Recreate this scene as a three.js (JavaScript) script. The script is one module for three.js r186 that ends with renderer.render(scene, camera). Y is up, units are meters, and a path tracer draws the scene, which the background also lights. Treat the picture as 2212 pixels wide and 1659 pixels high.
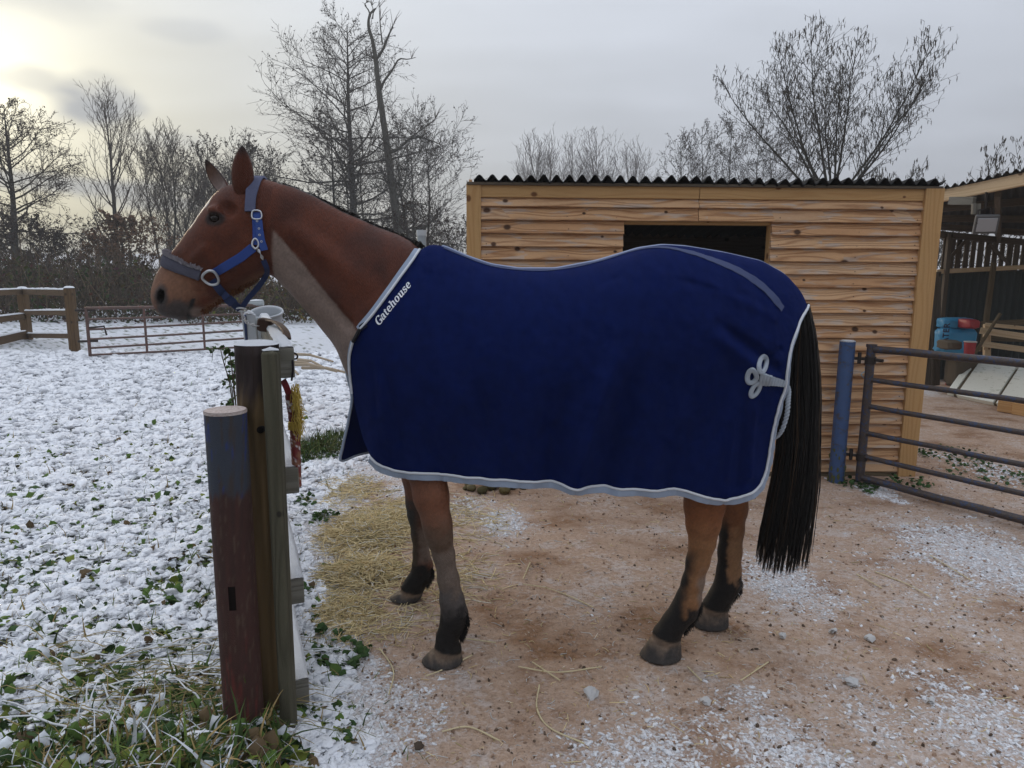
import * as THREE from 'three';
import { createNoise2D, createNoise3D } from 'simplex-noise';
import { FontLoader } from 'three/addons/loaders/FontLoader.js';
import { TextGeometry } from 'three/addons/geometries/TextGeometry.js';
import { RoundedBoxGeometry } from 'three/addons/geometries/RoundedBoxGeometry.js';
import { mergeGeometries, mergeVertices } from 'three/addons/utils/BufferGeometryUtils.js';

// ---------------------------------------------------------------- camera, sky, sun, exposure
const scene = new THREE.Scene();
const PW = 2212, PH = 1659, FPX = 1486;                       // survey frame used to measure the place
const camera = new THREE.PerspectiveCamera(2 * Math.atan(PH / 2 / FPX) * 180 / Math.PI, 4 / 3, 0.05, 2500);
camera.position.set(0, 1.5, 0);
camera.rotation.set(-9.2 * Math.PI / 180, 0, 0.0065, 'YXZ');
camera.updateMatrixWorld(true);
const renderer = new THREE.WebGLRenderer({ antialias: true });
renderer.toneMapping = THREE.LinearToneMapping;
renderer.toneMappingExposure = 1.45;
renderer.shadowMap.enabled = true;

const rng = (seed) => { let s = seed | 0; return () => { s = (s + 0x6d2b79f5) | 0; let t = Math.imul(s ^ (s >>> 15), 1 | s); t = (t + Math.imul(t ^ (t >>> 7), 61 | t)) ^ t; return ((t ^ (t >>> 14)) >>> 0) / 4294967296; }; };
const R0 = rng(7), n2 = createNoise2D(rng(11)), n2b = createNoise2D(rng(23)), n3 = createNoise3D(rng(31));
const clamp = (x, a = 0, b = 1) => Math.min(b, Math.max(a, x)), lerp = (a, b, t) => a + (b - a) * t;
const sst = (a, b, x) => { const t = clamp((x - a) / (b - a)); return t * t * (3 - 2 * t); };
const fbm = (x, y, o = 4, f = n2) => { let s = 0, a = 0.5, n = 0; for (let i = 0; i < o; i++) { s += a * f(x, y); n += a; x *= 2.03; y *= 2.03; a *= 0.5; } return s / n; };
const V = (x, y, z) => new THREE.Vector3(x, y, z);

// where the sun stands: low, behind thin cloud, to the left
const SUN = V((-22 - PW / 2) / FPX, (PH / 2 - 165) / FPX, -1).applyQuaternion(camera.quaternion).normalize();
{
  const W = 1400, H = 700, d = new Float32Array(W * H * 4), dir = V(0, 0, 0);
  for (let j = 0; j < H; j++) {
    const e = ((j + 0.5) / H - 0.5) * Math.PI, se = Math.sin(e), ce = Math.cos(e);
    for (let i = 0; i < W; i++) {
      const r = ((i + 0.5) / W - 0.5) * 2 * Math.PI;
      dir.set(Math.cos(r) * ce, se, Math.sin(r) * ce);
      const az = Math.atan2(dir.x, -dir.z), ed = e * 180 / Math.PI, ad = az * 180 / Math.PI;
      const cs = dir.dot(SUN), ang = Math.acos(clamp(cs, -1, 1)) * 180 / Math.PI;
      // overcast layer: brighter overhead, as overcast skies are
      const up = 0.445 * (1 + 2 * Math.max(0, se)) / (1 + 2 * Math.sin(0.26));
      let c = [up * 0.915, up * 0.985, up * 1.12];
      // soft banks of cloud
      const k = 1 / (Math.max(se, 0.0) + 0.12), qx = dir.x * k, qz = dir.z * k;
      const bank = se > 0 ? fbm(qx * 0.8 + 3, qz * 1.6, 3) : 0, fine = se > 0 ? fbm(qx * 2.6, qz * 6 + 9, 3, n2b) : 0;
      const m = (1 + 0.08 * bank + 0.015 * fine) * (0.9 + 0.16 * cs);
      c = c.map((v) => v * m);
      // light from the veiled sun
      const g1 = Math.exp(-ang / 15), g2 = Math.exp(-Math.pow(ang / 3.6, 1.1)), low = Math.exp(-Math.max(0, ed) / 7) * Math.exp(-Math.pow((ad + 42) / 34, 2));
      c[0] += 0.23 * g1 + 0.7 * g2 + 0.27 * low; c[1] += 0.18 * g1 + 0.65 * g2 + 0.185 * low; c[2] += 0.02 * g1 + 0.5 * g2 - 0.06 * low;
      // separate darker clouds near the sun
      const blot = (a0, e0, wa, we, s) => { if (Math.abs(ad - a0) > wa * 1.5 || Math.abs(ed - e0) > we * 1.5) return 0; const wob = 0.55 * fbm(ad * 0.13 + a0, ed * 0.5 + e0, 4); const q = Math.pow((ad - a0) / wa, 2) + Math.pow((ed - e0) / we, 2); return s * sst(1.25, 0.0, q + wob); };
      const dk = clamp(blot(-29.7, 11.3, 2.9, 1.9, 0.6) + blot(-31.2, 10.4, 2.6, 1.3, 0.25) + blot(-33.7, 12.1, 3.4, 0.95, 0.42) + blot(-32.5, 5.7, 9, 0.75, 0.62) + blot(-26.5, 4.8, 5.5, 0.65, 0.5) + blot(-24, 16.4, 3.2, 0.9, 0.2) + blot(-34, 17, 5.5, 1.5, 0.25) + blot(-26, 9.2, 3.5, 0.8, 0.25), 0, 0.72);
      c[0] = lerp(c[0], 0.2, dk); c[1] = lerp(c[1], 0.225, dk); c[2] = lerp(c[2], 0.285, dk);
      if (ed < 0) { const t = sst(0, -12, ed); c = [lerp(c[0], 0.12, t), lerp(c[1], 0.11, t), lerp(c[2], 0.1, t)]; }
      const o = (j * W + i) * 4; d[o] = c[0]; d[o + 1] = c[1]; d[o + 2] = c[2]; d[o + 3] = 1;
    }
  }
  const t = new THREE.DataTexture(d, W, H, THREE.RGBAFormat, THREE.FloatType);
  t.mapping = THREE.EquirectangularReflectionMapping; t.magFilter = THREE.LinearFilter; t.minFilter = THREE.LinearFilter; t.needsUpdate = true;
  scene.background = t; scene.environment = t;
}
const sun = new THREE.DirectionalLight(0xffe6c0, 0.8);
sun.position.copy(SUN).multiplyScalar(40); sun.castShadow = true; sun.shadow.radius = 24;
Object.assign(sun.shadow.camera, { left: -15, right: 15, top: 15, bottom: -15, near: 1, far: 90 });
sun.shadow.mapSize.set(2048, 2048);
scene.add(sun); scene.add(sun.target);

// ---------------------------------------------------------------- helpers
const ray = (px, py) => V((px - PW / 2) / FPX, (PH / 2 - py) / FPX, -1).applyQuaternion(camera.quaternion);
const at = (px, py, z) => { const r = ray(px, py); return camera.position.clone().addScaledVector(r, (z - camera.position.z) / r.z); };
const gr = (px, py, h = 0) => { const r = ray(px, py); return camera.position.clone().addScaledVector(r, (h - camera.position.y) / r.y); };
const fwd = V(0, 0, -1).applyQuaternion(camera.quaternion);
const mpp = (p) => p.clone().sub(camera.position).dot(fwd) / FPX;   // metres that one survey unit spans at p

const taken = {};
const numbered = (n) => { const k = taken[n] = (taken[n] ?? -1) + 1; return k ? n + '_' + String(k).padStart(3, '0') : n; };
function shade(o) { o.castShadow = true; o.receiveShadow = true; return o; }
function tagIt(o, label, category, group, kind) { if (label) o.userData.label = label; if (category) o.userData.category = category; if (group) o.userData.group = group; if (kind) o.userData.kind = kind; return o; }
function thing(name, label, category, p = V(0, 0, 0), group) { const o = new THREE.Group(); o.name = numbered(name); o.position.copy(p); scene.add(o); return tagIt(o, label, category, group); }
const rootOf = (o) => { while (o.parent && o.parent !== scene) o = o.parent; return o; };
// geometry in world coordinates becomes a part of a thing (things are only moved, never turned, before their parts are added)
function part(parent, name, geo, mat, label) {
  const r = rootOf(parent); geo.translate(-r.position.x, -r.position.y, -r.position.z);
  const m = shade(new THREE.Mesh(geo, mat)); m.name = name; parent.add(m); if (label) m.userData.label = label; return m;
}
function struct(name, geo, mat, label, category, kind = 'structure') { const m = shade(new THREE.Mesh(geo, mat)); m.name = numbered(name); scene.add(m); return tagIt(m, label, category, null, kind); }
const col = (r, g, b) => new THREE.Color().setRGB(r, g, b);
const mat = (r, g, b, rough = 0.8, more = {}) => new THREE.MeshPhysicalMaterial({ color: col(r, g, b), roughness: rough, metalness: 0, side: THREE.DoubleSide, specularIntensity: rough > 0.7 ? 0.35 : 0.8, ...more });

class MB {
  constructor() { this.p = []; this.n = []; this.u = []; this.c = []; this.i = []; }
  v(x, y, z, nx, ny, nz, u = 0, w = 0, c) { this.p.push(x, y, z); this.n.push(nx, ny, nz); this.u.push(u, w); if (c) this.c.push(c[0], c[1], c[2]); return this.p.length / 3 - 1; }
  // tube through points with a radius for each; sides s; closed ends
  tube(pts, rad, s = 6, o = {}) {
    const n = pts.length, R = typeof rad === 'function' ? rad : Array.isArray(rad) ? (k) => rad[k] : () => rad;
    const t = [], T = V(0, 0, 0); let nn = null; let len = o.u0 || 0; const base = this.p.length / 3;
    for (let k = 0; k < n; k++) {
      const a = pts[o.loop ? (k - 1 + n) % n : Math.max(0, k - 1)], b = pts[o.loop ? (k + 1) % n : Math.min(n - 1, k + 1)];
      T.subVectors(b, a).normalize();
      if (!nn) { nn = Math.abs(T.y) < 0.9 ? V(0, 1, 0) : V(1, 0, 0); if (o.n0) nn.copy(o.n0); }
      nn = nn.clone().addScaledVector(T, -nn.dot(T)).normalize();
      const bb = V(0, 0, 0).crossVectors(T, nn);
      if (k) len += pts[k].distanceTo(pts[k - 1]);
      const r = R(k, k / (n - 1)), sq = o.flat ? o.flat : 1;
      for (let j = 0; j <= s; j++) {
        const a2 = j / s * Math.PI * 2, cc = Math.cos(a2), ss = Math.sin(a2), rn = o.wob ? r * (1 + o.wob * n3(pts[k].x * 9 + cc, pts[k].y * 9 + ss, pts[k].z * 9)) : r;
        const nx = nn.x * cc * sq + bb.x * ss, ny = nn.y * cc * sq + bb.y * ss, nz = nn.z * cc * sq + bb.z * ss;
        const mx = nn.x * cc / sq + bb.x * ss, my = nn.y * cc / sq + bb.y * ss, mz = nn.z * cc / sq + bb.z * ss, L = Math.hypot(mx, my, mz) || 1;
        this.v(pts[k].x + nx * rn, pts[k].y + ny * rn, pts[k].z + nz * rn, mx / L, my / L, mz / L, len, j / s * (o.vr || Math.max(r, 0.004) * 6.28), o.c && (typeof o.c === 'function' ? o.c(k, pts[k], j / s) : o.c));
      }
    }
    const st = s + 1, last = o.loop ? n : n - 1;
    for (let k = 0; k < last; k++) for (let j = 0; j < s; j++) { const a = base + k * st + j, b = base + ((k + 1) % n) * st + j; this.i.push(a, a + 1, b, b, a + 1, b + 1); }
    if (!o.loop && !o.open) for (const [k, sg] of [[0, -1], [n - 1, 1]]) {
      if (R(k, k / (n - 1)) < 0.0015) continue;
      const q = V(0, 0, 0).subVectors(pts[Math.min(n - 1, k + 1)], pts[Math.max(0, k - 1)]).normalize().multiplyScalar(sg), cI = this.p.length / 3;
      const cc = o.c && (typeof o.c === 'function' ? o.c(k, pts[k], 0) : o.c);
      this.v(pts[k].x, pts[k].y, pts[k].z, q.x, q.y, q.z, 0, 0, cc);
      for (let j = 0; j <= s; j++) { const a = (base + k * st + j) * 3; this.v(this.p[a], this.p[a + 1], this.p[a + 2], q.x, q.y, q.z, Math.cos(j / s * 6.283) * R(k, 0), Math.sin(j / s * 6.283) * R(k, 0), cc); }
      for (let j = 0; j < s; j++) sg > 0 ? this.i.push(cI, cI + 1 + j, cI + 2 + j) : this.i.push(cI, cI + 2 + j, cI + 1 + j);
    }
    return this;
  }
  // strap with a rectangular section: points, outward normals, width, thickness
  strap(pts, nor, w, th = 0.003, o = {}) {
    const n = pts.length, base = this.p.length / 3; let len = 0;
    for (let k = 0; k < n; k++) {
      const T = V(0, 0, 0).subVectors(pts[o.loop ? (k + 1) % n : Math.min(n - 1, k + 1)], pts[o.loop ? (k - 1 + n) % n : Math.max(0, k - 1)]).normalize();
      const N = nor[k].clone().addScaledVector(T, -nor[k].dot(T)).normalize(), B = V(0, 0, 0).crossVectors(T, N);
      const W = typeof w === 'function' ? w(k / (n - 1)) : w; if (k) len += pts[k].distanceTo(pts[k - 1]);
      const put = (b, h, q) => { const x = pts[k].clone().addScaledVector(B, b * W / 2).addScaledVector(N, h); this.v(x.x, x.y, x.z, q.x, q.y, q.z, len, b * W / 2); };
      const e = B.clone(), f = B.clone().negate(), g = N.clone().negate();
      const eN = B.clone().add(N).normalize(), fN = f.clone().add(N).normalize();
      put(-1, 0, f); put(-1, th * 0.7, fN); put(-0.86, th, N); put(0.86, th, N); put(1, th * 0.7, eN); put(1, 0, e); put(0.9, -th * 0.2, g); put(-0.9, -th * 0.2, g);
    }
    const m = 8, last = o.loop ? n : n - 1;
    for (let k = 0; k < last; k++) for (let j = 0; j < m; j++) { const a = base + k * m + j, a2 = base + k * m + (j + 1) % m, k2 = (k + 1) % n, b = base + k2 * m + j, b2 = base + k2 * m + (j + 1) % m; this.i.push(a, a2, b, b, a2, b2); }
    if (!o.loop) for (const k of [0, n - 1]) for (let j = 1; j < m - 1; j++) this.i.push(base + k * m, base + k * m + j, base + k * m + j + 1);
    return this;
  }
  geo() {
    const g = new THREE.BufferGeometry();
    g.setAttribute('position', new THREE.Float32BufferAttribute(this.p, 3)); g.setAttribute('normal', new THREE.Float32BufferAttribute(this.n, 3)); g.setAttribute('uv', new THREE.Float32BufferAttribute(this.u, 2));
    if (this.c.length === this.p.length) g.setAttribute('color', new THREE.Float32BufferAttribute(this.c, 3));
    g.setIndex(this.i); return g;
  }
}
// prism with chamfered edges, length along x, uv in metres along the length
function beam(w, h, d, r = 0.004) { const g = new RoundedBoxGeometry(w, h, d, 1, Math.min(r, w * 0.4, h * 0.4, d * 0.4)); const p = g.attributes.position, n = g.attributes.normal, u = g.attributes.uv; const long = w >= h && w >= d ? 0 : h >= d ? 1 : 2, P = [p.getX.bind(p), p.getY.bind(p), p.getZ.bind(p)], N = [n.getX.bind(n), n.getY.bind(n), n.getZ.bind(n)];
  for (let k = 0; k < p.count; k++) { const o = [0, 1, 2].filter((a) => a !== long); const c = Math.abs(N[o[0]](k)) > Math.abs(N[o[1]](k)) ? o[1] : o[0]; u.setXY(k, P[long](k), P[c](k)); } return g; }
const shiftUV = (g, a, b) => { const u = g.attributes.uv; for (let k = 0; k < u.count; k++) u.setXY(k, u.getX(k) + a, u.getY(k) + b); return g; };
// a straight timber from a to b
function timber(a, b, w, d, up = V(0, 1, 0), r = 0.004) {
  const L = a.distanceTo(b), g = shiftUV(beam(L, w, d, r), R0() * 3, R0() * 3), x = b.clone().sub(a).normalize(), z = V(0, 0, 0).crossVectors(x, up).normalize(), y = V(0, 0, 0).crossVectors(z, x);
  const m = new THREE.Matrix4().makeBasis(x, y, z).setPosition(a.clone().add(b).multiplyScalar(0.5)); g.applyMatrix4(m); return g;
}
function curve(pts, n, closed = false) { return new THREE.CatmullRomCurve3(pts, closed, 'centripetal').getPoints(n); }

// ---------------------------------------------------------------- textures
function tex(w, h, f, srgb = true) {
  const d = new Uint8Array(w * h * 4); const c = [0, 0, 0];
  for (let j = 0; j < h; j++) for (let i = 0; i < w; i++) { f(i, j, c); const o = (j * w + i) * 4; for (let k = 0; k < 3; k++) { let v = clamp(c[k]); if (srgb) v = v <= 0.0031308 ? v * 12.92 : 1.055 * Math.pow(v, 1 / 2.4) - 0.055; d[o + k] = Math.round(v * 255); } d[o + 3] = 255; }
  const t = new THREE.DataTexture(d, w, h); t.wrapS = t.wrapT = THREE.RepeatWrapping; t.magFilter = THREE.LinearFilter; t.minFilter = THREE.LinearMipmapLinearFilter; t.generateMipmaps = true; if (srgb) t.colorSpace = THREE.SRGBColorSpace; t.needsUpdate = true; return t;
}
const rep = (t, x, y) => { const c = t.clone(); c.repeat.set(x, y); c.needsUpdate = true; return c; };
// sawn softwood: length along u (1.6 m a tile), flame figure, knots, streaks
function wood(seed, light, dark, knot, o = {}) {
  const W = 1024, H = 256, r = rng(seed), S = 1.6, T = 0.4, off = r() * 50, kn = [];
  for (let k = 0; k < (o.knots ?? 7); k++) kn.push([r() * S, r() * T, 0.006 + r() * 0.011]);
  const fig = (x, y) => {
    let yy = y + 0.011 * n2(x * 1.3 + off, y * 3), w = 0, kd = 9;
    for (const [a, b, q] of kn) { let dx = Math.abs(x - a); dx = Math.min(dx, S - dx); let dy = y - b; if (dy > T / 2) dy -= T; if (dy < -T / 2) dy += T; const d = Math.hypot(dx * 0.36, dy); kd = Math.min(kd, Math.hypot(dx * 0.75, dy) / q); yy += Math.sign(dy || 1) * q * 1.25 * Math.exp(-d * d / (q * q * 5)); }
    const ring = 0.5 + 0.5 * Math.sin((yy * 175 + 4.2 * n2(x * 1.1 + off, yy * 9)) * 1.0 + 4.2 * n2b(x * 0.9 + off * 2, yy * 12));
    return [ring, kd];
  };
  const cells = new Float32Array(W * H * 2);
  for (let j = 0; j < H; j++) for (let i = 0; i < W; i++) { const x = i / W * S, y = j / H * T; const [a, b] = fig(x, y); const e = sst(S * 0.94, S, x); let A = a, B = b; if (e > 0) { const [a2] = fig(x - S, y); A = lerp(a, a2, e); } cells[(j * W + i) * 2] = A; cells[(j * W + i) * 2 + 1] = B; }
  const map = tex(W, H, (i, j, c) => {
    const x = i / W * S, y = j / H * T, ring = Math.pow(cells[(j * W + i) * 2], 2.2), kd = cells[(j * W + i) * 2 + 1];
    const grain = 0.12 * n2(x * 16 + off, y * 420), patch = 0.22 * fbm(x * 1.8 + off, y * 7 + off, 3), w = clamp(ring * 0.56 + grain + patch * 1.1 + 0.04), br = 1 + 0.3 * patch + 0.05 * n2b(x * 60, y * 200);
    const bl = (o.bleach ?? 0) * sst(0.05, 0.5, fbm(x * 2.6 + off * 3, y * 16, 3, n2b) + 0.1 * grain);
    for (let k = 0; k < 3; k++) { let v = lerp(light[k], dark[k], w) * br; v = lerp(v, [0.5, 0.41, 0.34][k] * (1 - 0.35 * w), bl); if (kd < 1.7) v = lerp(knot[k], v, sst(0.75, 1.7, kd)); c[k] = v; }
  });
  const bump = tex(512, 256, (i, j, c) => { const ring = cells[(j * W + i * 2) * 2]; const v = 0.65 - 0.5 * Math.pow(ring, 2) + 0.12 * n2(i * 0.1, j * 1.9); c[0] = c[1] = c[2] = v; }, false);
  const m1 = rep(map, 1 / S, 1 / T), b1 = rep(bump, 1 / S, 1 / T);
  return new THREE.MeshPhysicalMaterial({ map: m1, bumpMap: b1, bumpScale: o.bump ?? 0.0025, roughness: 0.82, specularIntensity: 0.4, side: THREE.DoubleSide });
}
const M = {
  larch: [wood(1, [0.6, 0.355, 0.185], [0.22, 0.09, 0.036], [0.07, 0.035, 0.02], { knots: 7, bump: 0.005, bleach: 0.7 }), wood(2, [0.63, 0.39, 0.215], [0.26, 0.115, 0.05], [0.09, 0.045, 0.026], { knots: 4, bump: 0.005, bleach: 0.8 }), wood(3, [0.54, 0.305, 0.155], [0.2, 0.085, 0.036], [0.07, 0.035, 0.02], { knots: 9, bump: 0.005, bleach: 0.6 }), wood(21, [0.58, 0.37, 0.215], [0.28, 0.14, 0.07], [0.09, 0.045, 0.026], { knots: 5, bump: 0.005, bleach: 0.75 })],
  frame: wood(4, [0.5, 0.3, 0.13], [0.4, 0.215, 0.085], [0.16, 0.07, 0.03], { knots: 4, bump: 0.001 }),
  old: wood(5, [0.15, 0.115, 0.07], [0.07, 0.05, 0.03], [0.04, 0.03, 0.02], { knots: 4, bump: 0.004 }),
  grey: wood(6, [0.21, 0.2, 0.17], [0.12, 0.115, 0.09], [0.06, 0.05, 0.04], { knots: 3, bump: 0.003 }),
  pallet: wood(8, [0.62, 0.47, 0.3], [0.47, 0.33, 0.19], [0.2, 0.12, 0.07], { knots: 4, bump: 0.001 }),
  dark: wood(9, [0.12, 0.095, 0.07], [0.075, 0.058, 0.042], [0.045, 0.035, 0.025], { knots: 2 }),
};
const snowBump = tex(512, 512, (i, j, c) => { const a = i / 512 * 6.2832, b = j / 512 * 6.2832; const v = 0.5 + 0.3 * n3(3 * Math.cos(a) + 9, 3 * Math.sin(a), 3 * Math.cos(b) + 3 * Math.sin(b)) + 0.2 * n2(i * 0.21, j * 0.21) + 0.15 * n2b(i * 0.5, j * 0.5); c[0] = c[1] = c[2] = v; }, false);
M.snow = new THREE.MeshStandardMaterial({ color: col(0.82, 0.84, 0.87), roughness: 0.9, bumpMap: rep(snowBump, 8, 8), bumpScale: 0.004, side: THREE.DoubleSide });
// worn paint on steel: two colours and rust in patches, uv in metres
function paintSteel(seed, a, b, rust, amount, S = 0.6, rough = 0.5) {
  const off = seed * 7.3, N = 512;
  const map = tex(N, N, (i, j, c) => { const x = i / N, y = j / N, f = fbm(x * 5 + off, y * 5, 5), g = fbm(x * 17 + off, y * 17 + 4, 4, n2b); const t = sst(0.05, 0.45, f + 0.15 * g), r = sst(0.5 - amount, 0.62 - amount, 0.5 + 0.5 * (0.7 * g + 0.5 * f)); for (let k = 0; k < 3; k++) c[k] = lerp(lerp(a[k], b[k], t), rust[k] * (1 + 0.35 * g), r) * (1 + 0.08 * g); });
  const bump = tex(256, 256, (i, j, c) => { const v = 0.5 + 0.3 * n2(i * 0.08, j * 0.08) + 0.2 * n2b(i * 0.31, j * 0.31); c[0] = c[1] = c[2] = v; }, false);
  return new THREE.MeshStandardMaterial({ map: rep(map, 1 / S, 1 / S), bumpMap: rep(bump, 2 / S, 2 / S), bumpScale: 0.0012, roughness: rough, metalness: 0.15, side: THREE.DoubleSide });
}
M.bluePost = paintSteel(1, [0.042, 0.085, 0.2], [0.034, 0.066, 0.155], [0.06, 0.05, 0.05], -0.1);
M.blueGate = paintSteel(2, [0.035, 0.05, 0.1], [0.025, 0.035, 0.07], [0.055, 0.04, 0.035], 0.14, 0.5, 0.4);
M.redGate = paintSteel(3, [0.2, 0.075, 0.06], [0.16, 0.06, 0.05], [0.1, 0.06, 0.05], 0.2);
M.darkIron = mat(0.035, 0.028, 0.025, 0.6, { metalness: 0.5 });
M.chrome = new THREE.MeshStandardMaterial({ color: col(0.62, 0.62, 0.64), metalness: 0.85, roughness: 0.38 });

// ---------------------------------------------------------------- the ground
const horseClean = [];
// edge between the trodden yard and the rough, snowy grass (x for each z)
const edgePts = [[-1.0, -0.3], ...[[845, 1655], [812, 1540], [785, 1440], [735, 1340], [705, 1220], [695, 1120], [735, 1045], [800, 1000]].map(([a, b]) => { const p = gr(a, b); return [p.z, p.x]; }), [-5.6, -0.6], [-6.5, -0.5], [-9, -0.4], [-13, 0.5], [-30, 3]];
const edgeX = (z) => { for (let k = 1; k < edgePts.length; k++) if (z > edgePts[k][0]) { const [a, x] = edgePts[k - 1], [b, y] = edgePts[k]; return lerp(x, y, clamp((z - a) / (b - a))); } return 3; };
const inYard = (x, z) => x - edgeX(z) + 0.09 * fbm(x * 3, z * 3, 3);           // metres inside the yard
const yardH = (x, z) => 0.006 * fbm(x * 1.6, z * 1.6, 3) + 0.004 * fbm(x * 9, z * 9, 3, n2b);
// how much rime lies on a spot of the yard
const rimeSpots = [[2130, 1205, 0.4, 0.72], [1690, 1260, 0.22, 0.68], [2010, 1290, 0.4, 0.3], [1090, 1130, 0.16, 0.75], [1010, 1095, 0.18, 0.5], [2140, 1580, 0.26, 0.55], [1890, 1560, 0.22, 0.42], [1700, 1640, 0.2, 0.65], [1440, 1640, 0.18, 0.6], [1280, 1640, 0.16, 0.45], [890, 1560, 0.16, 0.5], [730, 1560, 0.2, 0.95], [720, 1640, 0.2, 0.9], [680, 1400, 0.14, 0.8], [670, 1180, 0.16, 0.9], [690, 1090, 0.3, 0.9], [790, 1010, 0.3, 0.95], [860, 1060, 0.2, 0.6], [1900, 1063, 0.12, 0.8], [2000, 972, 0.18, 0.8], [2170, 1022, 0.28, 0.75], [1560, 1150, 0.3, 0.25], [1300, 1300, 0.2, 0.2]].map(([a, b, r, s]) => { const p = gr(a, b); return [p.x, p.z, r, s]; });
function rime(x, z) {
  const wb = fbm(x * 2.6 + 8, z * 2.6, 3) + 0.5 * n2b(x * 7, z * 5); let s = 0.05 + 0.1 * sst(0.4, 1.6, x) + 0.1 * wb;
  for (const [a, b, r, w] of rimeSpots) { const q = ((x - a) ** 2 + ((z - b) * 0.62) ** 2) / (r * r) * (1 + 0.75 * wb); if (q < 6) s = Math.max(s, w * Math.exp(-q * 0.8)); }
  s = Math.max(s, sst(0.16, -0.05, inYard(x, z)) * 0.9);
  return s;
}
{
  // soil, with stains of damp earth, grit and rime, at 2.3 mm
  const X0 = -1.35, X1 = 3.35, Z0 = -1.3, Z1 = -6.0, N = 1700, hgt = new Float32Array(N * N);
  const GN = 200, gd = new Float32Array((GN + 1) * (GN + 1)); for (let j = 0; j <= GN; j++) for (let i = 0; i <= GN; i++) gd[j * (GN + 1) + i] = rime(lerp(X0, X1, i / GN), lerp(Z0, Z1, j / GN));
  const rimeG = (x, z) => { const a = clamp((x - X0) / (X1 - X0)) * GN, b = clamp((z - Z0) / (Z1 - Z0)) * GN, i = Math.min(GN - 1, a | 0), j = Math.min(GN - 1, b | 0), u = a - i, v = b - j, o = j * (GN + 1) + i; return lerp(lerp(gd[o], gd[o + 1], u), lerp(gd[o + GN + 1], gd[o + GN + 2], u), v); };
  const map = tex(N, N, (i, j, c) => {
    const x = lerp(X0, X1, i / N), z = lerp(Z0, Z1, j / N);
    const big = fbm(x * 1.1 + 5, z * 1.5, 4), mid = fbm(x * 5, z * 7, 4, n2b), sm = fbm(x * 24, z * 27, 3), grit = n2(x * 150, z * 160) * 0.6 + n2b(x * 75, z * 70) * 0.5;
    const damp = sst(-0.05, 0.5, 0.7 * big + 0.35 * mid + 0.1 * sm), pale = sst(0.1, 0.6, 0.5 * mid - 0.4 * big + 0.25 * sm + 0.1);
    let r = lerp(0.43, 0.27, damp), g = lerp(0.3, 0.152, damp), b = lerp(0.215, 0.083, damp);
    r = lerp(r, 0.48, pale * 0.6); g = lerp(g, 0.385, pale * 0.6); b = lerp(b, 0.325, pale * 0.6);
    const k = 1 + 0.2 * grit + 0.16 * sm; r *= k; g *= k; b *= k;
    const w = rimeG(x, z), nn = 0.5 + 0.5 * (0.5 * fbm(x * 13, z * 17, 4) + 0.45 * n2b(x * 46, z * 52) + 0.33 * n2(x * 110, z * 120)), fr = sst(1.06 - w, 1.34 - w, nn + 0.26);
    const frost = fr * (0.62 + 0.3 * n2(x * 90, z * 90)), film = clamp(0.24 * w + 0.14 * pale + 0.14 * grit * pale + 0.06 * sm, 0, 0.42);
    const f2 = clamp(Math.max(frost, film));
    c[0] = lerp(r, 0.7, f2); c[1] = lerp(g, 0.71, f2); c[2] = lerp(b, 0.74, f2);
    const dz = Math.hypot(x - 2.02, (z + 1.98) * 0.9); if (dz < 0.2) { const t = sst(0.17, 0.08, dz + 0.05 * sm); c[0] = lerp(c[0], 0.1, t); c[1] = lerp(c[1], 0.075, t); c[2] = lerp(c[2], 0.055, t); }
    hgt[j * N + i] = 0.42 + 0.16 * grit + 0.2 * sm + 0.14 * mid + 0.3 * frost;
  });
  const bump = tex(N, N, (i, j, c) => { c[0] = c[1] = c[2] = clamp(hgt[j * N + i]); }, false);
  map.wrapS = map.wrapT = bump.wrapS = bump.wrapT = THREE.MirroredRepeatWrapping;
  const m = new THREE.MeshPhysicalMaterial({ map, bumpMap: bump, bumpScale: 0.018, roughness: 0.95, specularIntensity: 0.25, side: THREE.DoubleSide });
  const mb = new MB(), NX = 330, NZ = 330, xa = -1.6, xb = 12;
  for (let j = 0; j <= NZ; j++) { const z = -1.0 - 24 * Math.pow(j / NZ, 2.2); for (let i = 0; i <= NX; i++) { const x = xa + (xb - xa) * Math.pow(i / NX, 1.6); mb.v(x, yardH(x, z), z, 0, 1, 0, (x - X0) / (X1 - X0), (z - Z0) / (Z1 - Z0)); } }
  for (let j = 0; j < NZ; j++) for (let i = 0; i < NX; i++) { const a = j * (NX + 1) + i, b = a + NX + 1; mb.i.push(a, a + 1, b, b, a + 1, b + 1); }
  const g = mb.geo(); g.computeVertexNormals();
  struct('yard_ground', g, m, 'trodden brown earth yard with thin rime', 'ground');
}
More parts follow.
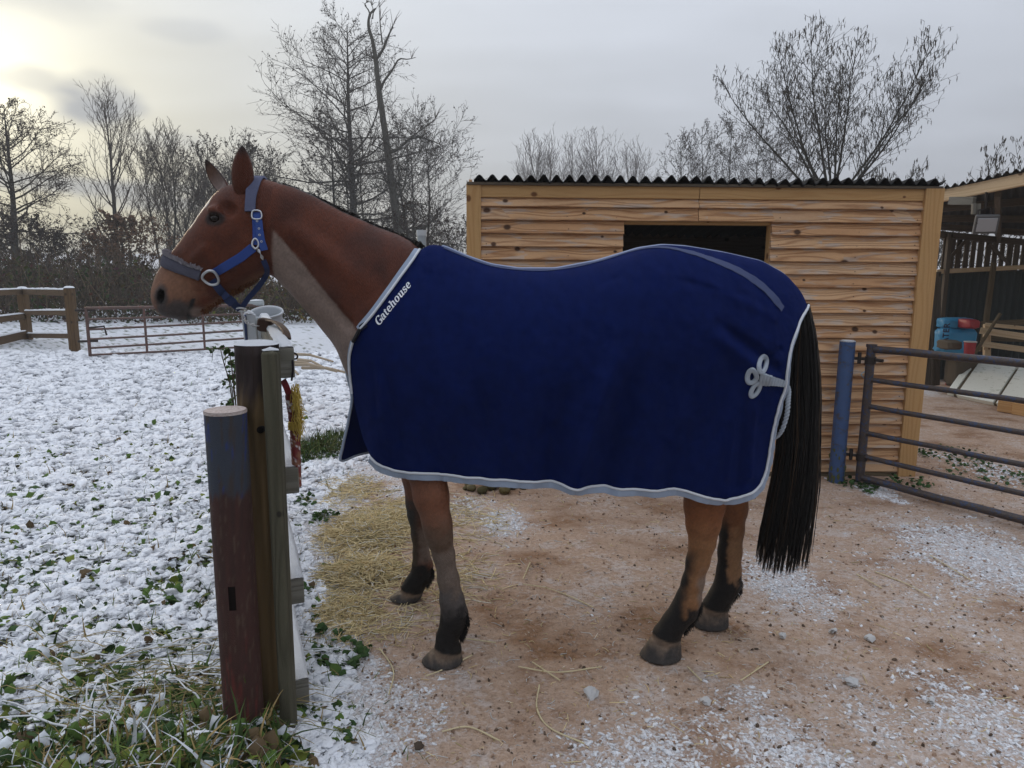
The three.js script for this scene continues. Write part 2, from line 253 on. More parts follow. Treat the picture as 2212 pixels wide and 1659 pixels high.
// rough grass under a broken cover of snow
const fieldLift = (x, z) => sst(0.1, -0.35, inYard(x, z));
const nearPipe = (x, z) => Math.exp(-(((x + 0.95) / 0.5) ** 2 + ((z + 1.7) / 0.34) ** 2));
const bare = (x, z) => { const d = -z; return sst(0.02, -0.14, x + 0.7 - 0.41 * (z + 2.12)) * clamp(0.5 * nearPipe(x, z) + 0.3 * sst(-1.7, -0.9, x) * sst(2.7, 1.9, d) + 0.12); };
const fieldH = (x, z) => { const k = fieldLift(x, z); return -0.045 + k * (0.06 + 0.03 * fbm(x * 2.1, z * 2.1, 3) + 0.03 * fbm(x * 8, z * 8, 3, n2b) + 0.012 * n2(x * 27, z * 27) + 0.1 * nearPipe(x, z)) + 0.02 * sst(8, 13, -z); };
{
  const mb = new MB(), NX = 360, NZ = 380;
  for (let j = 0; j <= NZ; j++) {
    const d = 1.1 * Math.pow(30, j / NZ), xr = d < 7 ? edgeX(-d) + 0.4 : lerp(edgeX(-7) + 0.4, 8, sst(7, 14, d)), xl = -0.9 * d - 1.2;
    for (let i = 0; i <= NX; i++) {
      const x = lerp(xl, xr, i / NX), z = -d, y = fieldH(x, z);
      const q = 0.6 * fbm(x * 8, z * 8, 3, n2b) + 0.5 * n2(x * 27, z * 27) + 0.3 * n2b(x * 60, z * 60) + 0.35 * fbm(x * 1.7, z * 1.7, 2), s = sst(-0.2, 0.12, q + 0.25 + 0.2 * sst(4, 9, -z) - 1.1 * bare(x, z)), t = 0.5 + 0.5 * n2b(x * 5, z * 5), u = 0.5 + 0.5 * n2(x * 40, z * 40);
      const g0 = [lerp(0.06, 0.15, t * u), lerp(0.085, 0.12, t * 0.6), lerp(0.025, 0.06, t)];
      mb.v(x, y, z, 0, 1, 0, x, z, [lerp(g0[0], 0.78, s), lerp(g0[1], 0.8, s), lerp(g0[2], 0.84, s)]);
    }
  }
  for (let j = 0; j < NZ; j++) for (let i = 0; i < NX; i++) { const a = j * (NX + 1) + i, b = a + NX + 1; mb.i.push(a, a + 1, b, b, a + 1, b + 1); }
  const g = mb.geo(); g.computeVertexNormals();
  struct('snowy_field', g, new THREE.MeshPhysicalMaterial({ vertexColors: true, roughness: 0.92, specularIntensity: 0.3, bumpMap: rep(snowBump, 2.2, 2.2), bumpScale: 0.012, side: THREE.DoubleSide }), 'rough grass field under thin broken snow', 'field');
}
{ // land to the horizon and the low snowy rise beyond the trees
  const mb = new MB(), NX = 120, NZ = 60;
  for (let j = 0; j <= NZ; j++) { const d = -40 + 900 * Math.pow(j / NZ, 2); for (let i = 0; i <= NX; i++) { const x = -700 + 1400 * i / NX, z = -d; const far = sst(90, 420, d), y = -0.09 + far * (9 + 5 * fbm(x * 0.004, z * 0.006, 3)) ; const f = fbm(x * 0.02, z * 0.03, 3), hed = sst(0.62, 0.75, Math.abs(fbm(x * 0.006 + 3, z * 0.02, 2)) * 1.4 + 0.35 * f), s = sst(40, 60, d) * (1 - hed) * 0.95 + 0.1; mb.v(x, y, z, 0, 1, 0, x, z, [lerp(0.06, 0.62, s), lerp(0.065, 0.64, s), lerp(0.05, 0.68, s)]); } }
  for (let j = 0; j < NZ; j++) for (let i = 0; i < NX; i++) { const a = j * (NX + 1) + i, b = a + NX + 1; mb.i.push(a, a + 1, b, b, a + 1, b + 1); }
  const g = mb.geo(); g.computeVertexNormals();
  struct('ground', g, new THREE.MeshStandardMaterial({ vertexColors: true, roughness: 1, side: THREE.DoubleSide }), 'open land with snowy far fields', 'ground');
}

// ---------------------------------------------------------------- timber field shelter
{
  const Rc = gr(1966, 1026), zL = Rc.z * 0.984, Lp = at(1011, 900, zL); Lp.y = 0;
  const ex = Rc.clone().sub(Lp); ex.y = 0; const LEN = ex.length(); ex.normalize(); const en = V(-ex.z, 0, ex.x);
  if (en.z < 0) en.negate();
  const fr = (u, y, w) => Lp.clone().addScaledVector(ex, u).addScaledVector(en, w).setY(y);
  const uOf = (px, py) => { const r = ray(px, py), o = camera.position, t = en.dot(Lp.clone().sub(o)) / en.dot(r); return o.clone().addScaledVector(r, t).sub(Lp).dot(ex); };
  const hOf = (px, py) => { const r = ray(px, py), o = camera.position, t = en.dot(Lp.clone().sub(o)) / en.dot(r); return o.y + r.y * t; };
  const TOP = hOf(1500, 403), D0 = uOf(1345, 520), D1 = uOf(1663, 520), DT = hOf(1500, 487), J = uOf(1508, 440), UL = uOf(1037, 500), UR = uOf(1984, 500);
  const S = thing('field_shelter', 'larch-boarded timber field shelter with black corrugated roof and dark doorway', 'shelter', Lp.clone());
  const basis = new THREE.Matrix4().makeBasis(ex, V(0, 1, 0), en);
  const boardGeo = (len, hgt, sd) => {     // feather-edged board, proud at its lower edge, slightly wavy
    const r = rng(sd), n = Math.max(3, Math.round(len / 0.12)), mb = new MB(), o1 = r() * 9, u0 = r() * 1.6, v0 = r() * 0.4;
    const prof = (x) => { const wv = 0.0022 * n2(x * 2.3 + o1, sd), w2 = 0.0035 * n2b(x * 1.1, sd * 3.1); return [[0.001, -0.004], [0 + wv, 0.034 + w2], [0.004 + wv, 0.037 + w2], [hgt, 0.003], [hgt, -0.004]]; };
    for (let s = 0; s < 4; s++) { const b = mb.p.length / 3; for (let k = 0; k <= n; k++) { const x = k / n * len, p = prof(x), [ya, wa] = p[s], [yb, wb] = p[s + 1], ny = -(wb - wa), nw = yb - ya, L = Math.hypot(ny, nw) || 1; mb.v(x, ya, wa, 0, ny / L * -1 * (s === 0 ? 1 : -1), Math.abs(nw / L), u0 + x, v0 + (s === 2 ? 0 : ya)); mb.v(x, yb, wb, 0, ny / L * (s === 0 ? -1 : 1), Math.abs(nw / L), u0 + x, v0 + (s === 2 ? hgt : yb)); } for (let k = 0; k < n; k++) { const a = b + k * 2; mb.i.push(a, a + 2, a + 1, a + 1, a + 2, a + 3); } }
    for (const [x, q] of [[0, -1], [len, 1]]) { const b = mb.p.length / 3, p = prof(x); for (const [y, w] of p) mb.v(x, y, w, q, 0, 0, u0 + w, v0 + y); for (let k = 1; k < 4; k++) mb.i.push(b, b + k, b + k + 1); }
    const g = mb.geo(); g.computeVertexNormals(); return g;
  };
  let sd = 100;
  const board = (u0, u1, y, h) => { const g = boardGeo(u1 - u0, h + 0.012, ++sd); g.applyMatrix4(basis); const m = shade(new THREE.Mesh(g, M.larch[(sd * 7 + (sd >> 1)) % 4])); m.name = 'board'; m.position.copy(fr(u0, y, 0).sub(S.position)); S.add(m); };
  const P = 0.0915, trimH = 0.088, y1 = TOP - trimH;
  let k = 0;
  for (let y = y1 - 0.062; y > 0.02; y -= k === 0 ? 0 : P, k++) {
    const hh = k === 0 ? 0.062 : P, yy = k === 0 ? y : y;
    if (k === 0) { board(UL, J - 0.002, yy, hh); board(J + 0.002, UR, yy, hh); y -= P; board(UL, J - 0.002, y, P); board(J + 0.002, UR, y, P); continue; }
    board(UL, D0 + 0.006 * (R0() - 0.5), yy, hh); board(D1 + 0.004 * (R0() - 0.5), UR, yy, hh);
  }
  const solid = (name, m, u, y, w, a, b, c, r) => { const g = shiftUV(beam(a, b, c, r), R0() * 4, R0() * 4); g.applyMatrix4(basis); const q = shade(new THREE.Mesh(g, m)); q.name = name; q.position.copy(fr(u, y, w).sub(S.position)); S.add(q); return q; };
  solid('trim_board', M.frame, (UL + J) / 2, TOP - trimH / 2, 0.016, J - UL - 0.003, trimH, 0.026);
  solid('trim_board', M.frame, (J + UR) / 2, TOP - trimH / 2, 0.016, UR - J - 0.003, trimH, 0.026);
  solid('corner_post', M.frame, UL / 2 + 0.002, TOP / 2, -0.01, UL + 0.012, TOP, 0.1);
  solid('corner_post', M.frame, (UR + LEN) / 2 + 0.004, TOP / 2, 0.0, LEN - UR + 0.012, TOP, 0.1);
  solid('door_jamb', M.frame, D0 - 0.035, TOP / 2 - 0.1, -0.04, 0.06, TOP - 0.25, 0.07);
  solid('door_jamb', M.frame, D1 + 0.022, TOP / 2 - 0.1, -0.04, 0.05, TOP - 0.25, 0.07);
  solid('door_lintel', M.frame, (D0 + D1) / 2, DT + 0.03, -0.045, D1 - D0, 0.05, 0.06);
  const DEP = 2.2;
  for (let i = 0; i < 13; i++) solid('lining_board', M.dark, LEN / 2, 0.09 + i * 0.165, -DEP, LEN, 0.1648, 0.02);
  for (const u of [0.02, LEN - 0.02]) for (let i = 0; i < 13; i++) solid('side_board', M.larch[i % 4], u, 0.09 + i * 0.165, -DEP / 2 - 0.03, 0.022, 0.1648, DEP - 0.1);
  solid('rafter', M.frame, LEN / 2, TOP - 0.1, -DEP * 0.5, LEN - 0.1, 0.09, 0.05); solid('rafter', M.frame, LEN * 0.5, TOP - 0.1, -DEP * 0.9, LEN - 0.1, 0.09, 0.05);
  { const nb = new MB(), rn = rng(71); for (let y = 0.06; y < TOP - 0.14; y += P) for (const u of [UL + 0.04, UL + 0.62, D0 - 0.05, D1 + 0.05, D1 + 0.62, UR - 0.04]) { if (u > D0 && u < D1) continue; const q = fr(u + (rn() - 0.5) * 0.02, y + (rn() - 0.5) * 0.02, 0.029); nb.tube([q, q.clone().addScaledVector(en, 0.003)], 0.0035, 6); } part(S, 'nail_heads', nb.geo(), M.darkIron).userData.kind = 'stuff'; }
  // roof: black corrugated sheets, lapped
  const roofM = mat(0.016, 0.016, 0.017, 0.85, { bumpMap: rep(snowBump, 6, 6), bumpScale: 0.002 });
  const U0 = -0.0 + uOf(1024, 390), U1 = uOf(2029, 398), n = 4, pitch = 0.0885;
  for (let s = 0; s < n; s++) {
    const a = lerp(U0, U1, s / n) - (s ? 0.03 : 0), b = lerp(U0, U1, (s + 1) / n), mb = new MB(), N = Math.round((b - a) / pitch * 14), lift = (s % 2) * 0.004;
    const prof = (u) => { const amp = 0.021 * (1 + 0.16 * n2(Math.round(u / pitch) * 1.7, 4)); return TOP + 0.033 + lift + 0.007 * n2b(u * 1.3, 2) + amp * Math.pow(Math.abs(0.5 + 0.5 * Math.cos(u / pitch * 6.2832)), 0.85) * 2 - amp; };
    for (const [th] of [[0.004], [-0.004]]) { const base = mb.p.length / 3; for (let i = 0; i <= N; i++) { const u = lerp(a, b, i / N); for (const [w, dy] of [[0.075, 0], [-DEP - 0.1, -0.26]]) { const p = fr(u, prof(u) + th + dy + 0.003 * n2(u * 9, 3), w + 0.012 * n2(u * 1.9, 8)); mb.v(p.x, p.y, p.z, 0, 1, 0, u, w); } } for (let i = 0; i < N; i++) { const q = base + i * 2; mb.i.push(q, q + 1, q + 2, q + 2, q + 1, q + 3); } }
    const base2 = (N + 1) * 2; for (let i = 0; i < N; i++) mb.i.push(i * 2, i * 2 + 2, base2 + i * 2, base2 + i * 2, i * 2 + 2, base2 + i * 2 + 2);
    const g = mb.geo(); g.computeVertexNormals(); part(S, 'roof_sheet', g, roofM);
  }
  solid('roof_batten', M.dark, LEN / 2, TOP + 0.003, 0.02, LEN, 0.02, 0.06);
  const K = solid('footing_sleeper', M.old, LEN / 2, 0.02, 0.0, LEN - 0.02, 0.07, 0.06); K.userData.label = 'dark low sill along the shelter foot';
}
// grey capped post standing just behind the horse's withers
{ const b = at(911, 540, -4.4), t = at(911, 497, -4.4), p = thing('steel_post', 'pale grey round post top showing above the horse\'s withers', 'post', V(b.x, 0, b.z)); const mb = new MB(), r = 11 * mpp(b); mb.tube([V(b.x, 0, b.z), V(b.x, t.y - 0.02, b.z)], r * 0.93, 18); part(p, 'shaft', mb.geo(), M.galv = mat(0.36, 0.39, 0.4, 0.5, { metalness: 0.2, bumpMap: rep(snowBump, 5, 5), bumpScale: 0.001 })); const c = new MB(); c.tube([V(b.x, t.y - 0.035, b.z), V(b.x, t.y - 0.004, b.z), V(b.x, t.y, b.z)], [r, r, r * 0.9], 18); part(p, 'cap', c.geo(), mat(0.5, 0.52, 0.53, 0.6)); }

// ---------------------------------------------------------------- blue gate and its post
{
  const b = gr(1802, 1040), r = 0.5 * 31 * mpp(b), h = at(1831, 737, b.z).y;
  const p = thing('gate_post', 'stout blue steel gate post with rime on its top', 'post', V(b.x, 0, b.z));
  const tp = at(1831, 737, b.z), axis = V(b.x + 0.012, 0, b.z);
  const mb = new MB(); mb.tube([V(axis.x, -0.05, b.z), V(axis.x, h * 0.5, b.z), V(axis.x, h, b.z)], r, 24, { open: true }); part(p, 'tube', mb.geo(), M.bluePost);
  const c = new MB(); c.tube([V(axis.x, h - 0.004, b.z), V(axis.x, h + 0.004, b.z), V(axis.x, h + 0.007, b.z)], [r * 1.0, r * 1.0, r * 0.8], 24); part(p, 'cap', c.geo(), M.snow);
  const moss = new MB(); for (let k = 0; k < 60; k++) { const a = R0() * 6.28, y = Math.pow(R0(), 2.5) * 0.26, q = V(axis.x + Math.cos(a) * r, y, b.z + Math.sin(a) * r), s = 0.006 + R0() * 0.012; moss.tube([q.clone().add(V(0, -s, 0)), q, q.clone().add(V(0, s, 0))], [s * 0.3, s * 0.6, s * 0.25], 5); } part(p, 'moss', moss.geo(), mat(0.09, 0.1, 0.04, 0.95)).userData.kind = 'stuff';
  // gate: hinge stile at A, closing end out of view at B
  const A0 = gr(1856, 1046), Bq = at(2212, 1000, A0.z * 0.826), dir = Bq.clone().sub(A0).setY(0).normalize(), LENG = 3.0, hA = at(1873, 746, A0.z).y;
  const G = thing('tube_gate', 'dark blue six-bar tube steel gate in front of the barn', 'gate', V(A0.x, 0, A0.z));
  const q = (s, y) => V(A0.x + dir.x * s, y, A0.z + dir.z * s);
  const st = new MB(); st.tube([q(0, 0.03), q(0, hA)], 0.03, 16); part(G, 'hinge_stile', st.geo(), M.blueGate);
  const cp = new MB(); cp.tube([q(0, hA - 0.012), q(0, hA + 0.008)], 0.036, 16); part(G, 'stile_cap', cp.geo(), M.blueGate);
  const st2 = new MB(); st2.tube([q(LENG, 0.05), q(LENG, hA)], 0.028, 14); part(G, 'closing_stile', st2.geo(), M.blueGate);
  const ys = [[753, 0.026], [820, 0.018], [877, 0.018], [934, 0.018], [985, 0.018], [1031, 0.026]].map(([y, rr]) => [at(1866, y, A0.z).y, rr]);
  for (const [y, rr] of ys) { const m2 = new MB(); const pts = []; for (let k = 0; k <= 12; k++) pts.push(q(0.025 + (LENG - 0.05) * k / 12, y + 0.004 * n2(k * 0.4, y * 9))); m2.tube(pts, rr, 14); part(G, 'bar', m2.geo(), M.blueGate); }
  const br = new MB(); br.tube([q(LENG * 0.55, ys[0][0]), q(LENG * 0.55 + 0.001, ys[5][0])], 0.018, 10); part(G, 'upright', br.geo(), M.blueGate);
  for (const y of [at(1870, 776, A0.z).y, at(1850, 985, A0.z).y]) {
    const hh = new MB(), pA = V(axis.x + r * 0.9, y, b.z + 0.01), pB = q(0, y);
    hh.tube([pA, pA.clone().lerp(pB, 0.5), pB], 0.011, 8); const hk = part(G, 'hinge', hh.geo(), M.darkIron);
    const pin = new MB(), pm = pA.clone().lerp(pB, 0.3); pin.tube([pm.clone().add(V(0, -0.035, 0.01)), pm.clone().add(V(0, 0.045, 0.01))], 0.013, 8); part(hk, 'hinge_pin', pin.geo(), M.darkIron);
    const sl = new MB(); sl.tube([q(-0.032, y - 0.03), q(-0.032, y + 0.03)].map((v) => v), 0.004, 6); sl.tube([q(0, y - 0.032), q(0, y + 0.018)], 0.037, 16); sl.tube([q(0, y), q(0.09, y - 0.002)], 0.012, 8); part(hk, 'hinge_sleeve', sl.geo(), M.darkIron);
  }
  const tw = new MB(), rt = rng(5), pm = q(-0.04, hA - 0.16); let pp = pm.clone(), pts = []; for (let k = 0; k < 9; k++) { pts.push(pp.clone()); pp.add(V((rt() - 0.5) * 0.05, -0.016, (rt() - 0.5) * 0.03)); } tw.tube(curve(pts, 26), 0.0035, 5); const twm = shade(new THREE.Mesh(tw.geo(), mat(0.22, 0.36, 0.46, 0.7))); twm.name = 'baler_twine'; twm.geometry.translate(-pm.x, -pm.y, -pm.z); twm.position.copy(pm); scene.add(tagIt(twm, 'frayed pale blue twine hanging between gate post and gate', 'twine'));
}

// ---------------------------------------------------------------- open-fronted barn on the right
{
  const A = at(2016, 416, -7.3), B = at(2212, 374, -6.5), C = A.clone().addScaledVector(B.clone().sub(A), 2.6), zb = -9.9;
  const b0 = at(1990, 484, zb), b1 = at(2212, 503, zb), b2 = b0.clone().addScaledVector(b1.clone().sub(b0), 2.4);
  const S = thing('open_barn', 'dark open-fronted barn with corrugated roof and slatted back wall', 'barn', V(A.x, 0, A.z));
  const A0 = A.clone().addScaledVector(B.clone().sub(A), -0.12);
  part(S, 'fascia_beam', timber(A0.clone().add(V(0, -0.055, 0)), C.clone().add(V(0, -0.055, 0)), 0.115, 0.05), M.pallet);
  // roof sheets
  const rm = mat(0.05, 0.05, 0.05, 0.9), NS = 4;
  for (let s = 0; s < NS; s++) {
    const mb = new MB(), N = 70; for (const th of [0.003, -0.003]) { const base = mb.p.length / 3; for (let i = 0; i <= N; i++) { const t = lerp(s / NS, (s + 1) / NS, i / N); const f = A0.clone().lerp(C, t), bk = b0.clone().lerp(b2, t), u = f.distanceTo(A0), wv = 0.016 * Math.cos(u / 0.082 * 6.283) + 0.02 + th + (s % 2) * 0.004, fr2 = f.clone().addScaledVector(bk.clone().sub(f).normalize(), -0.07); mb.v(fr2.x, fr2.y + wv, fr2.z, 0, 1, 0, u, 0); mb.v(bk.x, bk.y + wv, bk.z, 0, 1, 0, u, 3); } for (let i = 0; i < N; i++) { const q = base + i * 2; mb.i.push(q, q + 1, q + 2, q + 2, q + 1, q + 3); } }
    const o = (N + 1) * 2; for (let i = 0; i < N; i++) mb.i.push(i * 2, i * 2 + 2, o + i * 2, o + i * 2, i * 2 + 2, o + i * 2 + 2);
    const g = mb.geo(); g.computeVertexNormals(); part(S, 'roof_sheet', g, rm);
  }
  const lay = (t, d) => { const f = A0.clone().lerp(C, t), k = b0.clone().lerp(b2, t); return f.lerp(k, d); };
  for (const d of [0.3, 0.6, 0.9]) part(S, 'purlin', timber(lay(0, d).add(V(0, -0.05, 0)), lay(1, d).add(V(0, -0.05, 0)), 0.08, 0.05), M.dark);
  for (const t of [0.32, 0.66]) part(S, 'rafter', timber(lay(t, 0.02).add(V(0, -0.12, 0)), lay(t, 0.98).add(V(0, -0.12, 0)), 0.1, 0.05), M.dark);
  part(S, 'batten_block', timber(at(2052, 434, -7.05), at(2105, 434, -6.85), 0.075, 0.06), M.grey);
  for (const x of [2104, 2113]) part(S, 'bracket', timber(at(x, 440, -6.82), at(x - 1, 463, -6.82), 0.035, 0.035, V(1, 0, 0)), M.grey);
  // back wall: beam, hit-and-miss slats, rail, sheeting below
  const bx = (px) => at(px, 560, zb).x, yT = at(2050, 508, zb).y, yB = at(2050, 578, zb).y;
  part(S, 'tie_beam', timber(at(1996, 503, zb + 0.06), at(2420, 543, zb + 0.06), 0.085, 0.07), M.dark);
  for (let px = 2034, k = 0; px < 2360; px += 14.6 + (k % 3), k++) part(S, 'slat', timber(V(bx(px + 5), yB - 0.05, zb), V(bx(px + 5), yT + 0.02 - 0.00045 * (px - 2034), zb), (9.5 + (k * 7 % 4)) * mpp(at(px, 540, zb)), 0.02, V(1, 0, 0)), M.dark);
  part(S, 'brace', timber(at(2040, 570, zb + 0.05), at(2086, 520, zb + 0.05), 0.045, 0.03), M.dark);
  part(S, 'brace', timber(at(2138, 528, zb + 0.05), at(2180, 570, zb + 0.05), 0.045, 0.03), M.dark);
  part(S, 'wall_rail', timber(at(2022, 587, zb + 0.09), at(2420, 566, zb + 0.09), 0.062, 0.05), M.pallet);
  part(S, 'barn_post', timber(V(bx(2037), 0, zb + 0.12), V(bx(2035), at(2035, 505, zb).y, zb + 0.12), 0.06, 0.06, V(1, 0, 0)), M.dark);
  part(S, 'prop_timber', timber(at(2147, 568, zb + 0.3), at(2121, 760, zb + 0.5), 0.06, 0.045, V(1, 0, 0)), M.old);
  const sheet = mat(0.055, 0.065, 0.062, 0.75);
  for (let s = 0; s < 5; s++) { const mb = new MB(), N = 48, xa = bx(2024) + s * 0.8, yy = yB - 0.03; for (let i = 0; i <= N; i++) { const x = xa + 0.8 * i / N, z = zb + 0.02 * Math.cos(i / N * 0.8 / 0.1 * 6.283); mb.v(x, 0, z, 0, 0, 1, x, 0); mb.v(x, yy, z, 0, 0, 1, x, yy); } for (let i = 0; i < N; i++) mb.i.push(i * 2, i * 2 + 2, i * 2 + 1, i * 2 + 1, i * 2 + 2, i * 2 + 3); const g = mb.geo(); g.computeVertexNormals(); part(S, 'cladding_sheet', g, sheet); }
  // unseen right-hand end, added to keep daylight out of the barn interior
  for (let k = 0; k < 11; k++) part(S, 'added_end_board', timber(V(b2.x, 0, lerp(zb, C.z - 0.05, k / 10)), V(b2.x - 0.0, 2.2, lerp(zb, C.z - 0.05, k / 10)), 0.34, 0.02, V(0, 0, 1)), M.dark);
  // dark sheet leaning between shelter and barn
  { const p0 = gr(2002, 842), bd = thing('dark_board', 'tall near-black board leaning between shelter and barn', 'board', V(p0.x, 0, p0.z)), zz = p0.z - 0.2; part(bd, 'panel', timber(at(2009, 836, zz).setY(0.02), at(2012, 588, zz), 40 * mpp(at(2009, 700, zz)), 0.03, V(1, 0, 0)), M.dark); part(bd, 'edge_strip', timber(at(2017, 600, zz + 0.04), at(2013, 835, zz + 0.04).setY(0.05), 0.03, 0.03, V(1, 0, 0)), M.dark); }
  // floodlight under the fascia
  { const c = at(2130, 484, -6.75), f = thing('floodlight', 'square grey floodlight slung under the barn roof edge', 'floodlight', c.clone()); const g = beam(0.2, 0.18, 0.05, 0.012); g.rotateX(0.35); g.rotateY(-0.35); g.translate(c.x, c.y, c.z); part(f, 'housing', g, mat(0.1, 0.1, 0.1, 0.5)); const h = beam(0.16, 0.13, 0.012, 0.004); h.translate(0, 0, 0.03); h.rotateX(0.35); h.rotateY(-0.35); h.translate(c.x, c.y, c.z); part(f, 'lens', h, mat(0.35, 0.35, 0.36, 0.3)); const mb = new MB(); mb.tube([c.clone().add(V(-0.09, 0.0, 0)), c.clone().add(V(-0.07, 0.13, -0.03)), c.clone().add(V(0.05, 0.16, -0.03)), c.clone().add(V(0.09, 0, 0))], 0.01, 6); mb.tube([c.clone().add(V(0, 0.15, -0.03)), c.clone().add(V(-0.01, 0.3, -0.03))], 0.014, 6); part(f, 'bracket', mb.geo(), M.darkIron); }
  // feed sacks
  const sackGeo = (w, h, d, sd) => { const g = new THREE.SphereGeometry(1, 36, 24), p = g.attributes.position; for (let k = 0; k < p.count; k++) { let x = p.getX(k), y = p.getY(k), z = p.getZ(k); const e = 0.42, f = (v) => Math.sign(v) * Math.pow(Math.abs(v), e); const n = 1 + 0.07 * n3(x * 2 + sd, y * 2, z * 2) + 0.03 * n3(x * 5, y * 5 + sd, z * 5); p.setXYZ(k, f(x) * w / 2 * n, f(y) * h / 2 * n, Math.sign(z) * Math.pow(Math.abs(z), 0.75) * d / 2 * n); } g.computeVertexNormals(); return g; };
  const sack = (px0, py0, px1, py1, z, m, label, sd, name = 'feed_sack', cat = 'sack') => { const a = at(px0, py1, z), b = at(px1, py0, z), s = thing(name, label, cat, V((a.x + b.x) / 2, a.y, z)); const g = sackGeo(b.x - a.x, b.y - a.y, 0.3, sd); g.translate((a.x + b.x) / 2, (a.y + b.y) / 2, z - 0.14); part(s, 'bag', g, m); return s; };
  const blue = mat(0.03, 0.2, 0.36, 0.45), red = mat(0.28, 0.025, 0.03, 0.45), brown = mat(0.1, 0.08, 0.058, 0.9);
  sack(2060, 768, 2122, 838, -8.75, brown, 'drab brown sack at the bottom of the barn stack', 9);
  const s1 = sack(2036, 708, 2119, 770, -8.7, blue, 'blue plastic sack with dark upright lettering in the barn', 1);
  sack(2044, 688, 2116, 711, -8.72, blue, 'flat blue sack lying on top of the barn stack', 2);
  sack(2092, 691, 2122, 711, -8.5, red, 'small red and white bag on the blue sacks', 3);
  sack(2048, 737, 2084, 757, -8.35, brown, 'small brown paper sack leaning on the blue sack', 4);
  M.sackText = mat(0.008, 0.02, 0.06, 0.6);
  s1.userData.textAt = null; delete s1.userData.textAt;
  { const font = await new FontLoader().loadAsync('fonts/droid/droid_sans_bold.typeface.json'); const g = new TextGeometry('ATER', { font, size: 0.075, depth: 0.008, curveSegments: 3 }); g.rotateZ(Math.PI / 2); const o = at(2052, 742, -8.5); g.translate(o.x, o.y, -8.545); part(s1, 'lettering', g, M.sackText); }
  { const a = gr(2053, 832), b = at(2053, 778, a.z), d = thing('red_drum', 'dull red plastic drum standing below the blue sacks', 'drum', V(a.x, 0, a.z)), mb = new MB(), rr = 10 * mpp(a); mb.tube([0, 0.02, 0.06, 0.5, 0.9, 0.97, 1].map((t) => V(a.x, lerp(0.0, b.y, t), a.z)), [rr * 0.94, rr, rr * 0.96, rr, rr * 0.96, rr, rr * 0.7], 20); part(d, 'body', mb.geo(), red); const l = new MB(); l.tube([V(a.x, b.y, a.z), V(a.x, b.y + 0.02, a.z)], rr * 0.75, 16); part(d, 'lid', l.geo(), mat(0.03, 0.03, 0.04, 0.5)); }
  { const c = at(2095, 749, -8.25), d = thing('red_bucket', 'red round bucket rim among the barn sacks', 'bucket', V(c.x, c.y - 0.1, c.z)), mb = new MB(); mb.tube([V(c.x, c.y - 0.1, c.z), V(c.x, c.y + 0.06, c.z)], [0.055, 0.065], 18, { open: true }); part(d, 'shell', mb.geo(), red); const r2 = new MB(), lp = []; for (let k = 0; k < 20; k++) lp.push(V(c.x + 0.066 * Math.cos(k / 20 * 6.283), c.y + 0.06, c.z + 0.066 * Math.sin(k / 20 * 6.283))); r2.tube(lp, 0.006, 6, { loop: true }); part(d, 'rim', r2.geo(), mat(0.45, 0.42, 0.4, 0.5)); }
  // slatted crate of pale boards, a stick, white panel, timber blocks
  { const p = at(2118, 770, -9.1), S2 = thing('slatted_crate', 'pale timber crate with wide gapped slats inside the barn', 'crate', V(p.x, 0, p.z)); const rows = [[2128, 701, 2330, 720, 8], [2117, 714, 2330, 744, 14], [2116, 742, 2330, 771, 12]]; for (const [x0, yy0, x1, yy1, h] of rows) { const a = at(x0, yy0, -9.1), b = at(x1, yy1, -8.5); part(S2, 'slat', timber(a, b, h * mpp(a), 0.025), M.pallet); } for (const x of [2132, 2320]) { const zz = x === 2132 ? -9.16 : -8.56; part(S2, 'upright', timber(at(x, 700, zz), at(x, 830, zz).setY(0.0), 0.08, 0.05, V(1, 0, 0)), M.pallet); } for (const [x0, yy0, x1, yy1] of [[2120, 700, 2330, 690], [2120, 730, 2330, 735]]) part(S2, 'rear_slat', timber(at(x0, yy0, -9.5), at(x1, yy1, -9.3), 0.08, 0.025), M.old); }
  { const a = at(2161, 677, -8.95), b = at(2108, 760, -8.9), e = b.clone().addScaledVector(b.clone().sub(a), 0.45); const s = thing('wooden_stick', 'thin wooden pole leaning across the slatted crate', 'pole', e.clone()); part(s, 'pole', timber(a, e, 0.034, 0.03), M.old); }
  { const BL = gr(2046, 855), BR = gr(2290, 906), TL = at(2102, 776, BL.z - 0.42), TR = TL.clone().add(BR.clone().sub(BL)); const s = thing('white_panel', 'big off-white insulated panel leaning flat in the barn mouth', 'panel', BL.clone().setY(0)); const n = BR.clone().sub(BL).cross(TL.clone().sub(BL)).normalize(); if (n.y < 0) n.negate(); const q = (a, b, h) => BL.clone().addScaledVector(BR.clone().sub(BL), a).addScaledVector(TL.clone().sub(BL), b).addScaledVector(n, h);
    const slab = (a0, a1, b0_, b1_, h0, h1) => { const mb = new MB(), P = [q(a0, b0_, h0), q(a1, b0_, h0), q(a1, b1_, h0), q(a0, b1_, h0), q(a0, b0_, h1), q(a1, b0_, h1), q(a1, b1_, h1), q(a0, b1_, h1)]; for (const f of [[4, 5, 6, 7], [0, 1, 5, 4], [1, 2, 6, 5], [2, 3, 7, 6], [3, 0, 4, 7], [3, 2, 1, 0]]) { const nn = P[f[1]].clone().sub(P[f[0]]).cross(P[f[2]].clone().sub(P[f[0]])).normalize(), b = mb.p.length / 3; f.forEach((v, k) => mb.v(P[v].x, P[v].y, P[v].z, nn.x, nn.y, nn.z, k % 2 ? 1 : 0, k > 1 ? 1 : 0)); mb.i.push(b, b + 1, b + 2, b, b + 2, b + 3); } return mb.geo(); };
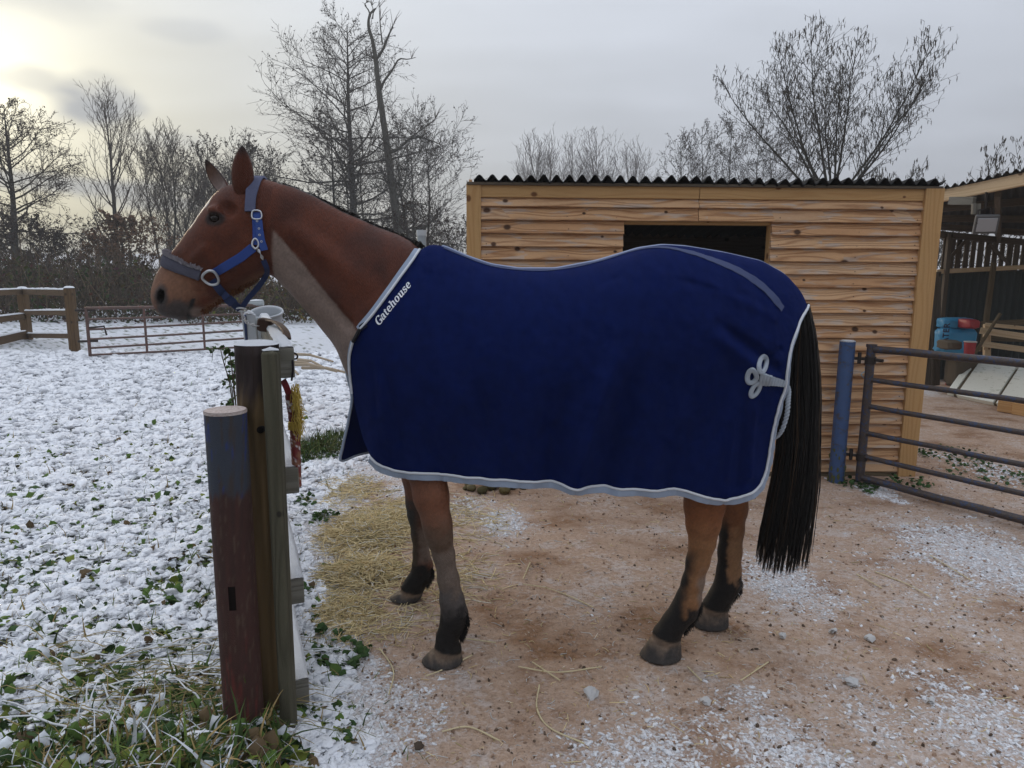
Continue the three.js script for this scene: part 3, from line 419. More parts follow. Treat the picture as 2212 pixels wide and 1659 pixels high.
    const pm = new THREE.MeshStandardMaterial({ roughness: 0.6, map: tex(256, 256, (i, j, c) => { const d = sst(0.25, 0.6, fbm(i * 0.012, j * 0.05, 4)) * 0.22 + 0.05 * n2(i * 0.3, j * 0.3); c[0] = 0.72 - d; c[1] = 0.73 - d; c[2] = 0.66 - d * 1.1; }), side: THREE.DoubleSide });
    part(s, 'board', slab(0, 0.07, 0.02, 1.0, 0.0, 0.045), pm); part(s, 'board', slab(0.11, 0.46, 0, 1.0, 0.0, 0.05), pm); part(s, 'board', slab(0.49, 1.0, 0.0, 0.98, 0.0, 0.05), pm);
    part(s, 'joint_strip', slab(0.072, 0.108, 0.01, 1.0, 0.0, 0.03), M.old); part(s, 'joint_strip', slab(0.462, 0.488, 0.0, 0.86, 0.0, 0.03), M.old);
  }
  for (const [px, py, ang, lab] of [[2188, 893, 0.5, 'square-ended yellow timber offcut by the white panel'], [2222, 900, 0.35, 'yellow timber offcut cut by the right frame edge']]) { const p = gr(px, py), b = thing('timber_offcut', lab, 'timber'), g = shiftUV(beam(0.17, 0.13, 0.17, 0.008), R0() * 3, R0() * 3); b.position.copy(p).setY(0); g.rotateY(ang); const m = shade(new THREE.Mesh(g, M.frame)); m.name = 'block'; m.position.set(0, 0.068, -0.06); b.add(m); const k = beam(0.13, 0.02, 0.15, 0.004); k.rotateY(ang + 0.1); const m2 = shade(new THREE.Mesh(k, M.pallet)); m2.name = 'lath'; m2.position.set(0.0, 0.144, -0.06); b.add(m2); }
}

// ---------------------------------------------------------------- the horse
const ZC = -2.70;                                    // plane of the horse's spine
const bp = (px, py, z = ZC) => at(px, py, z);
const segs = [];
// joints: [px, py, half depth px, half width m, z]
function chain(js, k = 0.03) { const J = js.map(([px, py, r, w, z]) => { const p = bp(px, py, z ?? ZC), s = mpp(p); return { p, r: r * s, w: w ?? r * s }; }); for (let i = 0; i + 1 < J.length; i++) segs.push({ a: J[i].p, b: J[i + 1].p, ra: J[i].r, rb: J[i + 1].r, wa: J[i].w, wb: J[i + 1].w, k }); }
// trunk
chain([[815, 640, 124, 0.15], [874, 720, 138, 0.19], [915, 748, 165, 0.22], [1000, 770, 188, 0.255], [1120, 790, 190, 0.275], [1260, 790, 196, 0.285], [1400, 745, 192, 0.27], [1510, 750, 178, 0.25], [1566, 770, 128, 0.2], [1606, 745, 84, 0.12], [1690, 672, 34, 0.045]], 0.06);
// neck
chain([[604, 494, 92, 0.078], [641, 512, 92, 0.08], [685, 546, 101, 0.085], [743, 588, 116, 0.1], [806, 634, 134, 0.14], [868, 690, 138, 0.185]], 0.03);
// head
chain([[604, 494, 90, 0.078], [562, 476, 84, 0.082], [527, 484, 82, 0.095], [503, 516, 81, 0.1], [468, 556, 77, 0.086], [433, 590, 70, 0.068], [406, 614, 64, 0.06], [385, 632, 54, 0.062], [371, 645, 40, 0.06]], 0.02);
chain([[404, 640, 40, 0.05], [420, 668, 18, 0.032]], 0.014);         // chin
chain([[372, 655, 32, 0.052], [398, 672, 20, 0.044]], 0.012);        // upper lip
chain([[555, 538, 58, 0.092], [522, 560, 52, 0.09]], 0.03);          // cheek
const ZNF = -2.47, ZFF = -2.99, ZNH = -2.52, ZFH = -2.77;
const F4 = (x, y) => [713.2 + x * 0.3307, 960.1 + y * 0.3307], H5 = (x, y) => [1316.7 + x * 0.3307, 960.1 + y * 0.3307];
const leg = (map, js, z) => chain(js.map(([x, y, r, w, dz]) => [...map(x, y), r * 0.3307, w, z + (dz || 0)]), 0.02);
leg(F4, [[590, -380, 200, 0.09, -0.13], [615, -120, 165, 0.08, -0.1], [624, 120, 134, 0.068, -0.055], [660, 340, 112, 0.058, -0.02], [700, 520, 92, 0.05], [712, 600, 84, 0.048], [742, 720, 68, 0.034], [772, 880, 66, 0.033], [796, 1020, 76, 0.036], [812, 1110, 84, 0.042], [800, 1175, 78, 0.041], [764, 1258, 66, 0.037], [765, 1330, 88, 0.05]], ZNF);
leg(F4, [[560, -300, 220, 0.12, 0.12], [560, 0, 150, 0.08, 0.05], [560, 200, 90, 0.055], [572, 380, 74, 0.048], [582, 460, 72, 0.046], [586, 590, 52, 0.032], [594, 710, 50, 0.031], [604, 790, 64, 0.037], [600, 850, 66, 0.04], [560, 900, 62, 0.037], [535, 945, 74, 0.046]], ZFF);
leg(H5, [[690, -320, 290, 0.12, -0.05], [680, -40, 230, 0.09, -0.02], [630, 220, 150, 0.075], [620, 400, 128, 0.06], [612, 520, 108, 0.054], [606, 640, 82, 0.044], [578, 760, 72, 0.037], [545, 900, 68, 0.036], [516, 1010, 78, 0.042], [486, 1085, 84, 0.045], [425, 1160, 76, 0.042], [372, 1245, 92, 0.05]], ZNH);
leg(H5, [[790, -320, 260, 0.13, 0.03], [800, -40, 190, 0.09], [805, 260, 108, 0.07], [808, 420, 88, 0.056], [798, 560, 76, 0.046], [786, 700, 74, 0.04], [780, 830, 76, 0.038], [772, 910, 82, 0.044], [730, 985, 74, 0.042], [690, 1055, 84, 0.05]], ZFH);
// hooves: sloping cone cut off at the ground; [coronet px, toe px at ground, heel px at ground]
const hooves = [];
const hoof = (map, cx, cy, rx, tx, ty, hx, z) => { const c = bp(...map(cx, cy), z), s = mpp(c) * 0.3307, t = bp(...map(tx, ty), z), h = bp(...map(hx, ty), z); hooves.push({ c, r: rx * s, tx: t.x, hx: h.x, z }); };
hoof(F4, 765, 1330, 92, 585, 1440, 868, ZNF); hoof(F4, 535, 948, 74, 375, 1010, 590, ZFF); hoof(H5, 372, 1250, 92, 190, 1380, 470, ZNH); hoof(H5, 690, 1060, 84, 530, 1200, 775, ZFH);
const EYE = bp(466, 472, ZC + 0.083);
const smin = (a, b, k) => { const h = Math.max(k - Math.abs(a - b), 0) / k; return Math.min(a, b) - h * h * k * 0.25; }, smax = (a, b, k) => -smin(-a, -b, k);
function sd1(s, x, y, z) {
  const ax = s.b.x - s.a.x, ay = s.b.y - s.a.y, az = s.b.z - s.a.z, t = clamp(((x - s.a.x) * ax + (y - s.a.y) * ay) / (ax * ax + ay * ay + 1e-9));
  const dx = x - s.a.x - ax * t, dy = y - s.a.y - ay * t, dz = z - s.a.z - az * t, r = s.ra + (s.rb - s.ra) * t, w = s.wa + (s.wb - s.wa) * t;
  const p2 = dx * dx + dy * dy, k0 = Math.sqrt(p2 / (r * r) + dz * dz / (w * w)), k1 = Math.sqrt(p2 / (r ** 4) + dz * dz / (w ** 4)) + 1e-6;
  return k0 < 0.05 ? -Math.min(r, w) * 0.95 : k0 * (k0 - 1) / k1;
}
function sdHoof(h, x, y, z) { // elliptical frustum from the coronet to the ground
  const H = h.c.y, t = clamp(1 - y / H, -0.2, 1.1), cx = lerp(h.c.x, (h.tx + h.hx) / 2, t), rx = lerp(h.r, (h.hx - h.tx) / 2, t), rz = lerp(h.r * 0.62, Math.abs(h.hx - h.tx) * 0.42, t), k = Math.hypot((x - cx) / rx, (z - h.z) / rz);
  return Math.max((k - 1) * Math.min(rx, rz) * 0.85, y - H * 1.04 - (h.c.x - x) * -0.25);
}
const ell = (x, y, z, c, a, b, d, rot = 0) => { let dx = x - c.x, dy = y - c.y; const dz = z - c.z; if (rot) { const cs = Math.cos(rot), sn = Math.sin(rot), q = dx * cs + dy * sn; dy = -dx * sn + dy * cs; dx = q; } const k0 = Math.hypot(dx / a, dy / b, dz / d), k1 = Math.hypot(dx / (a * a), dy / (b * b), dz / (d * d)) + 1e-6; return k0 < 0.05 ? -Math.min(a, b, d) : k0 * (k0 - 1) / k1; };
const NOS = bp(351, 641, ZC + 0.052), MOA = bp(416, 649, ZC + 0.062), MOB = bp(397, 692, ZC + 0.05), CREST = [bp(446, 536, ZC + 0.083), bp(408, 574, ZC + 0.062)], TEMP = bp(492, 452, ZC + 0.09), BROW = bp(468, 456, ZC + 0.083), JAWH = bp(455, 610, ZC + 0.086);
const JUG = [bp(628, 588, ZC + 0.1), bp(752, 700, ZC + 0.145)], NMU = [bp(640, 500, ZC + 0.068), bp(800, 620, ZC + 0.118)];
const capD = (x, y, z, a, b, r) => { const ax = b.x - a.x, ay = b.y - a.y, az = b.z - a.z, t = clamp(((x - a.x) * ax + (y - a.y) * ay + (z - a.z) * az) / (ax * ax + ay * ay + az * az)); return Math.hypot(x - a.x - ax * t, y - a.y - ay * t, z - a.z - az * t) - r; };
function detail(d, x, y, z) {
  for (const h of hooves) if (y < h.c.y + 0.06 && Math.abs(x - h.c.x) < 0.22 && Math.abs(z - h.z) < 0.14) d = smin(d, sdHoof(h, x, y, z), 0.008);
  if (x < -0.95 && y > 1.1) {
    const m = z > ZC ? z : 2 * ZC - z;             // both sides of the face alike
    d = smin(d, ell(x, y, m, BROW, 0.032, 0.016, 0.018, -0.3), 0.02);
    d = smin(d, capD(x, y, m, CREST[0], CREST[1], 0.009), 0.025);
    d = smax(d, -ell(x, y, m, TEMP, 0.03, 0.022, 0.014, -0.5), 0.02);
    d = smax(d, -ell(x, y, m, EYE, 0.021, 0.0145, 0.016, 0.12), 0.008);
    d = smin(d, ell(x, y, m, V(NOS.x + 0.006, NOS.y + 0.01, NOS.z - 0.012), 0.03, 0.042, 0.02, -0.4), 0.02);
    d = smax(d, -ell(x, y, m, V(NOS.x - 0.002, NOS.y, NOS.z + 0.004), 0.013, 0.027, 0.018, -0.35), 0.012);
    d = smax(d, -capD(x, y, m, MOA, MOB, 0.005), 0.014);
    d = smax(d, -ell(x, y, m, JAWH, 0.055, 0.022, 0.018, 0.7), 0.03);
  }
  if (y > 1.0 && x < -0.5 && x > -1.05) { const m = z > ZC ? z : 2 * ZC - z; d = smax(d, -capD(x, y, m, JUG[0], JUG[1], 0.012), 0.035); d = smin(d, capD(x, y, m, NMU[0], NMU[1], 0.02), 0.05); }
  return Math.max(d, 0.002 - y);
}
function sdHorse(x, y, z, list = segs) { let d = 9; for (const s of list) { const q = sd1(s, x, y, z); d = d === 9 ? q : smin(d, q, s.k); } return detail(d, x, y, z); }

// coat: pattern laid out on the horse's own side plane
const side = (() => { // side-plane coordinates in survey units
  const o = at(1106, 829, ZC), ux = at(1206, 829, ZC).x - o.x, f = camera; return (x, y) => { const v = V(x, y, ZC).project(f); return [(v.x + 1) / 2 * PW, (1 - v.y) / 2 * PH]; }; })();
const ft = (px, py, dz) => { const p = bp(px, py, ZC + dz); return side(p.x, p.y); };
const FN = ft(350, 641, 0.05), FM = ft(385, 672, 0.05), FL = ft(352, 668, 0.05), FE = ft(466, 473, 0.085), FMO = ft(416, 649, 0.055), FCH = ft(420, 676, 0.05);
const pl = (pts, q) => { for (let k = 1; k < pts.length; k++) if (q < pts[k][0]) { const [a, b] = pts[k - 1], [c, d] = pts[k]; return lerp(b, d, clamp((q - a) / (c - a))); } return pts[pts.length - 1][1]; };
const BAY = [0.112, 0.029, 0.0125], BAYD = [0.055, 0.0155, 0.0085], BLK = [0.011, 0.0095, 0.009], MEAL = [0.27, 0.14, 0.085], CLIP = [0.235, 0.168, 0.137], GREYB = [0.17, 0.13, 0.105];
const mix3 = (a, b, t) => [lerp(a[0], b[0], t), lerp(a[1], b[1], t), lerp(a[2], b[2], t)];
function coat(x, y, z) {
  const [u, v] = side(x, y), nz = fbm(x * 14, y * 14 + z * 9, 3), hair = n2(x * 150 + y * 90, y * 44 - x * 26) * 0.16 + n2b(x * 330, y * 160) * 0.08 + 0.08 * n2(x * 46 + y * 30, y * 15 - x * 9);
  let c = mix3(BAY, BAYD, clamp(0.4 + 0.7 * fbm(x * 5, y * 5, 2)));
  if (y > 0.85) {
    if (u < 600) { // head
      c = mix3(BAY, BAYD, clamp(0.2 + 0.6 * fbm(x * 7, y * 7, 2)));
      c = mix3(c, [0.2, 0.07, 0.032], sst(0.0, 60, 60 - Math.hypot((u - 400) * 0.7, v - 590)) * 0.55);
      const muz = Math.hypot((u - 378) * 0.8, (v - 625)), m = sst(75, 25, muz + nz * 14); c = mix3(c, MEAL, m * 0.75);
      c = mix3(c, [0.36, 0.2, 0.11], sst(24, 0, Math.abs(v - (692 - (u - 427) * 0.62)) ) * sst(430, 450, u) * sst(590, 540, u) * 0.8);
      const gz = Math.min(Math.hypot((u - FN[0]) / 16, (v - FN[1]) / 23), Math.hypot((u - FM[0] - (v - FM[1]) * -0.35) / 32, (v - FM[1]) / 21), Math.hypot((u - FL[0]) / 14, (v - FL[1]) / 17)); c = mix3(c, [0.06, 0.055, 0.055], sst(1.45, 0.7, gz + nz * 0.35) * 0.88);
      const nos = Math.hypot((u - FN[0]) / 9, (v - FN[1]) / 15); c = mix3(c, [0.012, 0.01, 0.01], sst(1.3, 0.8, nos));
      const mo = Math.abs((u - FMO[0]) * 0.92 + (v - FMO[1]) * 0.4) ; if (v > FMO[1] - 4 && v < FMO[1] + 45 && Math.abs(u - FMO[0] + 10) < 17) c = mix3(c, [0.02, 0.018, 0.018], sst(6, 2, mo));
      c = mix3(c, [0.28, 0.2, 0.165], sst(16, 6, Math.hypot((u - FCH[0]) * 0.8, (v - FCH[1]))) * 0.7);
      const ey = Math.hypot((u - FE[0]) / 19, (v - FE[1]) / 12.5); c = mix3(c, [0.02, 0.012, 0.01], sst(1.5, 0.95, ey) * 0.94);
      const off = Math.abs(z - ZC); // white star on the forehead
      c = mix3(c, [0.72, 0.68, 0.62], sst(0.055, 0.042, off + 0.012 * nz) * sst(1.0, 0.82, Math.abs(v - 455) / 42 + 0.15 * nz) * (u < 465 ? 1 : 0));
    } else if (u > 850) c = mix3(BAY, BAYD, 0.5);
    else {
      const up = pl([[575, 468], [629, 522], [689, 594], [748, 660], [790, 705]], u); // clipped stripe under the neck
      const t = sst(-4, 5, v - up + 3 * nz) * sst(596, 606, u + (v - 560) * 0.1);
      const tone = mix3(CLIP, [0.235, 0.165, 0.135], sst(0, 12, v - (up + 78)));
      c = mix3(mix3(BAY, BAYD, clamp(0.35 + 0.8 * fbm(x * 4 + 2, y * 4, 2))), tone, t);
      c = mix3(c, BLK, sst(0.022, 0.01, Math.abs(z - ZC)) * sst(-1, 1, up - 60 - v));
    }
  } else {
    const hindLeg = x > 0.2, near = z > ZC, zz = hindLeg ? (near ? ZNH : ZFH) : near ? ZNF : ZFF, v2 = V(x, y, zz).project(camera), cu = (v2.x + 1) / 2 * PW, cv = (1 - v2.y) / 2 * PH, lx = hindLeg ? (cu - 1316.7) / 0.3307 : (cu - 713.2) / 0.3307, ly = (cv - 960.1) / 0.3307, n4 = nz * 60;
    if (!hindLeg && near) {
      c = mix3([0.19, 0.075, 0.04], [0.12, 0.075, 0.05], sst(380, 620, ly + n4)); c = mix3(c, GREYB, sst(620, 760, ly + n4) * sst(1120, 900, ly) * 0.85); c = mix3(c, [0.075, 0.07, 0.07], sst(880, 1000, ly + n4) * 0.8); c = mix3(c, BLK, sst(1030, 1110, ly + n4));
    } else if (!hindLeg) {
      c = mix3([0.17, 0.07, 0.04], [0.035, 0.03, 0.027], sst(280, 420, ly + n4) * sst(640, 540, lx)); c = mix3(c, GREYB, sst(500, 600, ly + n4) * sst(780, 720, ly) * sst(560, 600, lx + n4 * 0.4) * 0.9); c = mix3(c, [0.06, 0.04, 0.025], sst(500, 620, ly) * sst(590, 560, lx)); c = mix3(c, BLK, sst(740, 810, ly + n4));
    } else if (near) {
      c = mix3([0.21, 0.075, 0.028], [0.24, 0.115, 0.05], sst(400, 700, ly + n4)); c = mix3(c, GREYB, sst(760, 900, ly + n4) * sst(540, 580, lx + n4 * 0.3) * 0.8); const front = 620 - (ly - 700) * 0.26; c = mix3(c, BLK, sst(20, -40, lx - front + n4 * 0.3 + 60) * sst(640, 760, ly) ); c = mix3(c, BLK, sst(1030, 1090, ly + n4));
    } else {
      c = mix3([0.2, 0.08, 0.035], [0.24, 0.13, 0.065], sst(420, 640, ly + n4)); c = mix3(c, BLK, sst(765, 740, lx + n4 * 0.25) * sst(420, 560, ly)); c = mix3(c, BLK, sst(850, 900, ly + n4));
    }
    for (const h of hooves) if (Math.abs(h.z - z) < 0.13 && Math.abs(x - h.c.x) < 0.22) { const lim = h.c.y * 0.97 - (h.c.x - x) * -0.22, t = sst(lim + 0.006, lim - 0.004, y + 0.004 * nz); if (t > 0) { const k = clamp(y / (h.c.y + 0.001)); const hc = mix3([0.05, 0.045, 0.042], [0.2, 0.145, 0.105], sst(0.3, 0.95, k + 0.4 * nz)); c = mix3(c, hc, t); } }
  }
  const k = 1 + hair + 0.1 * nz; return [c[0] * k, c[1] * k, c[2] * k];
}
// mesh the field (surface nets on a sparse grid)
function surfaceNets(lo, hi, h, field, near) {
  const nx = Math.ceil((hi.x - lo.x) / h), ny = Math.ceil((hi.y - lo.y) / h), nz = Math.ceil((hi.z - lo.z) / h), B = 8;
  const val = new Float32Array((nx + 1) * (ny + 1) * (nz + 1)).fill(NaN), id = (i, j, k) => (k * (ny + 1) + j) * (nx + 1) + i, cells = [];
  for (let bz = 0; bz < nz; bz += B) for (let by = 0; by < ny; by += B) for (let bx = 0; bx < nx; bx += B) {
    const cx = lo.x + (bx + B / 2) * h, cy = lo.y + (by + B / 2) * h, cz = lo.z + (bz + B / 2) * h, list = near(cx, cy, cz, B * h);
    if (!list) continue;
    const ex = Math.min(nx, bx + B), ey = Math.min(ny, by + B), ez = Math.min(nz, bz + B);
    for (let k = bz; k <= ez; k++) for (let j = by; j <= ey; j++) for (let i = bx; i <= ex; i++) { const q = id(i, j, k); if (val[q] !== val[q]) val[q] = field(lo.x + i * h, lo.y + j * h, lo.z + k * h, list); }
    for (let k = bz; k < ez; k++) for (let j = by; j < ey; j++) for (let i = bx; i < ex; i++) cells.push(i, j, k);
  }
  const vid = new Int32Array((nx + 1) * (ny + 1) * (nz + 1)).fill(-1), P = [], I = [], E = [[0, 1], [2, 3], [4, 5], [6, 7], [0, 2], [1, 3], [4, 6], [5, 7], [0, 4], [1, 5], [2, 6], [3, 7]];
  const c8 = new Float32Array(8);
  for (let q = 0; q < cells.length; q += 3) {
    const i = cells[q], j = cells[q + 1], k = cells[q + 2]; let m = 0;
    for (let c = 0; c < 8; c++) { c8[c] = val[id(i + (c & 1), j + (c >> 1 & 1), k + (c >> 2))]; if (c8[c] < 0) m |= 1 << c; }
    if (m === 0 || m === 255) continue;
    let x = 0, y = 0, z = 0, n = 0;
    for (const [a, b] of E) if ((m >> a & 1) !== (m >> b & 1)) { const t = c8[a] / (c8[a] - c8[b]); x += lerp(a & 1, b & 1, t); y += lerp(a >> 1 & 1, b >> 1 & 1, t); z += lerp(a >> 2, b >> 2, t); n++; }
    vid[id(i, j, k)] = P.length / 3; P.push(lo.x + (i + x / n) * h, lo.y + (j + y / n) * h, lo.z + (k + z / n) * h);
  }
  const quad = (a, b, c, d, f) => { if (a < 0 || b < 0 || c < 0 || d < 0) return; f ? I.push(a, b, c, a, c, d) : I.push(a, c, b, a, d, c); };
  for (let q = 0; q < cells.length; q += 3) {
    const i = cells[q], j = cells[q + 1], k = cells[q + 2], s = val[id(i, j, k)] < 0;
    if (j && k && s !== val[id(i + 1, j, k)] < 0) quad(vid[id(i, j - 1, k - 1)], vid[id(i, j, k - 1)], vid[id(i, j, k)], vid[id(i, j - 1, k)], s);
    if (i && k && s !== val[id(i, j + 1, k)] < 0) quad(vid[id(i - 1, j, k - 1)], vid[id(i - 1, j, k)], vid[id(i, j, k)], vid[id(i, j, k - 1)], s);
    if (i && j && s !== val[id(i, j, k + 1)] < 0) quad(vid[id(i - 1, j - 1, k)], vid[id(i, j - 1, k)], vid[id(i, j, k)], vid[id(i - 1, j, k)], s);
  }
  return { P, I };
}
const nearSegs = (x, y, z, size) => { let best = 9; const ds = segs.map((s) => { const d = sd1(s, x, y, z); if (d < best) best = d; return d; }); let b2 = best; for (const h of hooves) b2 = Math.min(b2, Math.hypot(x - h.c.x, y - h.c.y * 0.5, z - h.z) - 0.12); if (b2 > size * 1.2 + 0.02 || best < -size * 1.3 - 0.03) return null; const L = segs.filter((_, k) => ds[k] < best + size * 2.2 + 0.1); return L.length ? L : segs; };
const grad = (x, y, z) => { const e = 0.004, list = nearSegs(x, y, z, 0.03) || segs; return V(sdHorse(x + e, y, z, list) - sdHorse(x - e, y, z, list), sdHorse(x, y + e, z, list) - sdHorse(x, y - e, z, list), sdHorse(x, y, z + e, list) - sdHorse(x, y, z - e, list)).normalize(); };
const hBase = V(bp(1180, 1400, ZC).x, 0, ZC);
const horse = thing('horse', 'bay horse standing in side view with clipped neck and black lower legs', 'horse', hBase);
{
  const { P, I } = surfaceNets(V(-1.62, -0.012, -3.14), V(1.34, 1.86, -2.3), 0.0068, sdHorse, nearSegs), mb = new MB();
  for (let q = 0; q < P.length; q += 3) { const x = P[q], y = P[q + 1], z = P[q + 2], g = grad(x, y, z); mb.v(x, y, z, g.x, g.y, g.z, x * 1.0 + z * 0.6, y + z * 0.4, coat(x, y, z)); }
  mb.i = I;
  // ears: hollow leaf shapes rooted in the skull; s runs base to tip
  const ear = (base, tip, out, w, open) => { // out: direction the opening faces
    const ax = tip.clone().sub(base), L = ax.length(); ax.normalize(); const o = out.clone().addScaledVector(ax, -out.dot(ax)).normalize(), sd = V(0, 0, 0).crossVectors(ax, o), NS = 26, NA = 28, st = mb.p.length / 3, tmp = [];
    for (let i = 0; i <= NS; i++) { const s = i / NS, hw = w * Math.pow(Math.sin(Math.PI * clamp(0.14 + 0.86 * Math.pow(s, 0.92))), 0.72) * (s > 0.97 ? (1 - s) / 0.03 * 0.8 + 0.2 : 1), dp = hw * 0.82, cen = base.clone().addScaledVector(ax, s * L).addScaledVector(o, 0.012 * Math.sin(s * 3.1));
      for (let a = 0; a <= NA; a++) { const th = a / NA * Math.PI * 2, c = Math.cos(th), q = Math.sin(th); let d = -c * dp; const hollow = open * sst(0.08, 0.3, s) * sst(1.0, 0.85, s); if (c < 0) d = lerp(-c * dp * 0.55, c * dp * 0.62 + dp * 0.1, hollow * sst(0, 0.5, -c)); tmp.push(cen.clone().addScaledVector(sd, q * hw).addScaledVector(o, d)); } }
    for (let i = 0; i <= NS; i++) for (let a = 0; a <= NA; a++) { const s = i / NS, p = tmp[i * (NA + 1) + a], inner = Math.cos(a / NA * Math.PI * 2) < -0.25, edge = Math.abs(Math.sin(a / NA * Math.PI * 2)) > 0.93; let c = mix3(BAY, BAYD, 0.4); if (inner) c = mix3([0.23, 0.17, 0.15], [0.1, 0.05, 0.03], sst(0.25, 0.7, s)); c = mix3(c, BLK, Math.max(edge ? 0.8 * sst(0.1, 0.3, s) : 0, sst(0.72, 1.0, s) * 0.9)); const k = 1 + 0.12 * n2(p.x * 90, p.y * 60); mb.v(p.x, p.y, p.z, 0, 0, 1, p.x, p.y, c.map((q) => q * k)); }
    const N2 = NA + 1; for (let i = 0; i < NS; i++) for (let a = 0; a < NA; a++) { const p = st + i * N2 + a, q = p + N2; mb.i.push(p, p + 1, q, q, p + 1, q + 1); }
    const acc = new Map(); const add = (k, v) => { if (!acc.has(k)) acc.set(k, V(0, 0, 0)); acc.get(k).add(v); };
    for (let i = 0; i < NS; i++) for (let a = 0; a < NA; a++) { const p = i * N2 + a, q = p + N2, nn = tmp[p + 1].clone().sub(tmp[p]).cross(tmp[q].clone().sub(tmp[p])); for (const k of [p, p + 1, q, q + 1]) add(k, nn); }
    for (let i = 0; i <= NS; i++) { const a = acc.get(i * N2), b = acc.get(i * N2 + NA); if (a && b) { const s = a.clone().add(b); acc.set(i * N2, s); acc.set(i * N2 + NA, s); } }
    for (const [k, v] of acc) { v.normalize(); mb.n[(st + k) * 3] = v.x; mb.n[(st + k) * 3 + 1] = v.y; mb.n[(st + k) * 3 + 2] = v.z; }
  };
  ear(bp(525, 424, ZC + 0.052), bp(523.5, 314, ZC + 0.088), V(-0.42, 0.0, -0.9), 0.0405, 1);
  ear(bp(492, 418, ZC - 0.058), bp(443.6, 344.5, ZC - 0.11), V(-0.5, 0.1, 0.8), 0.031, 1);
  const fur = tex(512, 512, (i, j, c) => { const v = 0.5 + 0.3 * n2(i * 0.09 + j * 0.05, j * 0.022) + 0.25 * n2b(i * 0.33 + j * 0.12, j * 0.07); c[0] = c[1] = c[2] = v; }, false);
  const m = new THREE.MeshPhysicalMaterial({ vertexColors: true, roughness: 0.52, specularIntensity: 0.45, sheen: 0.06, sheenRoughness: 0.4, sheenColor: col(0.3, 0.22, 0.18), bumpMap: rep(fur, 5, 5), bumpScale: 0.0025 });
  part(horse, 'body', mb.geo(), m);
}
const hit = (px, py, z0 = -1.9, z1 = -3.2) => { const r = ray(px, py).normalize(), o = camera.position; let t = (z0 - o.z) / r.z; for (let k = 0; k < 260; k++) { const p = o.clone().addScaledVector(r, t), d = sdHorse(p.x, p.y, p.z); if (d < 0.0006) return p; t += Math.max(0.0008, d * 0.5); if (p.z < z1) return null; } return null; };
// eyes
for (const q of [1, -1]) {
  const c = V(EYE.x, EYE.y + 0.001, ZC + q * (EYE.z - ZC - 0.0085)), g = new THREE.SphereGeometry(0.0222, 28, 20); g.scale(1, 0.82, 0.95); g.translate(c.x, c.y, c.z);
  const e = part(horse, 'eye', g, new THREE.MeshPhysicalMaterial({ color: col(0.012, 0.007, 0.005), roughness: 0.12, specularIntensity: 0.5, clearcoat: 0.15, clearcoatRoughness: 0.05 }));
  const lid = (dy, bow, r) => { const mb = new MB(), pts = []; for (let k = 0; k <= 14; k++) { const t = k / 14 * 2 - 1, x = c.x + t * 0.021, y = c.y + 0.12 * t * 0.01 + dy * (1 - t * t), z = c.z + q * (0.0195 * Math.sqrt(Math.max(0.05, 1 - t * t * 0.78)) - Math.abs(bow)); pts.push(V(x, y, z)); } mb.tube(pts, (k, s) => r * Math.sin(Math.PI * clamp(0.08 + 0.84 * s)), 8); part(e, 'eyelid', mb.geo(), mat(0.022, 0.013, 0.01, 0.75)); };
  lid(0.0125, 0.003, 0.005); lid(-0.0105, 0.004, 0.0035);
}
// mane: short dark tufts along the crest, lying to the far side
{
  const r = rng(3), crest = [[556, 388], [572, 391], [600, 397], [629, 405], [674, 425], [718, 445], [796, 480], [850, 503], [905, 527]].map(([a, b]) => bp(a, b)), pts = curve(crest, 200), mb = new MB();
  for (let k = 0; k < 3600; k++) {
    const f = r() * 199.9, i = f | 0, p = pts[i].clone().lerp(pts[Math.min(200, i + 1)], f - i), L = (0.024 + 0.02 * r()) * (0.8 + 0.4 * n2(f * 0.3, 2)), lat = (r() - 0.62) * 0.03; p.y -= 0.014; p.z += lat;
    const q = V((r() - 0.2) * 0.5 + 0.2, 0.8, -0.55 + (r() - 0.5) * 0.7 + lat * 8).normalize(), a = p.clone().addScaledVector(q, L * 0.55), b = a.clone().add(V((r() - 0.3) * 0.014 + 0.01, -0.004 - 0.02 * r(), -0.022 * r() - 0.008));
    const t = 0.6 + r() * 0.8, br = r() < 0.1 ? 1.8 : 1; mb.tube([p, a, b], [0.0028, 0.0022, 0.0004], 3, { c: [0.016 * t * br, 0.0125 * t * br, 0.011 * t], open: true });
  }
  part(horse, 'mane', mb.geo(), new THREE.MeshPhysicalMaterial({ vertexColors: true, roughness: 0.6, specularIntensity: 0.3, side: THREE.DoubleSide }));
}
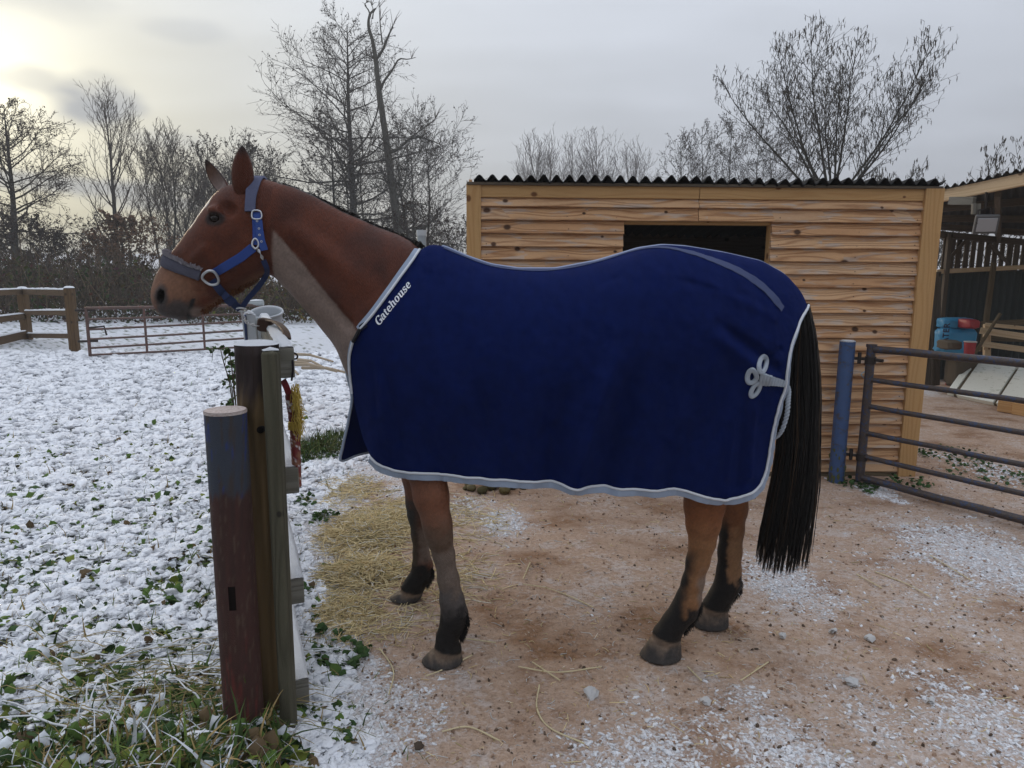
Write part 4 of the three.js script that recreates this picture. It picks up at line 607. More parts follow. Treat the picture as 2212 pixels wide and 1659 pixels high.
// tail
{
  const r = rng(9), mb = new MB(), dock = bp(1722, 640, ZC - 0.0), N = 2000;
  const left = [[640, 1712], [700, 1704], [760, 1688], [850, 1680], [950, 1682], [1050, 1664], [1150, 1642], [1240, 1630]], right = [[640, 1742], [700, 1758], [760, 1768], [850, 1773], [950, 1771], [1050, 1766], [1150, 1754], [1240, 1738]];
  for (let k = 0; k < N; k++) {
    const s = r(), depth = (r() - 0.5), end = 1150 + 92 * Math.pow(r(), 0.55) - 40 * Math.pow(Math.abs(s - 0.55) * 1.6, 3) + 14 * n2b(s * 9, 4) + (r() < 0.12 ? -110 * r() : 0), start = 655 + 120 * r() * r(), pts = [], cl = (Math.round(s * 13) + 0.3 * n2(Math.round(s * 13) * 3.3, 1)) / 13, pull = 0.95 * Math.sqrt(r());
    for (let i = 0; i <= 9; i++) { const t = i / 9, v = lerp(start, end, t), q = lerp(s, cl, pull * t * t), u = lerp(pl(left, v), pl(right, v), q) + 3.2 * n2(s * 9 + t * 1.9, k * 0.37) + (k % 37 === 0 ? -16 * t * t * (0.3 + s) : k % 41 === 0 ? 10 * t * t : 0), zz = ZC + depth * (0.1 + 0.05 * t) * Math.sqrt(1 - Math.pow(2 * q - 1, 2) * 0.85); pts.push(bp(u, v, zz)); }
    const tn = 0.6 + 0.8 * r(), w = r() < 0.16 ? [0.045, 0.028, 0.017] : [0.012, 0.011, 0.0105]; mb.tube(pts, (i, t) => 0.0029 * (1 - 0.8 * t * t), 3, { c: w.map((q) => q * tn), open: true });
  }
  const core = [[650, 1716, 1736], [700, 1722, 1750], [780, 1715, 1760], [900, 1700, 1762], [1020, 1682, 1758], [1060, 1676, 1754], [1090, 1672, 1748]].map(([v, a, b]) => [bp((a + b) / 2, v, ZC), (b - a) / 2 * 0.00185]);
  mb.tube(curve(core.map((c) => c[0]), 24), (i, t) => core[Math.min(6, Math.round(t * 6))][1] * 0.72 * sst(1.0, 0.85, t) + 0.002, 14, { c: [0.009, 0.008, 0.0075] });
  part(horse, 'tail', mb.geo(), new THREE.MeshPhysicalMaterial({ vertexColors: true, roughness: 0.5, specularIntensity: 0.3, side: THREE.DoubleSide }), 'long straight black tail');
}

{ // winter hair: fringe under the jaw and tufts behind the fetlocks
  const r = rng(88), mb = new MB();
  const jaw = curve([[440, 684], [470, 662], [500, 644], [530, 627], [560, 606], [580, 592]].map(([a, b]) => bp(a, b)), 100);
  for (let k = 0; k < 700; k++) { const f = r() * 99.9, i = f | 0, p = jaw[i].clone().lerp(jaw[i + 1], f - i).add(V(-0.004, 0.03 - 0.006 * r(), (r() - 0.5) * 0.05)), e = p.clone().add(V(0.004 + 0.01 * r(), -0.014 - 0.014 * r(), (r() - 0.5) * 0.01)), c = r() < 0.5 ? [0.2, 0.085, 0.035] : [0.12, 0.04, 0.018]; mb.tube([p, p.clone().lerp(e, 0.6).add(V(0, -0.001, 0)), e], [0.0013, 0.001, 0.0003], 3, { open: true, c }); }
  const tuft = (map, list, z, n, black) => { for (let k = 0; k < n; k++) { const i = Math.floor(r() * (list.length - 1)), t = r(), [a, b] = [lerp(list[i][0], list[i + 1][0], t), lerp(list[i][1], list[i + 1][1], t)], p = bp(...map(a, b), z + (r() - 0.5) * 0.045).add(V(-0.006, 0, 0)), e = p.clone().add(V(0.008 + 0.012 * r(), -0.014 - 0.018 * r(), (r() - 0.5) * 0.01)), f = 0.7 + 0.6 * r(); mb.tube([p, p.clone().lerp(e, 0.5).add(V(0.003, 0, 0)), e], [0.0016, 0.0012, 0.0004], 3, { open: true, c: [0.012 * f, 0.0105 * f, 0.0095 * f] }); } };
  tuft(F4, [[884, 1080], [893, 1140], [872, 1210], [845, 1260]], ZNF, 420); tuft(F4, [[664, 800], [664, 850], [620, 915]], ZFF, 260); tuft(H5, [[594, 1010], [585, 1075], [540, 1150], [480, 1220]], ZNH, 420); tuft(H5, [[858, 880], [852, 950], [790, 1010], [765, 1060]], ZFH, 300);
  part(horse, 'winter_hair', mb.geo(), new THREE.MeshPhysicalMaterial({ vertexColors: true, roughness: 0.6, specularIntensity: 0.3, side: THREE.DoubleSide })).userData.kind = 'stuff';
}

// ---------------------------------------------------------------- the rug
const rugTop = [[880, 560], [905, 540], [930, 528], [960, 532], [1010, 554], [1060, 571], [1120, 580], [1200, 580], [1290, 563], [1380, 536], [1430, 529], [1480, 532], [1560, 545], [1640, 563], [1690, 590], [1720, 622], [1745, 660]].map(([a, b]) => bp(a, b)).map((p) => [p.x, p.y]);
const WX = [[735, 0.05], [755, 0.1], [790, 0.175], [840, 0.235], [900, 0.275], [1000, 0.315], [1120, 0.335], [1300, 0.345], [1450, 0.335], [1560, 0.31], [1640, 0.255], [1690, 0.2], [1725, 0.14], [1760, 0.06]].map(([a, b]) => [bp(a, 760).x, b]);
const smoothPl = (T, x) => { let s = 0; for (const d of [-0.04, -0.02, 0, 0.02, 0.04]) s += pl(T, x + d); return s / 5; };
const topY = (x) => (pl(rugTop, x - 0.012) + pl(rugTop, x) + pl(rugTop, x + 0.012)) / 3;
function rugW(x, y) { // half width of the cloth at a point of the side plane
  const T = topY(x), w = smoothPl(WX, x), h = lerp(0.5, 0.4, sst(-0.4, 0.2, x)), q = clamp((T - y) / h, 0, 1), drop = Math.max(0, T - h - y);
  const e = lerp(1.72, 2.05, sst(-0.35, 0.3, x)); let W = w * Math.pow(Math.max(1e-5, 1 - Math.pow(1 - q, e)), 1 / e) ;
  W -= 0.1 * drop;
  // folds
  const low = sst(0.1, 0.75, T - y), mid = sst(0.05, 0.35, T - y), fold = (x0, y0, x1, y1, wd, amp) => { const ax = x1 - x0, ay = y1 - y0, L2 = ax * ax + ay * ay, t = ((x - x0) * ax + (y - y0) * ay) / L2, tc = clamp(t), d = Math.hypot(x - x0 - ax * tc, y - y0 - ay * tc); return amp * Math.exp(-d * d / (wd * wd)) * sst(-0.1, 0.35, t) ; };
  for (const k of FOLDS) W += fold(k[0], k[1], k[2], k[3], k[4], k[5]);
  W += low * (0.011 * Math.sin(x * 15 + 1.2 * n2(x * 2, y * 0.8) * 3) + 0.007 * Math.sin(x * 29 + 2 * n2b(x * 3, y * 1.1))) + mid * 0.005 * n2(x * 4.5, y * 2.4) + 0.0028 * n2b(x * 13 + y * 4, y * 9) + 0.0016 * n2(x * 31 + y * 12, y * 24) + 0.004 * Math.pow(Math.max(0, n2(x * 5 + y * 3.5, y * 6 - x * 2)), 2);
  const B = bodyW(x, y) + 0.013, k = 0.03, hh = Math.max(k - Math.abs(W - B), 0) / k; W = Math.max(W, B) + hh * hh * k * 0.25 - 0.0075 * (1 - 0) * 0;
  return Math.max(0.004, W);
}
// half width of the horse itself, so that the cloth lies on it
const bodyW = (() => { const x0 = -0.85, x1 = 1.4, y0 = 0.6, y1 = 1.72, N = 112, K = 56; let A = new Float32Array((N + 1) * (K + 1)); for (let j = 0; j <= K; j++) for (let i = 0; i <= N; i++) { const x = lerp(x0, x1, i / N), y = lerp(y0, y1, j / K); let z = ZC + 0.42, ok = false; for (let s = 0; s < 90; s++) { const d = sdHorse(x, y, z); if (d < 0.001) { ok = true; break; } z -= Math.max(0.004, d * 0.6); if (z < ZC) break; } A[j * (N + 1) + i] = ok ? z - ZC : -0.05; }
  for (let r = 0; r < 3; r++) { const C = A.slice(); for (let j = 1; j < K; j++) for (let i = 1; i < N; i++) { const o = j * (N + 1) + i; C[o] = Math.max(A[o] * 1, (A[o] * 4 + A[o - 1] + A[o + 1] + A[o - N - 1] + A[o + N + 1]) / 8); } A = C; }
  return (x, y) => { const a = clamp((x - x0) / (x1 - x0), 0, 0.9999) * N, b = clamp((y - y0) / (y1 - y0), 0, 0.9999) * K, i = a | 0, j = b | 0, u = a - i, v = b - j, o = j * (N + 1) + i; return lerp(lerp(A[o], A[o + 1], u), lerp(A[o + N + 1], A[o + N + 2], u), v); }; })();
const FOLDS = [[1325, 760, 1240, 1050, 0.036, 0.03], [1375, 770, 1310, 1050, 0.04, -0.018], [1240, 800, 1180, 1050, 0.035, -0.012], [1590, 860, 1575, 1080, 0.014, 0.009], [1615, 860, 1606, 1060, 0.014, -0.008], [1640, 850, 1632, 1040, 0.012, 0.008], [1545, 690, 1690, 800, 0.02, -0.014], [1530, 712, 1660, 815, 0.024, 0.014], [1480, 580, 1690, 690, 0.02, 0.006], [1450, 600, 1620, 640, 0.012, -0.004], [790, 730, 830, 960, 0.016, 0.008], [800, 725, 860, 960, 0.016, -0.007], [795, 735, 800, 900, 0.014, -0.006], [905, 600, 1010, 1030, 0.03, 0.008], [960, 640, 1090, 1030, 0.035, -0.007], [925, 570, 850, 700, 0.014, -0.004], [1640, 800, 1700, 760, 0.014, -0.008], [1120, 700, 1180, 1050, 0.04, 0.006], [1430, 760, 1440, 1060, 0.05, -0.007], [1010, 590, 1080, 640, 0.02, -0.004], [1290, 620, 1345, 600, 0.012, -0.003]].map(([a, b, c, d, w, m]) => { const p = bp(a, b, -2.38), q = bp(c, d, -2.38); return [p.x, p.y, q.x, q.y, w, m * 1.7]; });
// point of the near side cloth that shows at a survey position, lifted by h
const onRug = (px, py, h = 0) => { let z = -2.4, p; for (let k = 0; k < 14; k++) { p = bp(px, py, z); const w = rugW(p.x, p.y); z = lerp(z, ZC + w, 0.7); } p = bp(px, py, z); p.z = ZC + rugW(p.x, p.y) + h; return p; };
const rugN = (x, y) => { const e = 0.006; return V(-(rugW(x + e, y) - rugW(x - e, y)) / (2 * e), -(rugW(x, y + e) - rugW(x, y - e)) / (2 * e), 1).normalize(); };
const rug = thing('horse_rug', 'navy blue fleece rug with pale grey binding draped over the horse', 'horse rug', V(bp(1180, 1000).x, 0.7, ZC));
const fleeceBump = tex(512, 512, (i, j, c) => { const v = 0.5 + 0.25 * n2(i * 0.5, j * 0.5) + 0.25 * n2b(i * 0.21, j * 0.19); c[0] = c[1] = c[2] = v; }, false);
const fleece = new THREE.MeshPhysicalMaterial({ roughness: 0.95, specularIntensity: 0.1, sheen: 0.45, sheenRoughness: 0.35, sheenColor: col(0.04, 0.085, 0.4), bumpMap: rep(fleeceBump, 7, 7), bumpScale: 0.0018, side: THREE.DoubleSide,
  map: rep(tex(512, 512, (i, j, c) => { const f = 1 + 0.16 * fbm(i * 0.02, j * 0.015, 4) + 0.14 * n2(i * 0.45, j * 0.45); const lint = n2b(i * 0.23 + 40, j * 0.23) > 0.94 ? 3 : 1; c[0] = 0.0048 * f * lint; c[1] = 0.0118 * f * lint; c[2] = 0.074 * f; }), 1.6, 1.6) });
// outline of the near side, clockwise from the withers
const frontN = [[906, 541], [893, 560], [870, 592], [840, 634], [806, 680], [777, 714], [764, 738], [757, 770], [757, 800], [762, 850], [772, 900], [785, 950], [801, 986]].map(([a, b]) => onRug(a, b));
const hemN = [[801, 986], [822, 1004], [856, 1016], [900, 1021], [960, 1024], [1020, 1031], [1085, 1036], [1150, 1040], [1215, 1045], [1275, 1050], [1330, 1055], [1390, 1057], [1440, 1056], [1462, 1055], [1485, 1060], [1515, 1070], [1550, 1077], [1585, 1075], [1612, 1068]].map(([a, b]) => onRug(a, b));
const backN = [[1744, 660], [1728, 690], [1710, 740], [1700, 790], [1694, 838], [1684, 865], [1673, 905], [1664, 950], [1656, 1000], [1648, 1030], [1634, 1054], [1612, 1068]].map(([a, b]) => onRug(a, b));
const topN = rugTop.filter(([x]) => x > frontN[0].x && x < backN[0].x).map(([x, y]) => V(x, topY(x), ZC)); topN.unshift(frontN[0].clone()); topN.push(backN[0].clone());
function panel(front, hem, back, top, sgn) {
  const NU = 210, NV = 130, q = (P) => new THREE.CatmullRomCurve3(P.map((p) => V(p.x, p.y, 0)), false, 'centripetal'), F = q(front), H = q(hem), B = q(back), T = q(top), mb = new MB();
  const cT = T.getSpacedPoints(NU), cH = H.getSpacedPoints(NU), cF = F.getSpacedPoints(400), cB = B.getSpacedPoints(400), f0 = cT[0], f1 = cT[NU], h0 = cH[0], h1 = cH[NU];
  const pick = (A, s) => { const f = s * 400, i = Math.min(399, f | 0); return A[i].clone().lerp(A[i + 1], f - i); };
  for (let j = 0; j <= NV; j++) { const t = j / NV, s = 0.35 * t + 0.65 * t * t, a = pick(cF, s), b = pick(cB, s);
    for (let i = 0; i <= NU; i++) { const u = i / NU, x = lerp(cT[i].x, cH[i].x, s) + lerp(a.x, b.x, u) - lerp(lerp(f0.x, f1.x, u), lerp(h0.x, h1.x, u), s); let y = lerp(cT[i].y, cH[i].y, s) + lerp(a.y, b.y, u) - lerp(lerp(f0.y, f1.y, u), lerp(h0.y, h1.y, u), s); const tp = topY(x); if (y > tp || j === 0) y = j === 0 ? Math.min(Math.max(y, tp - 0.3), Math.max(y, tp)) : Math.min(y, tp - 0.0002 * j); const w = j === 0 && u > 0.02 && u < 0.98 && y >= tp - 0.001 ? 0.0 : rugW(x, y); mb.v(x, y, ZC + sgn * w, 0, 0, sgn, x, y); } }
  for (let j = 0; j < NV; j++) for (let i = 0; i < NU; i++) { const a = j * (NU + 1) + i, b = a + NU + 1; sgn > 0 ? mb.i.push(a, b, a + 1, a + 1, b, b + 1) : mb.i.push(a, a + 1, b, a + 1, b + 1, b); }
  const g = mb.geo(); g.computeVertexNormals(); return g;
}
part(rug, 'near_side_fleece', panel(frontN, hemN, backN, topN, 1), fleece);
const bf = (a, b, w = 0.06) => bp(a, b, ZC - w);
const frontF = [[906, 541], [885, 565], [862, 600], [830, 645], [790, 700], [765, 735], [746, 757], [745, 800], [756, 860], [752, 910], [744, 960], [741, 990]].map(([a, b]) => { const p = bf(a, b, 0.05); return p; }); frontF[0].copy(frontN[0]);
const hemF = [[741, 990], [770, 985], [801, 986], ...[[822, 1004], [856, 1016], [960, 1024], [1085, 1036], [1215, 1045], [1330, 1055], [1440, 1056], [1550, 1077], [1612, 1068]]].map(([a, b], k) => (k < 3 ? bf(a, b, 0.05) : onRug(a, b)));
part(rug, 'far_side_fleece', panel(frontF, hemF, backN, topN, -1), fleece);
// binding: flat grey tape outside a white piping, along an edge curve; out = direction away from the cloth in the side plane
const tapeM = new THREE.MeshStandardMaterial({ color: col(0.33, 0.39, 0.5), roughness: 0.75, bumpMap: rep(fleeceBump, 20, 20), bumpScale: 0.0012, side: THREE.DoubleSide }), pipeM = mat(0.72, 0.74, 0.78, 0.6, { bumpMap: rep(fleeceBump, 30, 30), bumpScale: 0.001 });
const FS = 1;
function edging(pts, w, sgn, n, taper) {
  const c = curve(pts, n), tape = new MB(), pip = new MB(), P = [], N = [], Q = [];
  for (const p of c) p.z = ZC + rugW(p.x, p.y) + 0.0015;
  for (let k = 0; k <= n; k++) { const p = c[k], nn = rugN(p.x, p.y); const t = c[Math.min(n, k + 1)].clone().sub(c[Math.max(0, k - 1)]).normalize(), out = t.clone().cross(nn).multiplyScalar(sgn); const W = typeof w === 'function' ? w(k / n) : w; P.push(p.clone().addScaledVector(out, W * 0.5).addScaledVector(nn, 0.001)); N.push(nn.clone()); Q.push(p.clone().addScaledVector(nn, 0.0045)); }
  tape.strap(P, N, w, 0.004); pip.tube(Q, 0.0047, 8); const a = part(rug, 'binding_tape', tape.geo(), tapeM); part(a, 'white_piping', pip.geo(), pipeM);
}
edging([...backN.slice().reverse().slice(1).reverse().slice(0, 11), ...hemN.slice().reverse().slice(0)], (t) => 0.021 * sst(-0.05, 0.3, t) + 0.006, -1, 260);
edging(frontN.slice(0, 6).map((p) => p.clone()), 0.019, FS, 80);
edging(frontN.slice(6, 10).map((p) => p.clone()), 0.012, FS, 40);
{ // edge tape of the far front flap
  const pts = curve(frontF.slice(5).concat(hemF.slice(1, 3)).map((p) => V(p.x, p.y, ZC - rugW(p.x, p.y))), 90), mb = new MB(); mb.tube(pts, 0.0075, 8, { flat: 0.6 }); part(rug, 'binding_tape', mb.geo(), tapeM);
}
{ // spine tape: along the ridge, slipping to the near side over the croup
  const P = [], N = [], path = [[960, 536], [1010, 557], [1060, 574], [1120, 583], [1200, 583], [1290, 566], [1380, 539.5], [1430, 535], [1480, 543], [1540, 562], [1600, 588], [1650, 622], [1690, 668]].map(([a, b], k) => { const p = onRug(a, b); return p; }); const c = curve(path, 160);
  for (const p of c) { p.y = Math.min(p.y, topY(p.x) - 0.0005); p.z = ZC + rugW(p.x, p.y); const n = rugN(p.x, p.y); P.push(p.clone().addScaledVector(n, 0.001)); N.push(n); }
  const mb = new MB(); mb.strap(P, N, (t) => lerp(0.02, 0.036, sst(0.55, 0.75, t)), 0.0022); part(rug, 'spine_tape', mb.geo(), mat(0.06, 0.075, 0.15, 0.85));
  const Q = [], NQ = []; for (let k = 0; k <= 120; k++) { const x = lerp(bp(955, 540).x, bp(1700, 600).x, k / 120); Q.push(V(x, topY(x) + 0.0, ZC + 0.001)); NQ.push(V(0, 1, 0.1)); } const m2 = new MB(); m2.strap(Q, NQ, 0.03, 0.0035); part(rug, 'ridge_tape', m2.geo(), mat(0.24, 0.28, 0.4, 0.85));
}
{ // stitched name along the neckline, curved to the cloth
  const font = await new FontLoader().loadAsync('fonts/droid/droid_serif_bold.typeface.json'), A = onRug(818, 706), B = onRug(891, 614), word = 'Gatehouse', dx = B.x - A.x, dy = B.y - A.y, L = Math.hypot(dx, dy), c = dx / L, s = dy / L, W = font.generateShapes(word, 1); let maxX = 0; for (const sh of W) for (const p of sh.getPoints()) maxX = Math.max(maxX, p.x); const size = L / maxX * 0.98;
  const let_ = thing; let X = 0;
  for (const ch of word) { const g = new TextGeometry(ch, { font, size: size * (ch === 'G' ? 1.12 : 1), depth: 0.002, curveSegments: 4, bevelEnabled: false }); const adv = font.data.glyphs[ch].ha / font.data.resolution * size * 0.985, p = g.attributes.position; for (let k = 0; k < p.count; k++) { const x = X + p.getX(k) + p.getY(k) * 0.26, y = p.getY(k), z = p.getZ(k), wx = A.x + c * x - s * y, wy = A.y + s * x + c * y; p.setXYZ(k, wx, wy, ZC + rugW(wx, wy) + 0.0008 + z); } g.computeVertexNormals(); X += adv; part(rug, 'letter', g, mat(0.76, 0.78, 0.83, 0.7)); }
}
{ // cord ornament near the tail: three loops, a bound shank and a hanging plaited cord
  const cm = mat(0.5, 0.55, 0.62, 0.8, { bumpMap: rep(fleeceBump, 30, 30), bumpScale: 0.002 });
  const K = (x, y) => [1563.6 + x * 0.1323, 740.7 + y * 0.1323]; // zoomed survey of the ornament
  const orn = (pts, r, closed, name, h = 0.006, n = 60) => { const P = curve(pts.map(([x, y]) => onRug(...K(x, y), h)), n, closed), mb = new MB(); mb.tube(closed ? P.slice(0, -1) : P, r, 8, { loop: closed }); return part(rug, name, mb.geo(), cm); };
  for (const off of [0, 1]) { const g = (pts, cx, cy) => pts.map(([x, y]) => [lerp(x, cx, off * 0.3), lerp(y, cy, off * 0.2)]);
    orn(g([[575, 480], [555, 380], [590, 250], [645, 205], [695, 260], [685, 370], [625, 480]], 625, 360), 0.0062, true, 'cord_loop');
    orn(g([[540, 560], [515, 480], [460, 425], [400, 455], [365, 540], [370, 620], [410, 660], [480, 640], [530, 590]], 450, 550), 0.0062, true, 'cord_loop');
    orn(g([[575, 640], [500, 680], [440, 760], [420, 840], [445, 880], [510, 845], [570, 760], [590, 680]], 510, 765), 0.0062, true, 'cord_loop'); }
  for (let k = 0; k < 9; k++) { const t = k / 8, x = lerp(600, 960, t), y = lerp(580, 660, t), hw = lerp(88, 50, t); orn([[x + 22, y - hw], [x + 6, y], [x - 14, y + hw]], 0.0072, false, 'cord_binding', 0.006, 12); }
  const h = [[990, 660], [1040, 720], [1055, 800], [1050, 900], [1045, 1000], [1035, 1130], [1010, 1250], [960, 1400], [900, 1500], [820, 1565]].map(([x, y], k) => bp(...K(x, y), -2.52 + 0.05 * Math.sin(k / 9 * 3.1))); const c = curve(h, 140);
  for (let st = 0; st < 2; st++) { const mb = new MB(), P = c.map((p, k) => p.clone().add(V(Math.cos(k * 0.42 + st * 3.14) * 0.0042, 0, Math.sin(k * 0.42 + st * 3.14) * 0.0042))); mb.tube(P, (k, t) => 0.0062 * lerp(1, 0.7, t), 7); part(rug, 'hanging_cord', mb.geo(), cm); }
}
{ // chest clip
  const a = onRug(779, 709, 0.006), b = onRug(764, 738, 0.006), g = timber(a, b, 0.028, 0.012, V(0, 0, 1), 0.004); const k = part(rug, 'clip', g, mat(0.015, 0.015, 0.017, 0.35)); const c = a.clone().lerp(b, 0.5).add(V(0, 0, 0.009)); const g2 = timber(c.clone().lerp(a, 0.4), c.clone().lerp(b, 0.4), 0.018, 0.008, V(0, 0, 1), 0.003); part(k, 'clip_tongue', g2, mat(0.03, 0.03, 0.033, 0.3));
  const s = new MB(), P = [onRug(792, 700, 0.004), onRug(785, 704, 0.005), a.clone()]; s.strap(P, P.map((p) => rugN(p.x, p.y)), 0.022, 0.003); part(rug, 'clip_strap', s.geo(), mat(0.012, 0.014, 0.03, 0.8));
}

// ---------------------------------------------------------------- head collar
const hc = thing('head_collar', 'blue webbing head collar with grey fleece noseband and silver rings on the horse\'s head', 'head collar', bp(480, 560));
const webTex = tex(128, 128, (i, j, c) => { const v = 0.5 + 0.35 * Math.sin(i * 0.8) * Math.sin(j * 0.8) + 0.1 * n2(i, j); c[0] = c[1] = c[2] = v; }, false);
const web = (r, g, b) => new THREE.MeshStandardMaterial({ color: col(r, g, b), roughness: 0.8, bumpMap: rep(webTex, 40, 40), bumpScale: 0.001, side: THREE.DoubleSide });
const webB = web(0.028, 0.07, 0.3), webD = web(0.016, 0.03, 0.1), webG = web(0.1, 0.11, 0.19);
const surfPts = (list, n, lift) => { const c = []; for (let k = 0; k <= n; k++) { const f = k / n * (list.length - 1), i = Math.min(list.length - 2, f | 0), px = lerp(list[i][0], list[i + 1][0], f - i), py = lerp(list[i][1], list[i + 1][1], f - i), h = hit(px, py); if (h) c.push(h.addScaledVector(grad(h.x, h.y, h.z), lift)); } const out = c.map((p, k) => { const a = c[Math.max(0, k - 1)], b = c[Math.min(c.length - 1, k + 1)]; return p.clone().multiplyScalar(2).add(a).add(b).multiplyScalar(0.25); }); return out; };
const gN = (P) => P.map((p) => grad(p.x, p.y, p.z));
const strapOn = (list, w, m, name, n = 24, lift = 0.002, parent = hc, th = 0.0032) => { const P = surfPts(list, n, lift), mb = new MB(); mb.strap(P, gN(P), w, th); return part(parent, name, mb.geo(), m); };
// closed way round the head in a plane through two survey points and the line of sight's depth
const around = (c0, dirs, from, to, n, lift) => { const P = []; for (let k = 0; k <= n; k++) { const a = lerp(from, to, k / n), d = dirs[0].clone().multiplyScalar(Math.cos(a)).addScaledVector(dirs[1], Math.sin(a)); let t = 0.005; for (let i = 0; i < 120; i++) { const q = c0.clone().addScaledVector(d, t), s = sdHorse(q.x, q.y, q.z); if (s > -0.0005) break; t += Math.max(0.001, -s * 0.5); } P.push(c0.clone().addScaledVector(d, t + lift)); } return P; };
{
  // fleece noseband: over the bridge of the nose from ring to ring
  const a = bp(352, 558), b = bp(452, 594), c = a.clone().lerp(b, 0.42), e1 = a.clone().sub(b).normalize(), P = around(c, [e1, V(0, 0, 1)], 2.5, -2.5, 70, 0.006), mb = new MB();
  mb.tube(P, (k, t) => 0.028 * (0.8 + 0.2 * Math.sin(Math.PI * t)) * (1 + 0.06 * n2(t * 30, 2)), 20, { wob: 0.06, flat: 0.38, n0: P[0].clone().sub(c).normalize() });
  const fl = part(hc, 'fleece_noseband', mb.geo(), new THREE.MeshPhysicalMaterial({ color: col(0.13, 0.13, 0.19), roughness: 1, sheen: 0.6, sheenColor: col(0.5, 0.46, 0.5), sheenRoughness: 0.6, bumpMap: rep(fleeceBump, 40, 40), bumpScale: 0.008 }));
  const up = bp(393, 538).sub(bp(384, 560)).normalize().multiplyScalar(0.024), r = new MB(), pile = rng(77); // pile standing proud along the upper edge
  for (let k = 0; k < 1500; k++) { const i = pile() * 69, j = i | 0, p = P[j].clone().lerp(P[j + 1], i - j), g = grad(p.x, p.y, p.z), s = p.clone().addScaledVector(up, 0.75 + pile() * 0.35).addScaledVector(g, 0.004 + 0.008 * pile()), e = s.clone().addScaledVector(up, 0.2 + 0.25 * pile()).addScaledVector(g, 0.006 * pile()).add(V((pile() - 0.5) * 0.006, (pile() - 0.5) * 0.006, (pile() - 0.5) * 0.006)); r.tube([s, e], [0.0022, 0.0009], 3, { open: true }); }
  part(fl, 'fleece_pile', r.geo(), mat(0.36, 0.33, 0.36, 1)).userData.kind = 'stuff';
  // rear of the noseband, under the jaw
  { const P = surfPts([[458, 604], [466, 614], [474, 624], [482, 634]], 20, 0.002), e = P[P.length - 1], Q = P.concat(curve([e, bp(496, 648, ZC + 0.052), bp(510, 660, ZC + 0.03), bp(520, 667, ZC + 0.014)], 12).slice(1)), N = Q.map((p, k) => (k < P.length ? grad(p.x, p.y, p.z) : V(0.1, -0.15, 1))), m2 = new MB(); m2.strap(Q, N, 0.031, 0.0035); part(hc, 'chin_strap', m2.geo(), webD); }
  const kq = [bp(491, 644, ZC + 0.063), bp(504, 655, ZC + 0.046)], km = new MB(); km.strap(kq, [V(0.1, -0.15, 1), V(0.1, -0.15, 1)], 0.037, 0.006); const k1 = part(hc, 'strap_keeper', km.geo(), webD); k1.userData.label = 'dark sliding buckle on the chin strap';
  strapOn([[462, 590], [490, 574], [520, 556], [548, 534]], 0.033, webB, 'cheek_strap', 30, 0.002);
  // headpiece over the poll
  const p0 = bp(556, 396), p1 = bp(560, 520), cc = bp(560, 452), d1 = p0.clone().sub(p1).normalize(), H = around(cc, [d1, V(0, 0, 1)], 1.75, -1.9, 80, 0.003), hb = new MB(); hb.strap(H, H.map((p) => p.clone().sub(cc).normalize()), (t) => lerp(0.038, 0.05, sst(0.15, 0.35, t)), 0.008); part(hc, 'padded_headpiece', hb.geo(), webG);
  strapOn([[553, 458], [554, 475], [555, 495], [555, 512], [555, 530]], 0.029, webB, 'headpiece_strap', 20, 0.003);
  const bt = strapOn([[555, 462], [560, 480], [562, 500], [565, 520], [572, 541]], 0.027, web(0.035, 0.085, 0.33), 'buckle_strap', 24, 0.0075);
  for (const [x, y] of [[557, 478], [561, 494], [562, 508], [566, 522]]) { const h = hit(x, y), g = grad(h.x, h.y, h.z), e = new MB(), lp = [], o = h.clone().addScaledVector(g, 0.0115), a1 = V(1, 0, 0).cross(g).normalize(), a2 = g.clone().cross(a1); for (let k = 0; k < 12; k++) lp.push(o.clone().addScaledVector(a1, Math.cos(k / 12 * 6.283) * 0.0032).addScaledVector(a2, Math.sin(k / 12 * 6.283) * 0.0032)); e.tube(lp, 0.0012, 5, { loop: true }); part(bt, 'eyelet', e.geo(), M.chrome); }
  const ringOn = (list, r, name, lift = 0.008, closed = true) => { const c = list.map(([x, y]) => { const h = hit(x, y); return h.addScaledVector(grad(h.x, h.y, h.z), lift); }), P = curve(c, 60, closed), mb = new MB(); mb.tube(closed ? P.slice(0, -1) : P, r, 8, { loop: closed }); return part(hc, name, mb.geo(), M.chrome); };
  ringOn([[452, 583], [462, 584], [474, 602], [472, 611], [458, 614], [446, 608], [438, 599], [440, 592]], 0.0052, 'square_ring'); 
  ringOn([[548, 457], [564, 458], [566, 472], [547, 472]], 0.003, 'buckle', 0.011);
  ringOn([[547, 521], [552, 516], [557, 520], [559, 530], [553, 537], [546, 531]], 0.0038, 'round_ring');
  // throat clip and the strap hanging under the jaw to the chin ring
  const n1 = hit(558, 538), g1 = grad(n1.x, n1.y, n1.z), q0 = n1.clone().addScaledVector(g1, 0.01), q1 = hit(571, 562).add(V(0, 0, 0.012)), sn = new MB(); sn.tube(curve([q0, q0.clone().lerp(q1, 0.5).add(V(0.002, 0, 0.003)), q1], 12), [...Array(13)].map((_, k) => 0.004 + 0.0025 * Math.sin(k * 0.9)), 8); part(hc, 'snap_hook', sn.geo(), M.chrome);
  const th = curve([q1, bp(576, 580, ZC + 0.07), bp(574, 596, ZC + 0.03), bp(556, 622, ZC + 0.005), bp(536, 645, ZC + 0.0), bp(524, 662, ZC + 0.005)], 40), tb = new MB(); tb.strap(th, th.map((_, k) => V(0.5, 0.1, 0.8)), 0.02, 0.003); part(hc, 'throat_strap', tb.geo(), webD);
